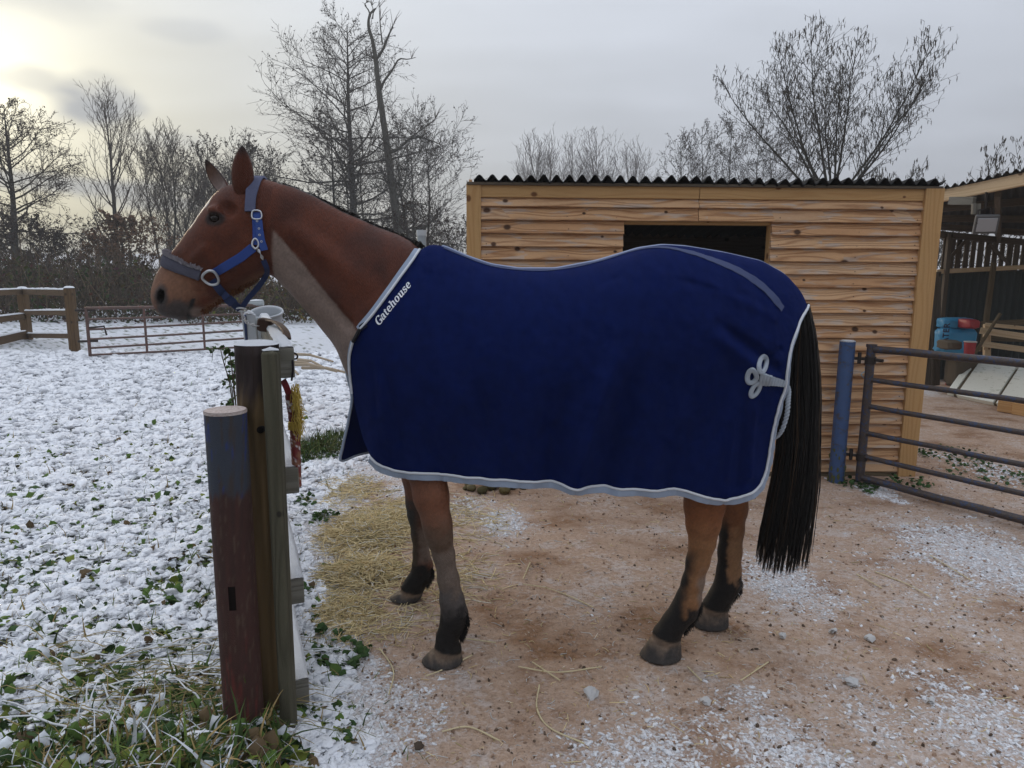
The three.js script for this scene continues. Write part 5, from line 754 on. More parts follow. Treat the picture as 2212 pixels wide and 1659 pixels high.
  const cr = bp(521, 669, ZC + 0.012), lp = []; for (let k = 0; k < 20; k++) lp.push(cr.clone().add(V(Math.cos(k / 20 * 6.283) * 0.019, Math.sin(k / 20 * 6.283) * 0.008, Math.sin(k / 20 * 6.283) * 0.016))); const cb = new MB(); cb.tube(lp, 0.004, 8, { loop: true }); part(hc, 'chin_ring', cb.geo(), M.chrome);
}

// ---------------------------------------------------------------- post-and-rail fence beside the horse, seen nearly end-on
const fenceS = V(-0.7, 0, -2.12), fenceD = V(-0.34, 0, -0.83).normalize(), fq = (s, y, o = 0) => V(fenceS.x + fenceD.x * s + -fenceD.z * o * 1, y, fenceS.z + fenceD.z * s + fenceD.x * o);
const snowCap = (parent, pts, w, h, name = 'snow_cap') => { // a soft strip of snow lying on a narrow top: points along the middle
  const mb = new MB(), n = pts.length, A = 7; for (let k = 0; k < n; k++) { const t = pts[Math.min(n - 1, k + 1)].clone().sub(pts[Math.max(0, k - 1)]).setY(0).normalize(), s = V(-t.z, 0, t.x), W = w * (1 + 0.1 * n2(pts[k].x * 14 + 3, pts[k].z * 14)), H = h * (1 + 0.35 * n2(pts[k].x * 9, pts[k].z * 9)) * (k === 0 || k === n - 1 ? 0.35 : 1); for (let a = 0; a <= A; a++) { const u = a / A * 2 - 1, y = H * Math.pow(Math.max(0, 1 - u * u * u * u), 0.6), p = pts[k].clone().addScaledVector(s, u * W / 2); mb.v(p.x, p.y + y + 0.0015 * n2b(p.x * 60, p.z * 60), p.z, 0, 1, 0, p.x, p.z); } }
  for (let k = 0; k < n - 1; k++) for (let a = 0; a < A; a++) { const p = k * (A + 1) + a, q = p + A + 1; mb.i.push(p, p + 1, q, q, p + 1, q + 1); } const base = mb.i.length; for (const k of [0, n - 1]) for (let a = 1; a < A; a++) mb.i.push(k * (A + 1), k * (A + 1) + a, k * (A + 1) + a + 1);
  const g = mb.geo(); g.computeVertexNormals(); return part(parent, name, g, M.snow);
};
const discCap = (parent, c, r, h) => { const mb = new MB(), A = 22, K = 5; for (let k = 0; k <= K; k++) for (let a = 0; a <= A; a++) { const u = k / K, th = a / A * 6.2832, R = r * u * (1 + (k === K ? 0.05 * n2(Math.cos(th) * 2, Math.sin(th) * 2) : 0)); mb.v(c.x + Math.cos(th) * R, c.y + h * Math.pow(1 - u * u * u, 0.6), c.z + Math.sin(th) * R, 0, 1, 0, Math.cos(th) * R, Math.sin(th) * R); } for (let k = 0; k < K; k++) for (let a = 0; a < A; a++) { const p = k * (A + 1) + a, q = p + A + 1; mb.i.push(p, p + 1, q, q, p + 1, q + 1); } const g = mb.geo(); g.computeVertexNormals(); return part(parent, 'snow_cap', g, M.snow); };
const barkM = paintSteel(8, [0.085, 0.055, 0.03], [0.05, 0.034, 0.022], [0.03, 0.022, 0.016], 0.2, 0.35, 0.9); barkM.metalness = 0; barkM.bumpScale = 0.004;
// round posts with long shakes: dark wet wood above, lighter below as in the photograph's stain
function roundPost(parent, name, x, z, y0, y1, r, seed, lean = [0, 0]) {
  const mb = new MB(), NS = 40, NA = 40; for (let k = 0; k <= NS; k++) for (let a = 0; a <= NA; a++) { const t = k / NS, y = lerp(y0, y1, t), th = a / NA * 6.2832, cx = Math.cos(th), cz = Math.sin(th); const crack = Math.pow(Math.abs(n2(th * 1.3 + seed, y * 0.35)), 0.35), kn = Math.exp(-((y - (y1 - 0.17)) ** 2) / 0.0016 - ((th - 1.75) ** 2) / 0.09) * 0.02, R = r * (1 + 0.05 * n2b(cx * 1.2 + seed, cz * 1.2 + y * 1.1)) - 0.006 * sst(0.35, 0.1, crack) + kn + 0.0012 * n2(th * 20, y * 2); const f = clamp(0.5 + 0.6 * fbm(th * 1.6 + seed, y * 1.2, 3)), wet = sst(y1 - 0.12, y1 - 0.2, y + 0.03 * n2(th * 3, seed)), g = 0.55 + 0.6 * Math.abs(n2(th * 9 + seed, y * 0.9)); const c = mix3(mix3([0.03, 0.02, 0.016], [0.06, 0.045, 0.045], f), mix3([0.23, 0.15, 0.07], [0.12, 0.08, 0.04], f), wet).map((q) => q * g); mb.v(x + cx * R + lean[0] * t, y, z + cz * R + lean[1] * t, cx, 0, cz, y, th * r, c); }
  for (let k = 0; k < NS; k++) for (let a = 0; a < NA; a++) { const p = k * (NA + 1) + a, q = p + NA + 1; mb.i.push(p, q, p + 1, q, q + 1, p + 1); }
  const b = mb.p.length / 3; mb.v(x + lean[0], y1, z + lean[1], 0, 1, 0, 0, 0, [0.12, 0.08, 0.05]); for (let a = 0; a < NA; a++) mb.i.push(b, NS * (NA + 1) + a + 1, NS * (NA + 1) + a);
  const g = mb.geo(); g.computeVertexNormals(); return part(parent, name, g, new THREE.MeshPhysicalMaterial({ vertexColors: true, specularIntensity: 0.35, roughness: 0.85, side: THREE.DoubleSide, bumpMap: M.old.bumpMap, bumpScale: 0.004 }));
}
const nf = thing('post_and_rail_fence', 'weathered four-rail fence with snow on its rails below the horse\'s head', 'fence', fenceS.clone());
{
  const tp = at(551, 744, -2.06), r = 45 * mpp(tp), ty = tp.y;
  roundPost(nf, 'fence_post', tp.x, -2.06 - r * 0.2, -0.1, ty, r, 3); discCap(nf, V(tp.x, ty, -2.06 - r * 0.2), r * 1.02, 0.012);
  { const hb = at(562, 929, -2.0), h = new MB(); h.tube([hb.clone().add(V(0, 0, -0.05)), hb.clone().add(V(0, 0, 0.0007))], 0.0105, 12); const hm = part(nf, 'painted_bolt_hole', h.geo(), mat(0.006, 0.005, 0.005, 1)); hm.userData.label = 'near-black plug painted as the shade of a bolt hole in the thick post'; }  // solid plug, its near-black colour paints the shade of a hole
  const sp = at(584, 757, -1.985), sb = at(607, 1490, -1.985); part(nf, 'stake', timber(V(sp.x, -0.05, sp.z), sp, 0.046, 0.05, V(1, 0, 0), 0.012), new THREE.MeshStandardMaterial({ map: M.grey.map, bumpMap: M.grey.bumpMap, bumpScale: 0.004, color: col(0.42, 0.4, 0.3), roughness: 0.9 })); snowCap(nf, [sp.clone().add(V(-0.02, 0, 0.01)), sp.clone().add(V(0, 0.001, 0.0)), sp.clone().add(V(0.02, 0, -0.01))], 0.03, 0.008);
  const p2 = at(557, 722, -4.0); roundPost(nf, 'fence_post', p2.x, -4.0, -0.1, p2.y, 22 * mpp(p2), 9); discCap(nf, V(p2.x, p2.y, -4.0), 22 * mpp(p2), 0.02);
  for (const [y, s0, h] of [[1.218, 0, 0.094], [0.83, 0.03, 0.088], [0.452, 0.02, 0.088], [0.1, 0.0, 0.09]]) {
    const a = fq(s0, y), b = fq(1.98, y + 0.02); part(nf, 'rail', timber(a, b, h, 0.046), M.grey);
    const P = []; for (let k = 0; k <= 40; k++) P.push(fq(lerp(s0 + 0.002, 1.95, k / 40), lerp(y, y + 0.02, k / 40) + h / 2)); snowCap(nf, P, 0.047, 0.014);
  }
  for (const [y, s] of [[0.18, 0.07], [0.5, 0.06]]) { const q = fq(s, y - 0.03, 0.0), m = new MB(); m.tube([q.clone().add(V(-0.03, 0.0, 0)), q.clone().add(V(0.012, 0.002, 0.0))], 0.0022, 6); part(nf, 'nail', m.geo(), M.darkIron); }
}
{ // dark ring bolt on the rail end
  const c = at(634, 769, -2.14), o = thing('tie_ring', 'black iron tie ring at the top rail end', 'ring', c.clone()), lp = []; for (let k = 0; k < 24; k++) lp.push(c.clone().add(V(Math.cos(k / 24 * 6.283) * 0.0125, Math.sin(k / 24 * 6.283) * 0.0105, Math.sin(k / 24 * 6.283) * 0.006))); const m = new MB(); m.tube(lp, 0.0028, 8, { loop: true }); part(o, 'ring', m.geo(), M.darkIron); const e = new MB(); e.tube([at(617, 768, -2.16), at(625, 768, -2.14)], 0.004, 8); part(o, 'eye_bolt', e.geo(), M.darkIron); const s = new MB(); s.tube(curve([at(631, 775, -2.13), at(633, 795, -2.12), at(630, 822, -2.13)], 14), 0.0032, 6); part(o, 'cord', s.geo(), mat(0.02, 0.015, 0.02, 0.9)); }
{ // red tube hanging by yellow twine
  const a = at(626, 846, -2.17), b = at(642, 1050, -2.17), o = thing('red_tube', 'flaking red tube hanging from the fence by yellow twine', 'tube', a.clone().setY(b.y)), m = new MB(), P = curve([a, a.clone().lerp(b, 0.3).add(V(0.006, 0, 0)), a.clone().lerp(b, 0.65).add(V(0.004, 0, 0)), b], 60);
  m.tube(P, (k, t) => 0.0165 * Math.pow(sst(-0.03, 0.06, t), 0.5) * lerp(1.05, 0.86, t) * (1 + 0.05 * n2(t * 14, 3)), 18, { c: (k, p, w) => { const t = k / 60, f = fbm(p.y * 30 + 3, w * 4, 4), g = fbm(p.y * 60, w * 9, 3, n2b); let c = mix3([0.2, 0.022, 0.024], [0.09, 0.012, 0.016], clamp(0.5 + f)); c = mix3(c, [0.25, 0.11, 0.06], sst(0.05, 0.4, f + 0.8 * (t - 0.55))); return mix3(c, [0.75, 0.75, 0.78], sst(0.22, 0.34, g + 0.25 * sst(0.35, 0.1, t) - 0.12)); } });
  part(o, 'tube', m.geo(), new THREE.MeshStandardMaterial({ vertexColors: true, roughness: 0.55, side: THREE.DoubleSide }));
  const s2 = new MB(), P2 = curve([at(612, 822, -2.15), at(618, 834, -2.14), at(624, 850, -2.15)], 12); s2.strap(P2, P2.map(() => V(0, 0.2, 1)), 0.02, 0.004); part(o, 'red_strap', s2.geo(), mat(0.24, 0.025, 0.035, 0.6));
  const tw = new MB(), r = rng(41), tm = mat(0.55, 0.4, 0.09, 0.75);
  for (let k = 0; k < 90; k++) { const y0 = 826 + r() * 90, x0 = lerp(630, 645, r()), p = at(x0, y0, -2.13 - 0.04 * r()), q = [p.clone()]; for (let i = 0; i < 5; i++) q.push(q[i].clone().add(V((r() - 0.35) * 0.012, -0.008 - 0.008 * r(), (r() - 0.5) * 0.01))); tw.tube(q, [0.0016, 0.0016, 0.0014, 0.0012, 0.001, 0.0006], 4, { open: true }); }
  for (let k = 0; k < 70; k++) { const an = r() * 6.28, y0 = 918 + (r() - 0.5) * 16, c = at(637, y0, -2.165), q = []; for (let i = 0; i < 6; i++) q.push(c.clone().add(V(Math.cos(an + i * 0.5) * (0.017 + 0.005 * r()), (r() - 0.5) * 0.01, Math.sin(an + i * 0.5) * 0.019))); tw.tube(q, 0.0014, 4, { open: true }); }
  for (let k = 0; k < 120; k++) { const c = at(lerp(636, 652, r()), lerp(880, 922, r()), -2.15), e = c.clone().add(V((r() - 0.2) * 0.028, (r() - 0.5) * 0.03, (r() - 0.5) * 0.03)); tw.tube([c, c.clone().lerp(e, 0.5).add(V(0.003, 0.004, 0)), e], [0.0013, 0.0011, 0.0005], 3, { open: true }); }
  const t = part(o, 'yellow_twine', tw.geo(), tm); t.userData.kind = 'stuff';
}
{ // brown strap and block on top of the rail
  const c = at(573, 702, -2.78), o = thing('leather_strap', 'brown leather strap and block lying over the snowy top rail', 'strap', c.clone().add(V(0, -0.03, 0))), br = mat(0.07, 0.03, 0.018, 0.6, { bumpMap: rep(snowBump, 20, 20), bumpScale: 0.003 }); const g = beam(0.06, 0.055, 0.05, 0.014); g.rotateZ(-0.15); g.translate(c.x, c.y, c.z); part(o, 'block', g, br); const P = curve([at(580, 694, -2.76), at(594, 697, -2.7), at(608, 706, -2.6), at(617, 718, -2.5), at(620, 732, -2.42)], 40), m = new MB(); m.strap(P, P.map(() => V(0.35, 0.8, 0.3)), 0.028, 0.006); part(o, 'strap', m.geo(), br); }
{ // hook-over feed bucket
  const z = -3.35, c = at(575, 690, z), rx = 35 * mpp(c), y1 = at(575, 676, z).y, y0 = y1 - 0.19, o = thing('feed_bucket', 'pale grey hook-over feed bucket with snow on its rim', 'bucket', V(c.x, y0, z)), gm = mat(0.42, 0.45, 0.48, 0.5), m = new MB(), NA = 36, NS = 8;
  for (const [dr, sg] of [[0, 1], [-0.006, -1]]) { const b = m.p.length / 3; for (let k = 0; k <= NS; k++) for (let a = 0; a <= NA; a++) { const t = k / NS, th = a / NA * 6.2832, R = rx * lerp(0.78, 1, t) + dr, y = lerp(y0 + (sg < 0 ? 0.01 : 0), y1, t) + 0.02 * t * Math.sin(th) * -1; m.v(c.x + Math.cos(th) * R, y, z + Math.sin(th) * R * 0.9, Math.cos(th) * sg, 0, Math.sin(th) * sg); } for (let k = 0; k < NS; k++) for (let a = 0; a < NA; a++) { const p = b + k * (NA + 1) + a, q = p + NA + 1; sg > 0 ? m.i.push(p, q, p + 1, q, q + 1, p + 1) : m.i.push(p, p + 1, q, q, p + 1, q + 1); } }
  { const b = m.p.length / 3; m.v(c.x, y0 + 0.004, z, 0, 1, 0); for (let a = 0; a <= NA; a++) m.v(c.x + Math.cos(a / NA * 6.2832) * rx * 0.78, y0 + 0.004, z + Math.sin(a / NA * 6.2832) * rx * 0.7, 0, 1, 0); for (let a = 0; a < NA; a++) m.i.push(b, b + 2 + a, b + 1 + a); }
  part(o, 'shell', m.geo(), gm); const lp = []; for (let k = 0; k < 40; k++) { const th = k / 40 * 6.2832; lp.push(V(c.x + Math.cos(th) * rx, y1 - 0.02 * Math.sin(th), z + Math.sin(th) * rx * 0.9)); } const rm = new MB(); rm.tube(lp, 0.006, 8, { loop: true }); part(o, 'rim', rm.geo(), mat(0.5, 0.53, 0.56, 0.5)); const sm = new MB(); sm.tube(lp.slice(20, 40).map((p) => p.clone().add(V(0, 0.006, 0))), (k, t) => 0.006 * Math.sin(Math.PI * t) + 0.001, 6, { open: true }); part(o, 'snow_cap', sm.geo(), M.snow);
  const f = timber(at(537, 678, z + 0.12), at(544, 742, z + 0.1), 30 * 0.0022, 0.02, V(1, 0, 0), 0.006); part(o, 'hook_flange', f, mat(0.52, 0.55, 0.58, 0.5)); const e = timber(at(529, 680, z + 0.13), at(535, 742, z + 0.1), 0.012, 0.024, V(1, 0, 0), 0.004); part(o, 'blue_edge', e, mat(0.03, 0.05, 0.14, 0.5)); snowCap(o, [at(530, 677, z + 0.12), at(538, 676, z + 0.12), at(546, 677, z + 0.12)], 0.03, 0.012);
}
{ // tie chain from the chin ring to the strap on the rail
  const a = bp(522, 676, ZC + 0.012), P = curve([a, at(527, 688, -2.7), at(533, 696, -2.72), at(545, 702, -2.74), at(557, 704, -2.76), at(566, 703, -2.76)], 200), o = thing('tie_chain', 'short steel chain from the chin ring down to the fence', 'chain', P[200].clone().add(V(0, -0.03, 0))); let acc = 0, last = P[0], n = 0;
  for (let k = 1; k < P.length; k++) { acc += P[k].distanceTo(P[k - 1]); if (acc < 0.0155) continue; acc = 0; const t = P[k].clone().sub(last).normalize(), c = P[k].clone().add(last).multiplyScalar(0.5), u = V(0, 0, 1).cross(t).normalize(), w = t.clone().cross(u), s = n % 2 ? u : w, lp = []; for (let i = 0; i < 16; i++) { const q = i / 16 * 6.2832; lp.push(c.clone().addScaledVector(t, Math.cos(q) * 0.0115).addScaledVector(s, Math.sin(q) * 0.0062)); } const m = new MB(); m.tube(lp, 0.0022, 6, { loop: true }); part(o, 'link', m.geo(), M.chrome); last = P[k].clone(); n++; }
}
{ // near steel post: rusty, blue paint left at the top, a slot cut through
  const tp = at(487, 888, -1.93), r = 43.5 * mpp(tp), x = tp.x, z = -1.93, y1 = tp.y, o = thing('steel_post', 'rusty red-brown round steel post with blue-grey top nearest the camera', 'post', V(x, 0, z)), m = new MB(), NA = 72, NS = 110, sl = at(500, 1292, z + r), sa = Math.atan2(0.93, (sl.x - x) / r), hh = 0.035, hw = 0.17;
  const cc = (y, th) => { const cx = Math.cos(th), cz = Math.sin(th), f = fbm(cx * 2.2 + 5, y * 3 + cz * 2, 4), g = fbm(cx * 7, y * 9 + cz * 7, 4, n2b); const lim = y1 - 0.235 + 0.015 * n2(th * 2, 1) + 0.008 * n2b(th * 9, y * 3); let top = mix3([0.05, 0.058, 0.078], [0.062, 0.048, 0.045], sst(0.05, 0.45, f + 0.2 * g)); top = mix3(top, [0.03, 0.05, 0.2], 0.75 * sst(0.34, 0.42, fbm(cx * 2.2 + 9, y * 6 + cz * 2, 2) + 0.05 * g)); let low = mix3([0.075, 0.032, 0.026], [0.05, 0.026, 0.022], clamp(0.5 + f)); low = mix3(low, [0.15, 0.035, 0.03], sst(0.1, 0.4, f + 0.2 * g) * sst(0.55, 0.35, y) * 0.8); low = mix3(low, [0.12, 0.085, 0.06], sst(0.3, 0.5, g) * 0.6); return mix3(low, top, sst(lim - 0.012, lim + 0.012, y)).map((q) => q * (1 + 0.07 * n2(th * 30, y * 30))); };
  for (let k = 0; k <= NS; k++) for (let a = 0; a <= NA; a++) { const y = lerp(-0.06, y1, k / NS), th = a / NA * 6.2832; m.v(x + Math.cos(th) * r, y, z + Math.sin(th) * r, Math.cos(th), 0, Math.sin(th), y, th * r, cc(y, th)); }
  for (let k = 0; k < NS; k++) for (let a = 0; a < NA; a++) { const y = lerp(-0.06, y1, (k + 0.5) / NS), th = (a + 0.5) / NA * 6.2832; if (Math.abs(y - sl.y) < hh && Math.abs(th - sa) < hw) continue; const p = k * (NA + 1) + a, q = p + NA + 1; m.i.push(p, q, p + 1, q, q + 1, p + 1); }
  const tube = part(o, 'tube', m.geo(), new THREE.MeshPhysicalMaterial({ vertexColors: true, roughness: 0.62, specularIntensity: 0.5, metalness: 0.1, side: THREE.DoubleSide, bumpMap: rep(snowBump, 9, 9), bumpScale: 0.0015 }));
  const inn = new MB(); inn.tube([V(x, -0.05, z), V(x, y1 - 0.02, z)], r * 0.86, 24, { open: true }); part(tube, 'shade_liner', inn.geo(), mat(0.012, 0.008, 0.007, 1));  // near-black liner behind the slot, shade of the hollow put into its colour
  const c = new MB(); c.tube([V(x, y1 - 0.004, z), V(x, y1 + 0.003, z), V(x, y1 + 0.005, z)], [r * 1.015, r * 1.015, r * 0.97], 48); part(o, 'cap_plate', c.geo(), new THREE.MeshStandardMaterial({ roughness: 0.9, map: rep(tex(256, 256, (i, j, q) => { const f = fbm(i * 0.03, j * 0.03, 4), g = n2b(i * 0.4, j * 0.4), t = clamp(0.55 + 0.5 * f + 0.25 * g); q[0] = lerp(0.3, 0.62, t); q[1] = lerp(0.2, 0.56, t); q[2] = lerp(0.16, 0.54, t); }), 9, 9) }));
}

// ---------------------------------------------------------------- far fence and red gate at the field corner
const farWood = new THREE.MeshStandardMaterial({ map: M.old.map, bumpMap: M.old.bumpMap, bumpScale: 0.004, color: col(0.8, 0.62, 0.45), roughness: 0.9 });
{
  const A = gr(163, 767), B = gr(60, 737), o = thing('timber_fence', 'brown timber post-and-rail fence with snowy top rails at the left', 'fence', V(A.x, 0, A.z)), hA = at(161, 622, A.z).y, hB = at(58, 622, B.z).y, C = gr(-420, 860);
  part(o, 'fence_post', timber(V(A.x, -0.1, A.z), V(A.x, hA, A.z), 0.14, 0.14, V(1, 0, 0), 0.02), farWood); discCap(o, V(A.x, hA, A.z), 0.085, 0.035);
  part(o, 'fence_post', timber(V(B.x, -0.1, B.z), V(B.x, hB, B.z), 0.16, 0.16, V(1, 0, 0), 0.02), farWood); discCap(o, V(B.x, hB, B.z), 0.09, 0.03);
  part(o, 'fence_post', timber(V(C.x, -0.1, C.z), V(C.x, 1.15, C.z), 0.15, 0.15, V(1, 0, 0), 0.02), farWood);
  const rl = (p, q, yp, yq, h, snow) => { const a = V(p.x, yp, p.z), b = V(q.x, yq, q.z); part(o, 'rail', timber(a, b, h, 0.05), farWood); if (snow) { const P = []; for (let k = 0; k <= 24; k++) P.push(a.clone().lerp(b, k / 24).add(V(0, h / 2, 0))); snowCap(o, P, 0.055, 0.028); } };
  const y = (px, py, p) => at(px, py, p.z).y;
  rl(B, A, y(60, 630, B), y(160, 633, A), 0.11, true); rl(B, A, y(70, 676, B), y(155, 676, A), 0.09, true); rl(B, A, y(70, 725, B), y(155, 726, A), 0.09, true);
  rl(C, B, 1.1, y(60, 630, B), 0.11, true); rl(C, B, 0.62, y(50, 683, B), 0.12, true); rl(C, B, 0.14, y(60, 722, B), 0.16, true);
}
{
  const A = gr(196, 780), B = gr(562, 768), dir = B.clone().sub(A).setY(0), o = thing('field_gate', 'rusty red six-bar field gate behind the horse\'s muzzle', 'gate', V(A.x, 0, A.z)), q = (t, y) => V(A.x + dir.x * t, y, A.z + dir.z * t);
  const ya = [666, 690, 712, 733, 752, 767].map((y) => at(192, y, A.z).y), yb = [659, 677, 693, 712, 729, 748].map((y) => at(540, y, lerp(A.z, B.z, 0.95)).y);
  for (let k = 0; k < 6; k++) { const m = new MB(); m.tube([q(0, ya[k]), q(0.5, (ya[k] + yb[k]) / 2 - 0.006), q(1, yb[k])], k === 0 ? 0.026 : 0.018, 8); part(o, 'bar', m.geo(), M.redGate); }
  for (const t of [0, 0.32, 0.66, 1]) { const m = new MB(); m.tube([q(t, lerp(ya[5], yb[5], t) - 0.02), q(t, lerp(ya[0], yb[0], t) + 0.02)], t === 0 || t === 1 ? 0.026 : 0.02, 8); part(o, 'upright', m.geo(), M.redGate); }
  for (const yk of [0, 3]) { const m = new MB(); m.tube([q(-0.06, ya[yk] - 0.03), q(0.05, ya[yk] - 0.03)], 0.02, 6); part(o, 'hinge', m.geo(), M.darkIron); }
  { const m = new MB(); m.tube([q(0.01, ya[2] + 0.03), q(0.09, ya[2] + 0.05), q(0.1, ya[2] - 0.1)], 0.016, 6); part(o, 'latch', m.geo(), M.darkIron); }
  const e = thing('latch_post', 'squat red steel latch post with snow at the far gate end', 'post', q(1.03, 0)), em = new MB(); em.tube([q(1.03, -0.05), q(1.03, at(555, 664, B.z).y)], 0.06, 12); part(e, 'tube', em.geo(), M.redGate); const et = new MB(), ec = at(553, 656, B.z); et.tube([ec.clone().add(V(-0.14, 0, 0)), ec.clone().add(V(0.13, 0.015, 0))], 0.05, 12); part(e, 'latch_sleeve', et.geo(), M.galv);
  snowCap(e, [ec.clone().add(V(-0.13, 0.045, 0)), ec.clone().add(V(0, 0.05, 0)), ec.clone().add(V(0.12, 0.06, 0))], 0.08, 0.03);
}

// ---------------------------------------------------------------- bare winter trees
const barkD = new THREE.MeshPhysicalMaterial({ roughness: 0.95, specularIntensity: 0.2, map: rep(tex(256, 256, (i, j, c) => { const f = 0.5 + 0.5 * n2(i * 0.02, j * 0.13), g = 0.5 + 0.5 * fbm(i * 0.03 + 9, j * 0.04, 4), t = 0.6 + 0.5 * f; c[0] = lerp(0.042, 0.06, g) * t; c[1] = lerp(0.036, 0.058, g) * t; c[2] = lerp(0.032, 0.042, g) * t; }), 0.8, 0.8), bumpMap: M.old.bumpMap, bumpScale: 0.02 });
const barkG = mat(0.085, 0.08, 0.066, 0.95, { bumpMap: M.old.bumpMap, bumpScale: 0.02 }), twigM = mat(0.036, 0.028, 0.026, 0.95), twigL = mat(0.075, 0.056, 0.045, 0.95), budM = mat(0.045, 0.03, 0.022, 0.95), catM = mat(0.055, 0.045, 0.03, 0.95);
function makeTree(o) { // o: name,label,group,base,h,r,seed,kind
  const r = rng(o.seed), K = { ...{ lat: 26, up: 0.35, sub: 7, tw: 6, len: 0.34, first: 0.18, curl: 0.25, twig: 0.011, bud: 0, droop: 0 }, ...o };
  const t = thing(o.name, o.label, 'tree', o.base, o.group), trunk = new MB(), limb = new MB(), tw = new MB(), bud = new MB(), rv = (s) => V((r() - 0.5) * s, (r() - 0.5) * s, (r() - 0.5) * s);
  const path = (p, d, L, n, jit, trop) => { const P = [p.clone()]; let q = p.clone(); d = d.clone().normalize(); for (let k = 0; k < n; k++) { d.add(rv(jit)).add(V(0, trop, 0)).normalize(); q = q.clone().addScaledVector(d, L / n); P.push(q); } return P; };
  const pick = (P, s) => { const f = s * (P.length - 1), i = Math.min(P.length - 2, f | 0); return [P[i].clone().lerp(P[i + 1], f - i), P[i + 1].clone().sub(P[i]).normalize()]; };
  const side = (d, ang) => { const u = Math.abs(d.y) < 0.9 ? V(0, 1, 0) : V(1, 0, 0), a = d.clone().cross(u).normalize(), b = d.clone().cross(a), th = r() * 6.283; return d.clone().multiplyScalar(Math.cos(ang)).addScaledVector(a, Math.sin(ang) * Math.cos(th)).addScaledVector(b, Math.sin(ang) * Math.sin(th)).normalize(); };
  const blob = (p, s) => { const a = rv(1).normalize().multiplyScalar(s), b = rv(1).normalize().multiplyScalar(s * 0.8), n = a.clone().cross(b).normalize(), i = bud.p.length / 3; for (const q of [a, b, a.clone().negate(), b.clone().negate()]) bud.v(p.x + q.x, p.y + q.y, p.z + q.z, n.x, n.y, n.z); const c = n.clone().multiplyScalar(s * 0.6); bud.v(p.x + c.x, p.y + c.y, p.z + c.z, n.x, n.y, n.z); bud.i.push(i, i + 1, i + 4, i + 1, i + 2, i + 4, i + 2, i + 3, i + 4, i + 3, i, i + 4); };
  const catkin = (p, L) => { const n = 3; bud.tube([p, p.clone().add(V((r() - 0.5) * 0.02, -L * 0.5, 0)), p.clone().add(V((r() - 0.5) * 0.03, -L, 0))], [K.twig * 0.9, K.twig * 1.9, K.twig * 0.5], 3, { open: true }); };
  const branch = (p, d, L, rad, lev) => {
    const n = lev === 1 ? 7 : lev === 2 ? 4 : 3, P = path(p, d, L, n, K.curl * (lev === 1 ? 0.8 : 1.1), K.up * (lev === 1 ? 0.16 : 0.22) - K.droop * (lev >= 2 ? 0.15 : 0));
    (lev === 1 ? limb : tw).tube(P, (k, s) => Math.max(K.twig * 0.55, rad * (1 - 0.82 * s)), lev === 1 ? 5 : 3, { open: true });
    if (lev < K.levels) { const m = Math.round((lev === 1 ? K.sub : K.tw) * (0.7 + 0.6 * r()) * Math.min(1.25, 0.45 + L / (K.h * K.len))); for (let k = 0; k < m; k++) { const s = 0.22 + 0.78 * Math.pow((k + r()) / m, 0.9), [q, e] = pick(P, Math.min(0.999, s)); branch(q, side(e, 0.5 + 0.55 * r()), L * (0.3 + 0.25 * r()) * (1.15 - 0.5 * s), Math.max(K.twig, rad * 0.5 * (1 - 0.6 * s)), lev + 1); } }
    else if (K.bud) { for (let k = 0; k < K.bud; k++) { const [q] = pick(P, r() * 0.999); K.kind === 'hazel' ? catkin(q, 0.06 + 0.09 * r()) : blob(q.add(rv(0.12)), K.budS * (0.6 + 0.8 * r())); } }
  };
  const stems = K.stems ?? 1, fk = K.fork ?? 0;
  if (fk) trunk.tube(path(o.base.clone().add(V(0, -0.1, 0)), V(0.02, 1, 0), fk + 0.2, 5, 0.05, 0.02), (k, u) => K.r * (1.5 - 0.5 * u), 9, { wob: 0.06 });
  for (let s = 0; s < stems; s++) {
    const ln = stems > 1 ? V(Math.cos(s * 2.4 + K.seed) * K.spread * (fk ? 0.25 + 0.75 * Math.sqrt(s / stems) : 1), 1, Math.sin(s * 2.4 + K.seed) * K.spread * (fk ? 0.25 + 0.5 * Math.sqrt(s / stems) : 1)).normalize() : V(o.lean?.[0] ?? 0, 1, o.lean?.[1] ?? 0).normalize(), H = (K.h - fk) * (stems > 1 ? 0.75 + 0.3 * r() : 1) / Math.max(fk ? 0.82 : 0.6, ln.y), b = o.base.clone().add(fk ? V(0, fk, 0) : stems > 1 ? V(ln.x * 0.4, -0.1, ln.z * 0.4) : V(0, -0.1, 0)), P = o.pts ? o.pts : path(b, ln, H, 14, stems > 1 ? 0.12 : K.wander ?? 0.07, stems > 1 ? K.trop ?? 0.03 : 0.05), R = K.r * (stems > 1 ? 0.6 : 1);
    trunk.tube(P, (k, u) => Math.max(K.twig, R * (1 - 0.93 * Math.pow(u, 0.85)) * (1 + 0.5 * Math.exp(-u * 22))), stems > 1 ? 6 : 9, { wob: 0.06 });
    const L = Math.round(K.lat / Math.sqrt(stems));
    for (let k = 0; k < L; k++) { const s2 = K.first + (0.985 - K.first) * Math.pow((k + r() * 0.8) / L, 0.95), [q, e] = pick(P, Math.min(0.998, s2)), u = (s2 - K.first) / (1 - K.first), shape = K.shape ? K.shape(u) : Math.sin(Math.PI * (0.18 + 0.8 * u)) * 0.9 + 0.12, ang = lerp(K.a0 ?? 1.35, K.a1 ?? 0.6, u) + (r() - 0.5) * 0.3; branch(q, side(V(0, 1, 0).lerp(e, 0.5).normalize(), ang), (K.h - fk) * K.len * shape * (0.7 + 0.5 * r()), Math.max(K.twig * 1.6, R * 0.34 * (1 - 0.8 * s2)), 1); }
  }
  part(t, 'trunk', trunk.geo(), o.bark ?? barkD);
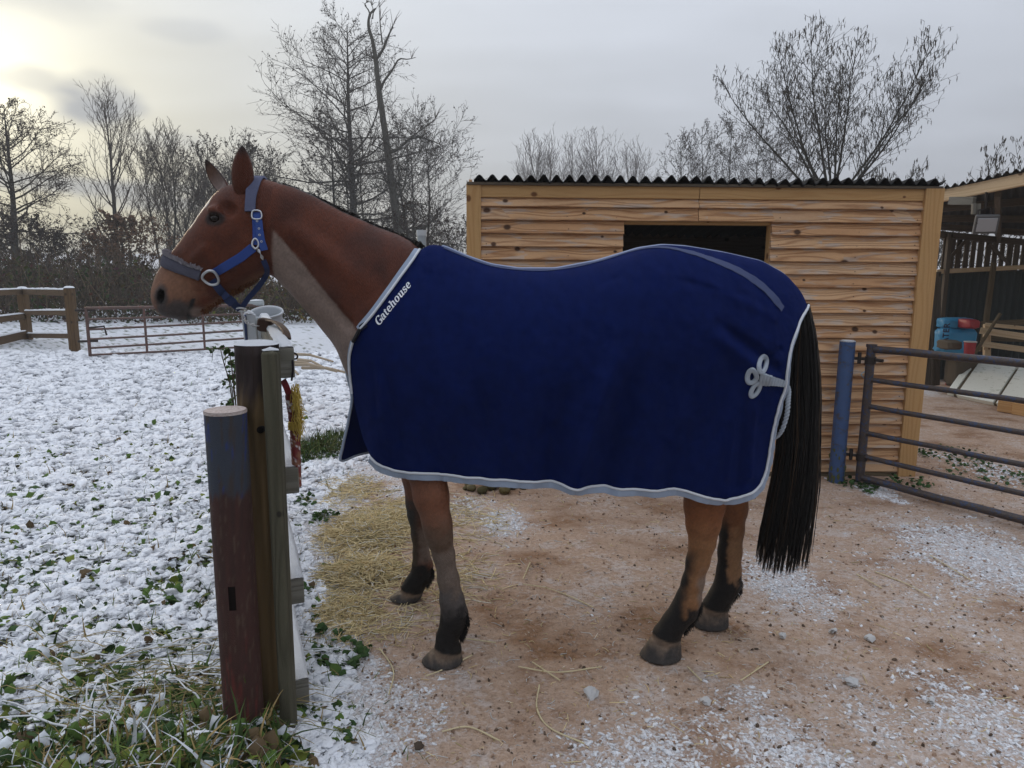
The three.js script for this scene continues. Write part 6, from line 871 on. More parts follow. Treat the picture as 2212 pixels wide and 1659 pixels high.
  const c = limb.i.length ? part(t, 'crown', limb.geo(), o.limb ?? barkD) : null; if (tw.i.length) part(c || t, 'twigs', tw.geo(), o.twigMat ?? twigM); if (bud.i.length) part(c || t, K.kind === 'hazel' ? 'catkins' : 'cones_and_buds', bud.geo(), o.budMat ?? budM);
  return t;
}
const foot = (px, z, py = 600) => { const p = at(px, py, z); p.y = 0; return p; };
const topAt = (px, py, z) => at(px, py, z).y;
// tall alder, its dead neighbour, and lesser trees round them
makeTree({ name: 'alder_tree', label: 'tall dense bare alder behind the horse\'s neck, with fine dark twigs', base: foot(772, -45), h: topAt(745, 48, -45), r: 0.34, seed: 5, levels: 3, lat: 58, sub: 13, tw: 9, len: 0.45, first: 0.08, up: 0.16, curl: 0.42, twig: 0.0125, bud: 1, budS: 0.045, a0: 1.6, a1: 0.95, wander: 0.035, lean: [-0.035, 0], shape: (u) => Math.pow(1 - u, 0.62) * 0.98 + 0.1 });
{ const z = -40, q = (px, py) => at(px, py, z), b = foot(868, z); const P = [V(b.x, -0.2, z), q(862, 520), q(852, 440), q(838, 330), q(828, 260), q(818, 190), q(812, 130), q(805, 90), q(796, 55), q(800, 30), q(812, 18)];
  const t = thing('dead_tree', 'tall pale dead trunk with a few broken bare limbs, right of the alder', 'tree', V(b.x, 0, z)), m = new MB(), k2 = 0.029; m.tube(curve(P, 40), (k, s) => lerp(0.27, 0.04, Math.pow(s, 0.9)) + 0.12 * Math.exp(-s * 18), 10, { wob: 0.08 }); part(t, 'trunk', m.geo(), barkG);
  for (const [pts, r] of [[[[812, 130], [828, 105], [838, 80], [846, 62], [850, 52]], 0.09], [[[820, 200], [830, 175], [845, 155], [862, 128], [880, 128], [898, 124]], 0.08], [[[800, 35], [796, 22], [788, 10], [795, 2]], 0.05], [[[805, 40], [806, 20], [800, 4]], 0.04], [[[826, 95], [822, 60], [820, 30], [818, 2]], 0.045], [[[838, 330], [860, 322], [885, 300], [905, 296], [925, 285]], 0.12], [[[885, 300], [910, 280], [935, 262], [945, 250]], 0.05], [[[905, 296], [935, 305], [965, 318]], 0.06], [[[812, 130], [800, 122], [786, 118]], 0.06], [[[850, 440], [872, 405], [878, 370], [885, 330]], 0.08], [[[856, 480], [880, 450], [905, 440], [930, 445]], 0.09], [[[862, 530], [895, 500], [925, 485], [945, 460]], 0.13], [[[838, 330], [815, 318], [795, 310]], 0.06], [[[848, 400], [820, 385], [800, 388]], 0.06]]) { const l = new MB(); l.tube(curve(pts.map(([x, y], i) => at(x, y, z + i * 0.25 * (r > 0.07 ? 1 : -1))), 14), (k, s) => r * (1 - 0.8 * s), 6); const lm = part(t, 'limb', l.geo(), barkG); const f = new MB(), rr = rng(Math.round(r * 1000) + pts[0][0]); for (let k = 0; k < 9; k++) { const u = 0.35 + 0.65 * rr(), i = Math.min(pts.length - 2, Math.floor(u * (pts.length - 1))), a = at(lerp(pts[i][0], pts[i + 1][0], 0.5), lerp(pts[i][1], pts[i + 1][1], 0.5), z), e = a.clone().add(V((rr() - 0.3) * 0.9, rr() * 0.9, (rr() - 0.5) * 0.8)); f.tube([a, a.clone().lerp(e, 0.5).add(V(0, 0.08, 0)), e], [0.02, 0.014, 0.006], 3, { open: true }); } part(lm, 'twigs', f.geo(), twigL); } }
makeTree({ name: 'alder_tree', label: 'broad bare alder with rising limbs beside the shelter\'s left corner', base: foot(905, -42), h: topAt(930, 200, -42), r: 0.2, seed: 12, levels: 3, stems: 3, spread: 0.28, lat: 44, sub: 8, tw: 7, len: 0.38, first: 0.1, up: 0.36, curl: 0.36, twig: 0.0125, bud: 1, budS: 0.045, a0: 1.3, a1: 0.7 });
makeTree({ name: 'young_alder', label: 'slim young bare alder left of the tall alder', base: foot(735, -43), h: topAt(730, 250, -43), r: 0.16, seed: 31, levels: 3, lat: 30, sub: 7, tw: 6, len: 0.32, first: 0.12, twig: 0.012, bud: 1, budS: 0.07, a0: 1.4, a1: 0.8, shape: (u) => 1 - 0.75 * u });
makeTree({ name: 'young_alder', label: 'thin bare sapling between the tall alder and dead trunk', base: foot(795, -41), h: topAt(795, 330, -41), r: 0.12, seed: 33, levels: 3, lat: 20, sub: 6, tw: 5, len: 0.3, first: 0.1, twig: 0.012, a0: 1.3, a1: 0.7 });
makeTree({ name: 'thorn_bush', label: 'low tangled bare bush at the shelter\'s left corner', base: foot(930, -26), h: topAt(940, 440, -26), r: 0.1, seed: 35, levels: 3, stems: 5, spread: 0.55, lat: 34, sub: 6, tw: 5, len: 0.4, first: 0.08, up: 0.2, curl: 0.4, twig: 0.009, bud: 1, budS: 0.04, a0: 1.2, a1: 0.6 });
// left of the horse
makeTree({ name: 'alder_tree', label: 'leafless alder with dark trunk at the far left edge', base: foot(38, -36), h: topAt(50, 222, -36), r: 0.26, seed: 8, levels: 3, lat: 44, sub: 11, tw: 9, len: 0.36, first: 0.2, up: 0.25, curl: 0.42, twig: 0.012, bud: 1, budS: 0.045, a0: 1.45, a1: 0.85, wander: 0.09, twigMat: twigL });
makeTree({ name: 'ash_tree', label: 'slender bare ash with upswept twigs under the dark cloud', base: foot(258, -44), h: topAt(232, 220, -44), r: 0.22, seed: 14, levels: 3, lat: 32, sub: 7, tw: 4, len: 0.34, first: 0.2, up: 0.95, curl: 0.2, twig: 0.014, a0: 0.95, a1: 0.45, twigMat: twigL, wander: 0.05, limb: twigL });
makeTree({ name: 'ash_tree', label: 'many-stemmed bare ash behind the horse\'s nose', base: foot(372, -40), h: topAt(372, 300, -40), r: 0.17, seed: 17, levels: 3, stems: 4, spread: 0.24, lat: 44, sub: 7, tw: 5, len: 0.33, first: 0.2, up: 0.85, curl: 0.24, twig: 0.0135, a0: 0.95, a1: 0.45, twigMat: twigL });
makeTree({ name: 'willow_tree', label: 'bushy bare willow between the horse\'s nose and ears', base: foot(440, -46), h: topAt(440, 320, -46), r: 0.18, seed: 19, levels: 3, stems: 4, spread: 0.3, lat: 46, sub: 8, tw: 5, len: 0.34, first: 0.12, up: 0.8, curl: 0.28, twig: 0.0135, a0: 1.0, a1: 0.5, twigMat: twigL });
makeTree({ name: 'willow_tree', label: 'bare willow directly behind the horse\'s ears', base: foot(540, -44), h: topAt(535, 290, -44), r: 0.2, seed: 21, levels: 3, stems: 3, spread: 0.26, lat: 48, sub: 9, tw: 6, len: 0.35, first: 0.1, up: 0.6, curl: 0.34, twig: 0.0125, bud: 1, budS: 0.06, a0: 1.2, a1: 0.6 });
makeTree({ name: 'oak_tree', label: 'small round-headed oak with brown leaves clinging at the left', base: foot(268, -29), h: topAt(262, 482, -29), r: 0.16, seed: 25, levels: 3, lat: 26, sub: 8, tw: 6, len: 0.5, first: 0.28, up: 0.16, curl: 0.5, twig: 0.009, bud: 5, budS: 0.055, a0: 1.45, a1: 0.9, budMat: mat(0.17, 0.1, 0.06, 0.95), shape: (u) => Math.sin(Math.PI * (0.3 + 0.6 * u)) });
makeTree({ name: 'thorn_tree', label: 'small dark thorn tree beside the far-left alder', base: foot(70, -30), h: topAt(85, 480, -30), r: 0.12, seed: 27, levels: 3, stems: 3, spread: 0.4, lat: 40, sub: 7, tw: 6, len: 0.42, first: 0.1, up: 0.3, curl: 0.42, twig: 0.0095, bud: 2, budS: 0.05 });
makeTree({ name: 'thorn_tree', label: 'thin leaning thorn tree between far-left alder and oak', base: foot(165, -31), h: topAt(150, 470, -31), r: 0.1, seed: 29, levels: 3, stems: 2, spread: 0.5, lat: 24, sub: 6, tw: 5, len: 0.42, first: 0.16, up: 0.4, curl: 0.4, twig: 0.0095, bud: 1, budS: 0.05 });
// beyond the shelter
[[1135, 352, 61], [1175, 326, 62], [1215, 312, 63], [1258, 306, 64], [1300, 312, 65], [1345, 322, 66], [1385, 340, 67]].forEach(([px, py, sd], i) => makeTree({ name: 'far_poplar', label: 'pale grey bare tree in the far row above the shelter roof, ' + ['leftmost', 'second from left', 'third from left', 'fourth and tallest', 'third from right', 'second from right', 'rightmost'][i], group: 'far row of bare trees above the roof', base: foot(px, -62), h: topAt(px, py, -62), r: 0.14, seed: sd, levels: 3, stems: 2, spread: 0.16, lat: 26, sub: 6, tw: 4, len: 0.36, first: 0.2, up: 0.8, curl: 0.2, twig: 0.015, a0: 0.9, a1: 0.4, twigMat: mat(0.1, 0.085, 0.08, 0.95), limb: twigL }));
[[1462, 290, 71], [1520, 268, 72], [1570, 262, 73], [1618, 262, 74], [1660, 300, 75]].forEach(([px, py, sd], i) => makeTree({ name: 'alder_sapling', label: 'slim bare alder above the roof left of the hazel, ' + ['furthest left', 'second from left', 'middle one', 'second nearest the hazel', 'nearest the hazel'][i], group: 'alders above the shelter roof', base: foot(px, -47), h: topAt(px, py, -47), r: 0.11, seed: sd, levels: 3, lat: 30, sub: 8, tw: 7, len: 0.27, first: 0.16, up: 0.4, curl: 0.34, twig: 0.011, bud: 1, budS: 0.04, a0: 1.2, a1: 0.6 }));
makeTree({ name: 'hazel_tree', label: 'spreading hazel hung with catkins above the shelter\'s right end', base: foot(1785, -21), h: topAt(1835, 105, -21) * 0.98, r: 0.085, seed: 81, levels: 3, fork: 3.3, stems: 11, spread: 1.05, lat: 78, sub: 6, tw: 3, len: 0.34, first: 0.22, up: 0.22, curl: 0.26, twig: 0.0065, bud: 1, trop: 0.02, kind: 'hazel', a0: 0.75, a1: 0.4, budMat: catM });
makeTree({ name: 'hazel_tree', label: 'low hazel in the gap between shelter and barn roof', base: foot(1975, -23), h: topAt(1960, 330, -23), r: 0.08, seed: 83, levels: 3, stems: 6, spread: 0.5, lat: 34, sub: 5, tw: 3, len: 0.28, first: 0.2, up: 0.4, curl: 0.2, twig: 0.007, bud: 2, kind: 'hazel', a0: 0.8, a1: 0.45, budMat: catM });
makeTree({ name: 'far_poplar', label: 'small bare tree seen through the barn\'s slatted wall', base: foot(2110, -30), h: 5.2, r: 0.1, seed: 85, levels: 3, stems: 3, spread: 0.35, lat: 30, sub: 6, tw: 5, len: 0.36, first: 0.1, up: 0.5, curl: 0.3, twig: 0.011, bud: 1, budS: 0.06 });
// hedge of bramble and scrub along the far side of the field
{
  const r = rng(91), tw = new MB(), N = 5200; for (let k = 0; k < N; k++) { const px = -120 + 1120 * r(), z = -19 - 10 * r(), b = foot(px, z), hgt = (0.7 + 0.9 * (0.5 + 0.5 * fbm(px * 0.012, z * 0.3, 2))) * (px < 330 ? 1.5 : 1), a = b.clone().setY(r() * hgt * 0.7), e = a.clone().add(V((r() - 0.5) * 1.3, (r() * 0.9 + 0.1) * hgt * 0.75, (r() - 0.5) * 1.2)), m = a.clone().lerp(e, 0.5).add(V((r() - 0.5) * 0.3, 0.2 * r(), 0)), f = 0.7 + 0.7 * r(), c = r() < 0.3 ? [0.12, 0.09, 0.06] : [0.075, 0.058, 0.045]; tw.tube([a, m, e], [0.014, 0.011, 0.005], 3, { open: true, c: c.map((q) => q * f) }); }
  const hd = thing('bramble_hedge', 'dark tangled bramble hedge along the far side of the field', 'hedge', foot(400, -24)); part(hd, 'stems', tw.geo(), new THREE.MeshPhysicalMaterial({ specularIntensity: 0.15, vertexColors: true, roughness: 1, side: THREE.DoubleSide })).userData.kind = 'stuff';
  const lf = new MB(); for (let k = 0; k < 26000; k++) { const px = -120 + 1120 * r(), z = -19 - 10 * r(), b = foot(px, z), f = 0.5 + 0.5 * fbm(px * 0.012, z * 0.3, 2), hgt = (0.6 + 1.0 * f) * (px < 330 ? 1.35 : 1), p = b.clone().setY(Math.pow(r(), 1.2) * hgt * 1.1), s = 0.035 + 0.05 * r(), a = V(r() - 0.5, r() - 0.5, r() - 0.5).normalize().multiplyScalar(s), q = V(r() - 0.5, r() - 0.5, r() - 0.5).normalize().multiplyScalar(s * 0.7), n = a.clone().cross(q).normalize(), g = fbm(px * 0.02 + 7, z * 0.4, 2) + (r() - 0.5) * 0.5, c = (g > 0.12 && px > 420 ? [0.13, 0.1, 0.028] : g > 0 ? [0.045, 0.055, 0.022] : [0.06, 0.04, 0.026]).map((w) => w * (0.6 + 0.8 * r())), i = lf.p.length / 3; for (const w of [a, q, a.clone().negate(), q.clone().negate()]) lf.v(p.x + w.x, p.y + w.y, p.z + w.z, n.x, n.y, n.z, 0, 0, c); lf.i.push(i, i + 1, i + 2, i, i + 2, i + 3); }
  part(hd, 'leaves', lf.geo(), new THREE.MeshPhysicalMaterial({ specularIntensity: 0.15, vertexColors: true, roughness: 1, side: THREE.DoubleSide })).userData.kind = 'stuff';
}

scene.fog = new THREE.FogExp2(new THREE.Color(0.62, 0.62, 0.62), 0.0025);

// ---------------------------------------------------------------- loose cover: snow lumps, grass, leaves, hay, straw, rime
const Q = new THREE.Quaternion(), S3 = V(1, 1, 1), M4 = new THREE.Matrix4(), E3 = new THREE.Euler();
function scatter(name, label, category, geo, m, list) { const o = new THREE.InstancedMesh(geo, m, list.length); list.forEach(([p, e, s, c], k) => { E3.set(...e); Q.setFromEuler(E3); S3.set(...(Array.isArray(s) ? s : [s, s, s])); M4.compose(p, Q, S3); o.setMatrixAt(k, M4); o.setColorAt(k, col(...c)); }); o.name = numbered(name); shade(o); scene.add(tagIt(o, label, category, null, 'stuff')); return o; }
const lumpGeo = (() => { const g = mergeVertices(new THREE.IcosahedronGeometry(1, 2)), p = g.attributes.position; for (let k = 0; k < p.count; k++) { const x = p.getX(k), y = p.getY(k), z = p.getZ(k), n = 1 + 0.42 * n3(x * 1.4, y * 1.4, z * 1.4) + 0.2 * n3(x * 3.4 + 5, y * 3.4, z * 3.4); p.setXYZ(k, x * n, Math.max(-0.4, y * n * 0.62), z * n); } g.deleteAttribute('uv'); g.computeVertexNormals(); return g; })();
const bladeGeo = (n, curl, w0, twist = 0.3) => { const mb = new MB(); for (let k = 0; k <= n; k++) { const t = k / n, a = curl * t * t, y = Math.sin(Math.PI / 2 - a * 0.5) * t, x = Math.sin(a) * t * 0.8, w = w0 * (1 - Math.pow(t, 1.8)) * (0.55 + 0.45 * Math.min(1, t * 5)), c = Math.cos(twist * t * 3), s = Math.sin(twist * t * 3); for (const q of [-1, 0, 1]) mb.v(x + 0.25 * w * (q === 0 ? -1 : 0), y, q * w * c, q * 0.4, 0, 1, t, q); } for (let k = 0; k < n; k++) for (let j = 0; j < 2; j++) { const p = k * 3 + j; mb.i.push(p, p + 1, p + 3, p + 1, p + 4, p + 3); } const g = mb.geo(); g.computeVertexNormals(); g.deleteAttribute('uv'); return g; };
const leafGeo = (() => { const mb = new MB(), N = 7, W = 4; for (let k = 0; k <= N; k++) for (let j = 0; j <= W; j++) { const t = k / N, u = j / W * 2 - 1, w = 0.42 * Math.pow(Math.sin(Math.PI * Math.pow(t, 0.75)), 0.8) * (1 + 0.14 * Math.sin(t * 26 + u)) + 0.012, y = 0.18 * Math.sin(t * 2.6) - 0.12 * u * u + 0.05 * Math.sin(t * 9) * u + (Math.abs(u) < 0.1 ? -0.03 : 0); mb.v(t, y, u * w, 0, 1, 0); } for (let k = 0; k < N; k++) for (let j = 0; j < W; j++) { const p = k * (W + 1) + j, q = p + W + 1; mb.i.push(p, p + 1, q, q, p + 1, q + 1); } const g = mb.geo(); g.computeVertexNormals(); g.deleteAttribute('uv'); return g; })();
const strawGeo = (() => { const out = []; for (const [b, tw] of [[0, 0], [0.12, 0.05], [-0.2, 0.1]]) { const mb = new MB(), P = []; for (let k = 0; k <= 5; k++) { const t = k / 5 - 0.5; P.push(V(t, tw * Math.sin(t * 5), b * Math.cos(t * 3))); } mb.tube(P, (k, t) => 0.027 * (0.75 + 0.4 * Math.sin(Math.PI * t)), 4); const g = mb.geo(); g.deleteAttribute('uv'); out.push(g); } return out; })();
const flakeGeo = (() => { const g = mergeVertices(new THREE.IcosahedronGeometry(1, 1)), p = g.attributes.position; for (let k = 0; k < p.count; k++) { const x = p.getX(k), y = p.getY(k), z = p.getZ(k), n = 1 + 0.6 * n3(x * 1.9 + 7, y * 2, z * 1.9); p.setXYZ(k, x * n, y * 0.3 * n + 0.1 * n3(x * 3, 1, z * 3), z * n * 0.75); } g.deleteAttribute('uv'); g.computeVertexNormals(); return g; })();
const plain = mat(1, 1, 1, 0.9), soft = new THREE.MeshPhysicalMaterial({ color: col(1, 1, 1), roughness: 0.75, specularIntensity: 0.35, side: THREE.DoubleSide });
{
  const r = rng(201), lumps = [], blades = [], leaves = [], straws = [];
  const inField = (x, z) => inYard(x, z) < 0.05;
  const seen = (x, z) => x > -0.8 * -z - 0.4 && x < 0.8 * -z + 0.5;
  const snowAt = (x, z) => 0.6 * fbm(x * 8, z * 8, 3, n2b) + 0.5 * n2(x * 27, z * 27) + 0.35 * fbm(x * 1.7, z * 1.7, 2) + 0.2 + 0.22 * sst(4, 9, -z) - 1.1 * bare(x, z);
  for (let k = 0, tries = 0; lumps.length < 60000 && tries < 260000; tries++) {
    const d = 1.35 * Math.pow(9, Math.pow(r(), 1.15)), x = lerp(-0.8 * d - 0.3, Math.max(edgeX(-d) + 0.1, 0.35 * d * sst(6, 9, d)), r()), z = -d; if (!inField(x, z) && d < 6) continue;
    const q = snowAt(x, z); if (q < -0.2 + 0.4 * r()) continue;
    const s = (0.0045 + 0.012 * Math.pow(r(), 2.2)) * (0.7 + 0.3 * d), b = 0.78 + 0.1 * r(); lumps.push([V(x, fieldH(x, z) + s * 0.2 + 0.012 * r(), z), [(r() - 0.5) * 0.8, r() * 6.28, (r() - 0.5) * 0.8], [s * (1 + 0.8 * r()), s * (0.6 + 0.5 * r()), s], [b, b * 1.02, b * 1.06]]);
  }
  for (let tries = 0; blades.length < 15000 && tries < 200000; tries++) {
    const d = 1.35 * Math.pow(8, Math.pow(r(), 1.25)), x = lerp(-0.8 * d - 0.3, edgeX(-d) + 0.22, r()), z = -d; if (!inField(x - 0.12, z)) continue; const bq = bare(x, z); if (r() > 0.14 + 0.2 * bq + 0.25 * (snowAt(x, z) < 0 ? 1 : 0)) continue;
    const h = (0.035 + 0.075 * r() * r()) * (1 + 1.1 * bq), c = r() < 0.28 ? [0.28, 0.2, 0.085] : r() < 0.3 ? [0.62, 0.64, 0.67] : r() < 0.5 ? [0.1, 0.15, 0.03] : [0.05, 0.085, 0.022], f = 0.7 + 0.6 * r(), flop = 0.5 + 1.0 * r();
    blades.push([V(x, fieldH(x, z) - 0.005, z), [(r() - 0.5) * flop * 1.6, r() * 6.28, (r() - 0.5) * flop * 1.6], [h, h, h * (0.5 + 0.5 * r())], c.map((w) => w * f)]);
  }
  for (let tries = 0; leaves.length < 15000 && tries < 120000; tries++) {
    const d = 1.35 * Math.pow(5, Math.pow(r(), 1.5)), x = lerp(-0.8 * d - 0.3, edgeX(-d) + 0.02, r()), z = -d; if (!inField(x, z)) continue; const cl = fbm(x * 3.2 + 4, z * 3.2, 2), bq = bare(x, z); if (cl + bq * 1.8 < 0.12 + 0.4 * r()) continue;
    const h = (0.018 + 0.045 * r() * r()) * (1 + 0.45 * bq), t = r(), c = t < 0.16 ? [0.6, 0.63, 0.66] : t < 0.34 ? [0.14, 0.17, 0.03] : t < 0.46 ? [0.11, 0.075, 0.04] : t < 0.75 ? [0.075, 0.13, 0.028] : [0.035, 0.07, 0.022], f = 0.7 + 0.6 * r();
    leaves.push([V(x, fieldH(x, z) + 0.006 + 0.03 * r() * (0.5 + bq), z), [(r() - 0.5) * 1.7, r() * 6.28, (r() - 0.4) * 1.5], h, c.map((w) => w * f)]);
  }
  // green nettle heap and grasses right of the fence, ivy at the post feet
  const clump = (px, py, rad, n, hgt, cols, zz) => { const c = gr(px, py); for (let k = 0; k < n; k++) { const a = r() * 6.283, q = rad * Math.sqrt(r()), x = c.x + Math.cos(a) * q, z = c.z + Math.sin(a) * q * 1.3, hh = hgt * (1 - 0.6 * q / rad) * (0.6 + 0.7 * r()), cc = cols[Math.floor(r() * cols.length)], f = 0.7 + 0.6 * r(); blades.push([V(x, Math.max(fieldH(x, z), yardH(x, z)) - 0.005, z), [(r() - 0.5) * 1.9, r() * 6.28, (r() - 0.5) * 1.9], [hh, hh, hh * 0.6], cc.map((w) => w * f)]); if (r() < 0.35) leaves.push([V(x, Math.max(fieldH(x, z), 0) + hh * 0.5 * r() + 0.01, z), [(r() - 0.5) * 1.4, r() * 6.28, (r() - 0.5) * 1.4], 0.02 + 0.02 * r(), [0.035, 0.075, 0.02].map((w) => w * f)]); } };
  const GR = [[0.05, 0.085, 0.02], [0.08, 0.11, 0.025], [0.035, 0.055, 0.018], [0.12, 0.12, 0.04]], GY = [[0.24, 0.19, 0.08], [0.1, 0.12, 0.03], [0.06, 0.08, 0.02]];
  clump(688, 985, 0.26, 900, 0.22, GR); clump(725, 960, 0.2, 500, 0.17, GR); clump(640, 990, 0.2, 300, 0.14, GY); clump(592, 1590, 0.06, 160, 0.09, GR); clump(632, 1560, 0.05, 90, 0.06, GR); clump(700, 1120, 0.07, 90, 0.07, GR); clump(650, 1090, 0.1, 120, 0.06, GY); clump(735, 1420, 0.1, 120, 0.05, GR); clump(700, 1390, 0.08, 90, 0.05, GY); clump(770, 1420, 0.06, 60, 0.04, GR); clump(640, 1290, 0.06, 90, 0.08, GY); clump(510, 1640, 0.14, 160, 0.12, GY); clump(400, 1600, 0.2, 120, 0.13, GY); clump(1862, 1052, 0.14, 200, 0.04, GR); clump(1960, 1040, 0.16, 160, 0.035, GY); clump(2060, 985, 0.3, 300, 0.03, GY); clump(2150, 1035, 0.3, 260, 0.03, GR);
  // long bleached stems arching near the post
  const stem = new MB(); for (let k = 0; k < 190; k++) { const c = gr(lerp(60, 560, r()), lerp(1400, 1650, r())), L = 0.15 + 0.3 * r(), a = -0.5 + r() * 1.2 + (r() < 0.3 ? 2.4 : 0), y = fieldH(c.x, c.z) + 0.01, P = []; for (let i = 0; i <= 6; i++) { const t = i / 6; P.push(V(c.x + Math.cos(a) * L * t + 0.02 * n2(t * 2, k), y + 0.09 * Math.sin(t * 2.6) * (0.4 + r() * 0.3), c.z - Math.sin(a) * L * t * 0.6)); } const f = r(), cc = f < 0.2 ? [0.68, 0.7, 0.72] : f < 0.7 ? [0.36, 0.28, 0.13] : [0.15, 0.16, 0.05]; stem.tube(P, (i, t) => (f < 0.2 ? 0.0045 : 0.0022) * (1 - 0.6 * t), 5, { c: cc, open: true }); }
  const sm = struct('dry_stems', stem.geo(), new THREE.MeshStandardMaterial({ vertexColors: true, roughness: 0.9, side: THREE.DoubleSide }), 'long bleached and rimed stems arching in the rough grass', 'stems', 'stuff');
  scatter('snow_lumps', 'crumbs and tufts of snow lying on the rough grass', 'snow', lumpGeo, new THREE.MeshStandardMaterial({ color: col(1, 1, 1), roughness: 0.92 }), lumps);
  scatter('grass', 'rough winter grass blades poking through the snow', 'grass', bladeGeo(5, 1.4, 0.06), soft, blades);
  scatter('ground_leaves', 'low green and withered leaves among the snow', 'leaves', leafGeo, soft, leaves);
}
{ // hay and straw in the yard
  const r = rng(301), hay = [[], [], []], put = (x, z, L, c, y = 0, th = 1) => { hay[Math.floor(r() * 3)].push([V(x, yardH(x, z) + 0.003 + y, z), [(r() - 0.5) * 0.5, r() * 6.283, (r() - 0.5) * (y > 0.01 ? 0.6 : 0.2)], [L, L * 0.35 * th + 0.04 * th, L * 0.35 * th + 0.04 * th], c]); };
  const tone = () => { const t = r(), f = 0.75 + 0.5 * r(); return (t < 0.55 ? [0.68, 0.56, 0.32] : t < 0.8 ? [0.56, 0.43, 0.22] : t < 0.88 ? [0.38, 0.32, 0.15] : [0.7, 0.66, 0.57]).map((w) => w * f); };
  const heap = (px, py, rx, rz, n, hgt) => { const c = gr(px, py); for (let k = 0; k < n; k++) { const a = r() * 6.283, q = Math.sqrt(-Math.log(1 - r() * 0.95)) * 0.62, x = c.x + Math.cos(a) * q * rx, z = c.z + Math.sin(a) * q * rz; put(x, z, 0.05 + 0.11 * r(), tone(), hgt * Math.exp(-q * q * 2) * r(), 0.8); } };
  heap(800, 1150, 0.3, 0.4, 2300, 0.07); heap(780, 1240, 0.22, 0.24, 1500, 0.06); heap(870, 1110, 0.28, 0.35, 900, 0.012); heap(760, 1060, 0.3, 0.4, 500, 0.01); heap(740, 1320, 0.16, 0.2, 500, 0.02); heap(800, 1350, 0.3, 0.25, 260, 0.006); heap(930, 1250, 0.4, 0.5, 420, 0.004); heap(1000, 1120, 0.35, 0.5, 260, 0.004);
  for (let k = 0; k < 3200; k++) { const z = -1.4 - 4.6 * Math.pow(r(), 1.3), x = lerp(edgeX(z) + 0.05, 0.8 * -z + 0.3, r()), w = rime(x, z); const c = r() < 0.3 + w ? ((f) => [0.6 * f, 0.59 * f, 0.57 * f])(0.8 + 0.3 * r()) : tone(); put(x, z, 0.012 + 0.05 * Math.pow(r(), 3), c, 0, 0.9); }
  hay.forEach((l, i) => scatter('hay', ['hay strewn by the horse\'s forefeet and over the yard', 'curved hay stalks mixed through the strewn hay', 'bent hay stalks mixed through the strewn hay'][i], 'hay', strawGeo[i], plain, l));
  // the long single straws one can pick out
  const long = [[[1130, 1262], [1180, 1270], [1235, 1290], [1282, 1312]], [[965, 1378], [1010, 1380], [1070, 1388]], [[1165, 1480], [1160, 1530], [1185, 1570], [1262, 1606]], [[1020, 1415], [960, 1445], [920, 1460]], [[1120, 1440], [1200, 1452], [1300, 1440]], [[1150, 1430], [1210, 1470]], [[820, 1400], [850, 1450], [840, 1500]], [[1040, 1110], [1080, 1122]], [[955, 1580], [1010, 1570], [1080, 1600]], [[1600, 1470], [1660, 1430]], [[1485, 1440], [1515, 1470]], [[1890, 1235], [1960, 1262], [2010, 1290]], [[1905, 1270], [1850, 1240]], [[2010, 1200], [2100, 1255]], [[1130, 1250], [1145, 1215]]];
  const lab = ['long bowed straw left of the hind legs', 'straw just right of the near fore hoof', 'bent hooked straw in the front middle of the yard', 'straw trailing forward from the near fore hoof', 'long level straw in front of the near fore hoof', 'short straw crossing the long level one', 'kinked straw between fence and near fore hoof', 'short straw by the droppings', 'wavy straw along the bottom edge', 'straw lying right of the near hind hoof', 'short pale straw in front of the near hind hoof', 'bowed straw below the tail end', 'short straw meeting the one below the tail', 'straw on the rime at the right', 'upright-lying straw left of the hind legs'];
  long.forEach((l, q) => { const P = curve(l.map(([a, b]) => gr(a, b, 0.008)), 24), m = new MB(); m.tube(P, (k, t) => 0.0027 * (1 + 0.25 * n2(q, t * 9)), 6); const o = thing('straw', lab[q], 'straw', P[0].clone().setY(0), 'long straws lying on the yard'); part(o, 'stalk', m.geo(), mat(0.62, 0.53, 0.33, 0.85)); const kn = new MB(), c0 = P[8]; kn.tube([c0.clone().lerp(P[9], -0.2), c0.clone().lerp(P[9], 0.3)], 0.0038, 6); part(o, 'node', kn.geo(), mat(0.45, 0.36, 0.2, 0.85)); });
  // rime: crumbs of frozen snow on the yard
  const fl = []; for (let tries = 0; fl.length < 17000 && tries < 420000; tries++) { const z = -1.35 - 4.4 * Math.pow(r(), 1.25), x = lerp(edgeX(z) - 0.1, 0.8 * -z + 0.3, r()), w = rime(x, z), nn = 0.5 + 0.5 * (0.5 * fbm(x * 13, z * 17, 4) + 0.45 * n2b(x * 46, z * 52)); if (nn + 0.16 * r() + 0.1 < 1.16 - w) continue; const s = (0.0011 + 0.005 * Math.pow(r(), 3)) * (0.7 + 0.13 * -z), b = 0.66 + 0.16 * r(); fl.push([V(x, yardH(x, z) + s * 0.15, z), [(r() - 0.5) * 0.7, r() * 6.28, (r() - 0.5) * 0.7], [s * (1 + 1.3 * r()), s * (0.7 + r()), s], [b, b * 1.01, b * 1.04]]); }
  scatter('rime_crumbs', 'white crumbs of rime scattered over the yard', 'rime', lumpGeo, new THREE.MeshStandardMaterial({ color: col(1, 1, 1), roughness: 0.9 }), fl);
  const gv = []; for (let k = 0; k < 12000; k++) { const z = -1.35 - 4.6 * Math.pow(r(), 1.3), x = lerp(edgeX(z), 0.8 * -z + 0.3, r()), s = 0.0016 + 0.007 * Math.pow(r(), 4), t = r(), c = t < 0.5 ? [0.3, 0.2, 0.14] : t < 0.8 ? [0.4, 0.31, 0.25] : [0.12, 0.085, 0.06]; gv.push([V(x, yardH(x, z) + s * 0.2, z), [r() * 3, r() * 6.28, r() * 3], [s * 1.3, s * 1.6, s], ((f) => c.map((w) => w * f))(0.7 + 0.6 * r())]); }
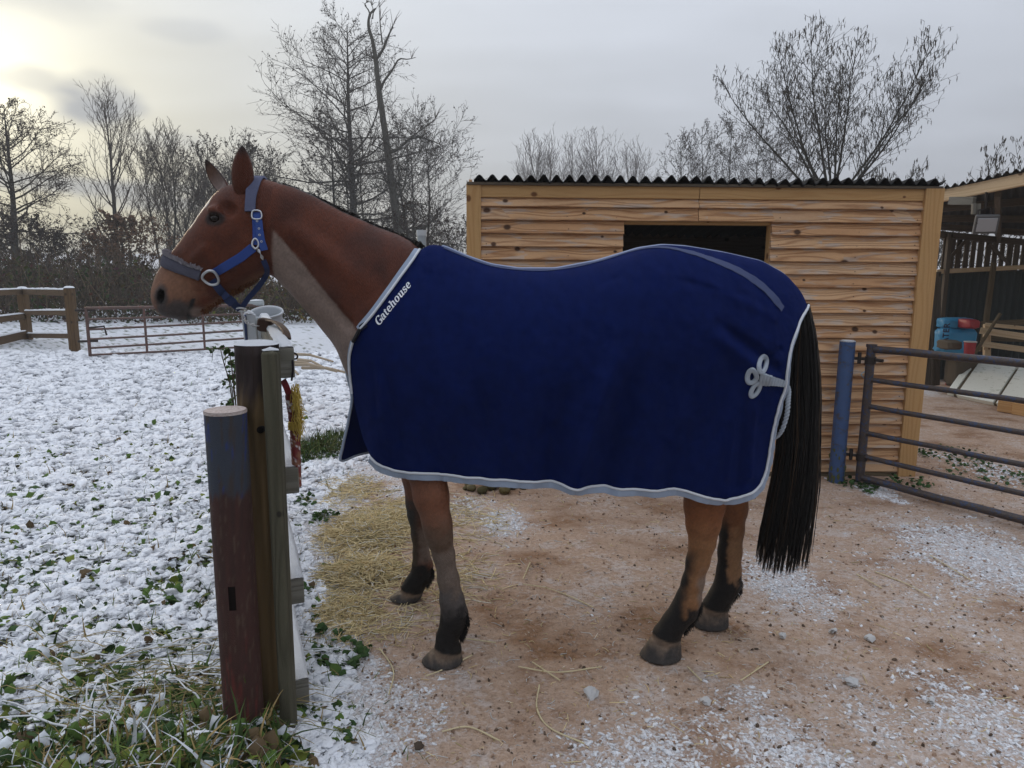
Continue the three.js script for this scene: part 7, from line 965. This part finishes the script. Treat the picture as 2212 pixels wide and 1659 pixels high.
  scatter('yard_grit', 'small clods and grit on the earth yard', 'grit', flakeGeo, plain, gv);
}
{ // frosted leaves lying about, one by one
  const r = rng(401), spots = [[1278, 1505, 1.5, 'pale curled rimed leaf in the front middle of the yard'], [1525, 1520, 1.0, 'small rimed leaf below the near hind hoof'], [1880, 1385, 1.2, 'flat rimed leaf right of the hind hooves'], [1800, 1370, 1.0, 'crumpled white leaf right of the hind hooves'], [1840, 1478, 1.3, 'rimed V-shaped scrap in the right foreground'], [1690, 1380, 0.9, 'rimed leaf close behind the far hind hoof'], [1560, 1345, 0.8, 'curled leaf beside the far hind hoof'], [718, 1618, 1.1, 'brown leaf on the snow at the bottom beside the fence'], [905, 1620, 0.9, 'dark leaf on the bottom edge of the yard'], [2010, 1520, 0.8, 'small pale leaf near the right edge']];
  for (const [px, py, s, lab] of spots) { const p = gr(px, py), o = thing('fallen_leaf', lab, 'leaf', V(p.x, yardH(p.x, p.z), p.z), 'fallen leaves on the yard'), g = mergeGeometries([0, 1, 2].map((q) => { const w = leafGeo.clone(); w.translate(-0.4, 0, 0); w.scale(0.036 * s, 0.05 * s, 0.036 * s); w.rotateZ((r() - 0.5) * 1.2); w.rotateX((r() - 0.5) * 1.4); w.rotateY(q * 2.1 + r()); return w; })); const m = shade(new THREE.Mesh(g, lab.includes('rimed') || lab.includes('white') || lab.includes('pale') ? mat(0.52, 0.51, 0.5, 0.9) : mat(0.075, 0.055, 0.04, 0.8))); m.name = 'blade'; m.position.y = 0.012; o.add(m); const st = new MB(); st.tube([V(0, 0.012, 0), V(-0.012 * s, 0.016, 0.006), V(-0.025 * s, 0.01, 0.01)], 0.0012, 4); const ms = shade(new THREE.Mesh(st.geo(), mat(0.2, 0.15, 0.1, 0.9))); ms.name = 'stalk'; o.add(ms); }
}
{ // heap of droppings behind the horse's forelegs
  const r = rng(501), c = gr(1062, 1068), o = thing('manure_heap', 'heap of olive-brown horse droppings under the rug hem', 'manure', V(c.x, 0, c.z)), g0 = [0, 1, 2].map((q) => { const g = mergeVertices(new THREE.IcosahedronGeometry(1, 3)), p = g.attributes.position; for (let k = 0; k < p.count; k++) { const x = p.getX(k), y = p.getY(k), z = p.getZ(k), n = 1 + 0.16 * n3(x * 1.5 + q * 9, y * 1.5, z * 1.5) + 0.05 * n3(x * 5, y * 5 + q, z * 5); p.setXYZ(k, x * n, y * n * 0.8, z * n * 0.9); } g.computeVertexNormals(); return g; }), ms = [mat(0.085, 0.065, 0.02, 0.7), mat(0.06, 0.05, 0.02, 0.75), mat(0.11, 0.085, 0.035, 0.75)];
  const list = [[1018, 1064, 0.036, 0], [1042, 1070, 0.038, 0], [1090, 1070, 0.044, 0], [1030, 1058, 0.035, 0.03], [1060, 1062, 0.036, 0], [1075, 1058, 0.034, 0.02], [1105, 1060, 0.032, 0], [1050, 1055, 0.034, 0.05], [1012, 1056, 0.03, 0], [1120, 1056, 0.03, 0], [1068, 1052, 0.03, 0.05], [1095, 1052, 0.03, 0.02], [1040, 1050, 0.03, 0.03], [1085, 1062, 0.03, 0.03], [1130, 1062, 0.022, 0], [1005, 1062, 0.02, 0]];
  list.forEach(([px, py, s, y], k) => { const p = gr(px, py - 4), m = shade(new THREE.Mesh(g0[k % 3], ms[k % 3])); m.name = 'dropping'; m.scale.set(s * 1.15, s * 0.85, s); m.rotation.y = r() * 6; m.position.set(p.x - c.x, s * 0.6 + y, p.z - c.z); o.add(m); });
}

{ // bramble growing up the field side of the fence, and cut sticks lying beyond it
  const r = rng(601), b = V(-1.27, 0, -3.08), o = thing('bramble', 'thin green bramble climbing on the field side of the near fence', 'bramble', b.clone()), st = new MB(), lf = [];
  for (let k = 0; k < 7; k++) { const P = [], a = 2.2 + r() * 2.4, h = 0.75 + 0.45 * r(), L = 0.03 + 0.1 * r(); for (let i = 0; i <= 9; i++) { const t = i / 9; P.push(V(b.x + (r() - 0.5) * 0.02 + Math.cos(a) * L * t * t + (k - 3) * 0.012, h * Math.sin(t * 1.9) / Math.sin(1.57), b.z + Math.sin(a) * L * t * t * 0.6 + (k - 4) * 0.03)); } st.tube(P, (i, t) => 0.0045 * (1 - 0.7 * t), 5, { open: true }); for (let i = 0; i < 12; i++) { const t = 0.25 + 0.75 * r(), f = t * 9, j = Math.min(8, f | 0), p = P[j].clone().lerp(P[j + 1], f - j), w = leafGeo.clone(), s = 0.018 + 0.022 * r(); w.scale(s, s, s); w.rotateZ((r() - 0.5) * 1.8); w.rotateX((r() - 0.5) * 1.6); w.rotateY(r() * 6.28); w.translate(p.x, p.y, p.z); lf.push(w); } }
  part(o, 'stems', st.geo(), mat(0.07, 0.05, 0.03, 0.9)); part(o, 'foliage', mergeGeometries(lf), mat(0.05, 0.095, 0.025, 0.75));
  const sp = thing('stick_pile', 'loose pale cut sticks lying beyond the fence under the horse\'s neck', 'sticks', gr(690, 740)); for (const [x0, y0, x1, y1, z] of [[596, 690, 724, 716, -7.4], [604, 700, 728, 704, -7.2], [640, 690, 700, 706, -7.5], [618, 676, 716, 690, -7.8], [600, 684, 640, 716, -7.1], [650, 716, 760, 722, -7.3]]) { const p = at(x0, y0, z), q = at(x1, y1, z + 0.5), m = new MB(); p.y = Math.max(0.03, p.y * 0.55); q.y = Math.max(0.03, q.y * 0.55); m.tube([p, p.clone().lerp(q, 0.5).add(V(0, 0.03, 0)), q], [0.018, 0.015, 0.01], 6); part(sp, 'stick', m.geo(), mat(0.36, 0.29, 0.21, 0.9)); }
}

renderer.render(scene, camera);
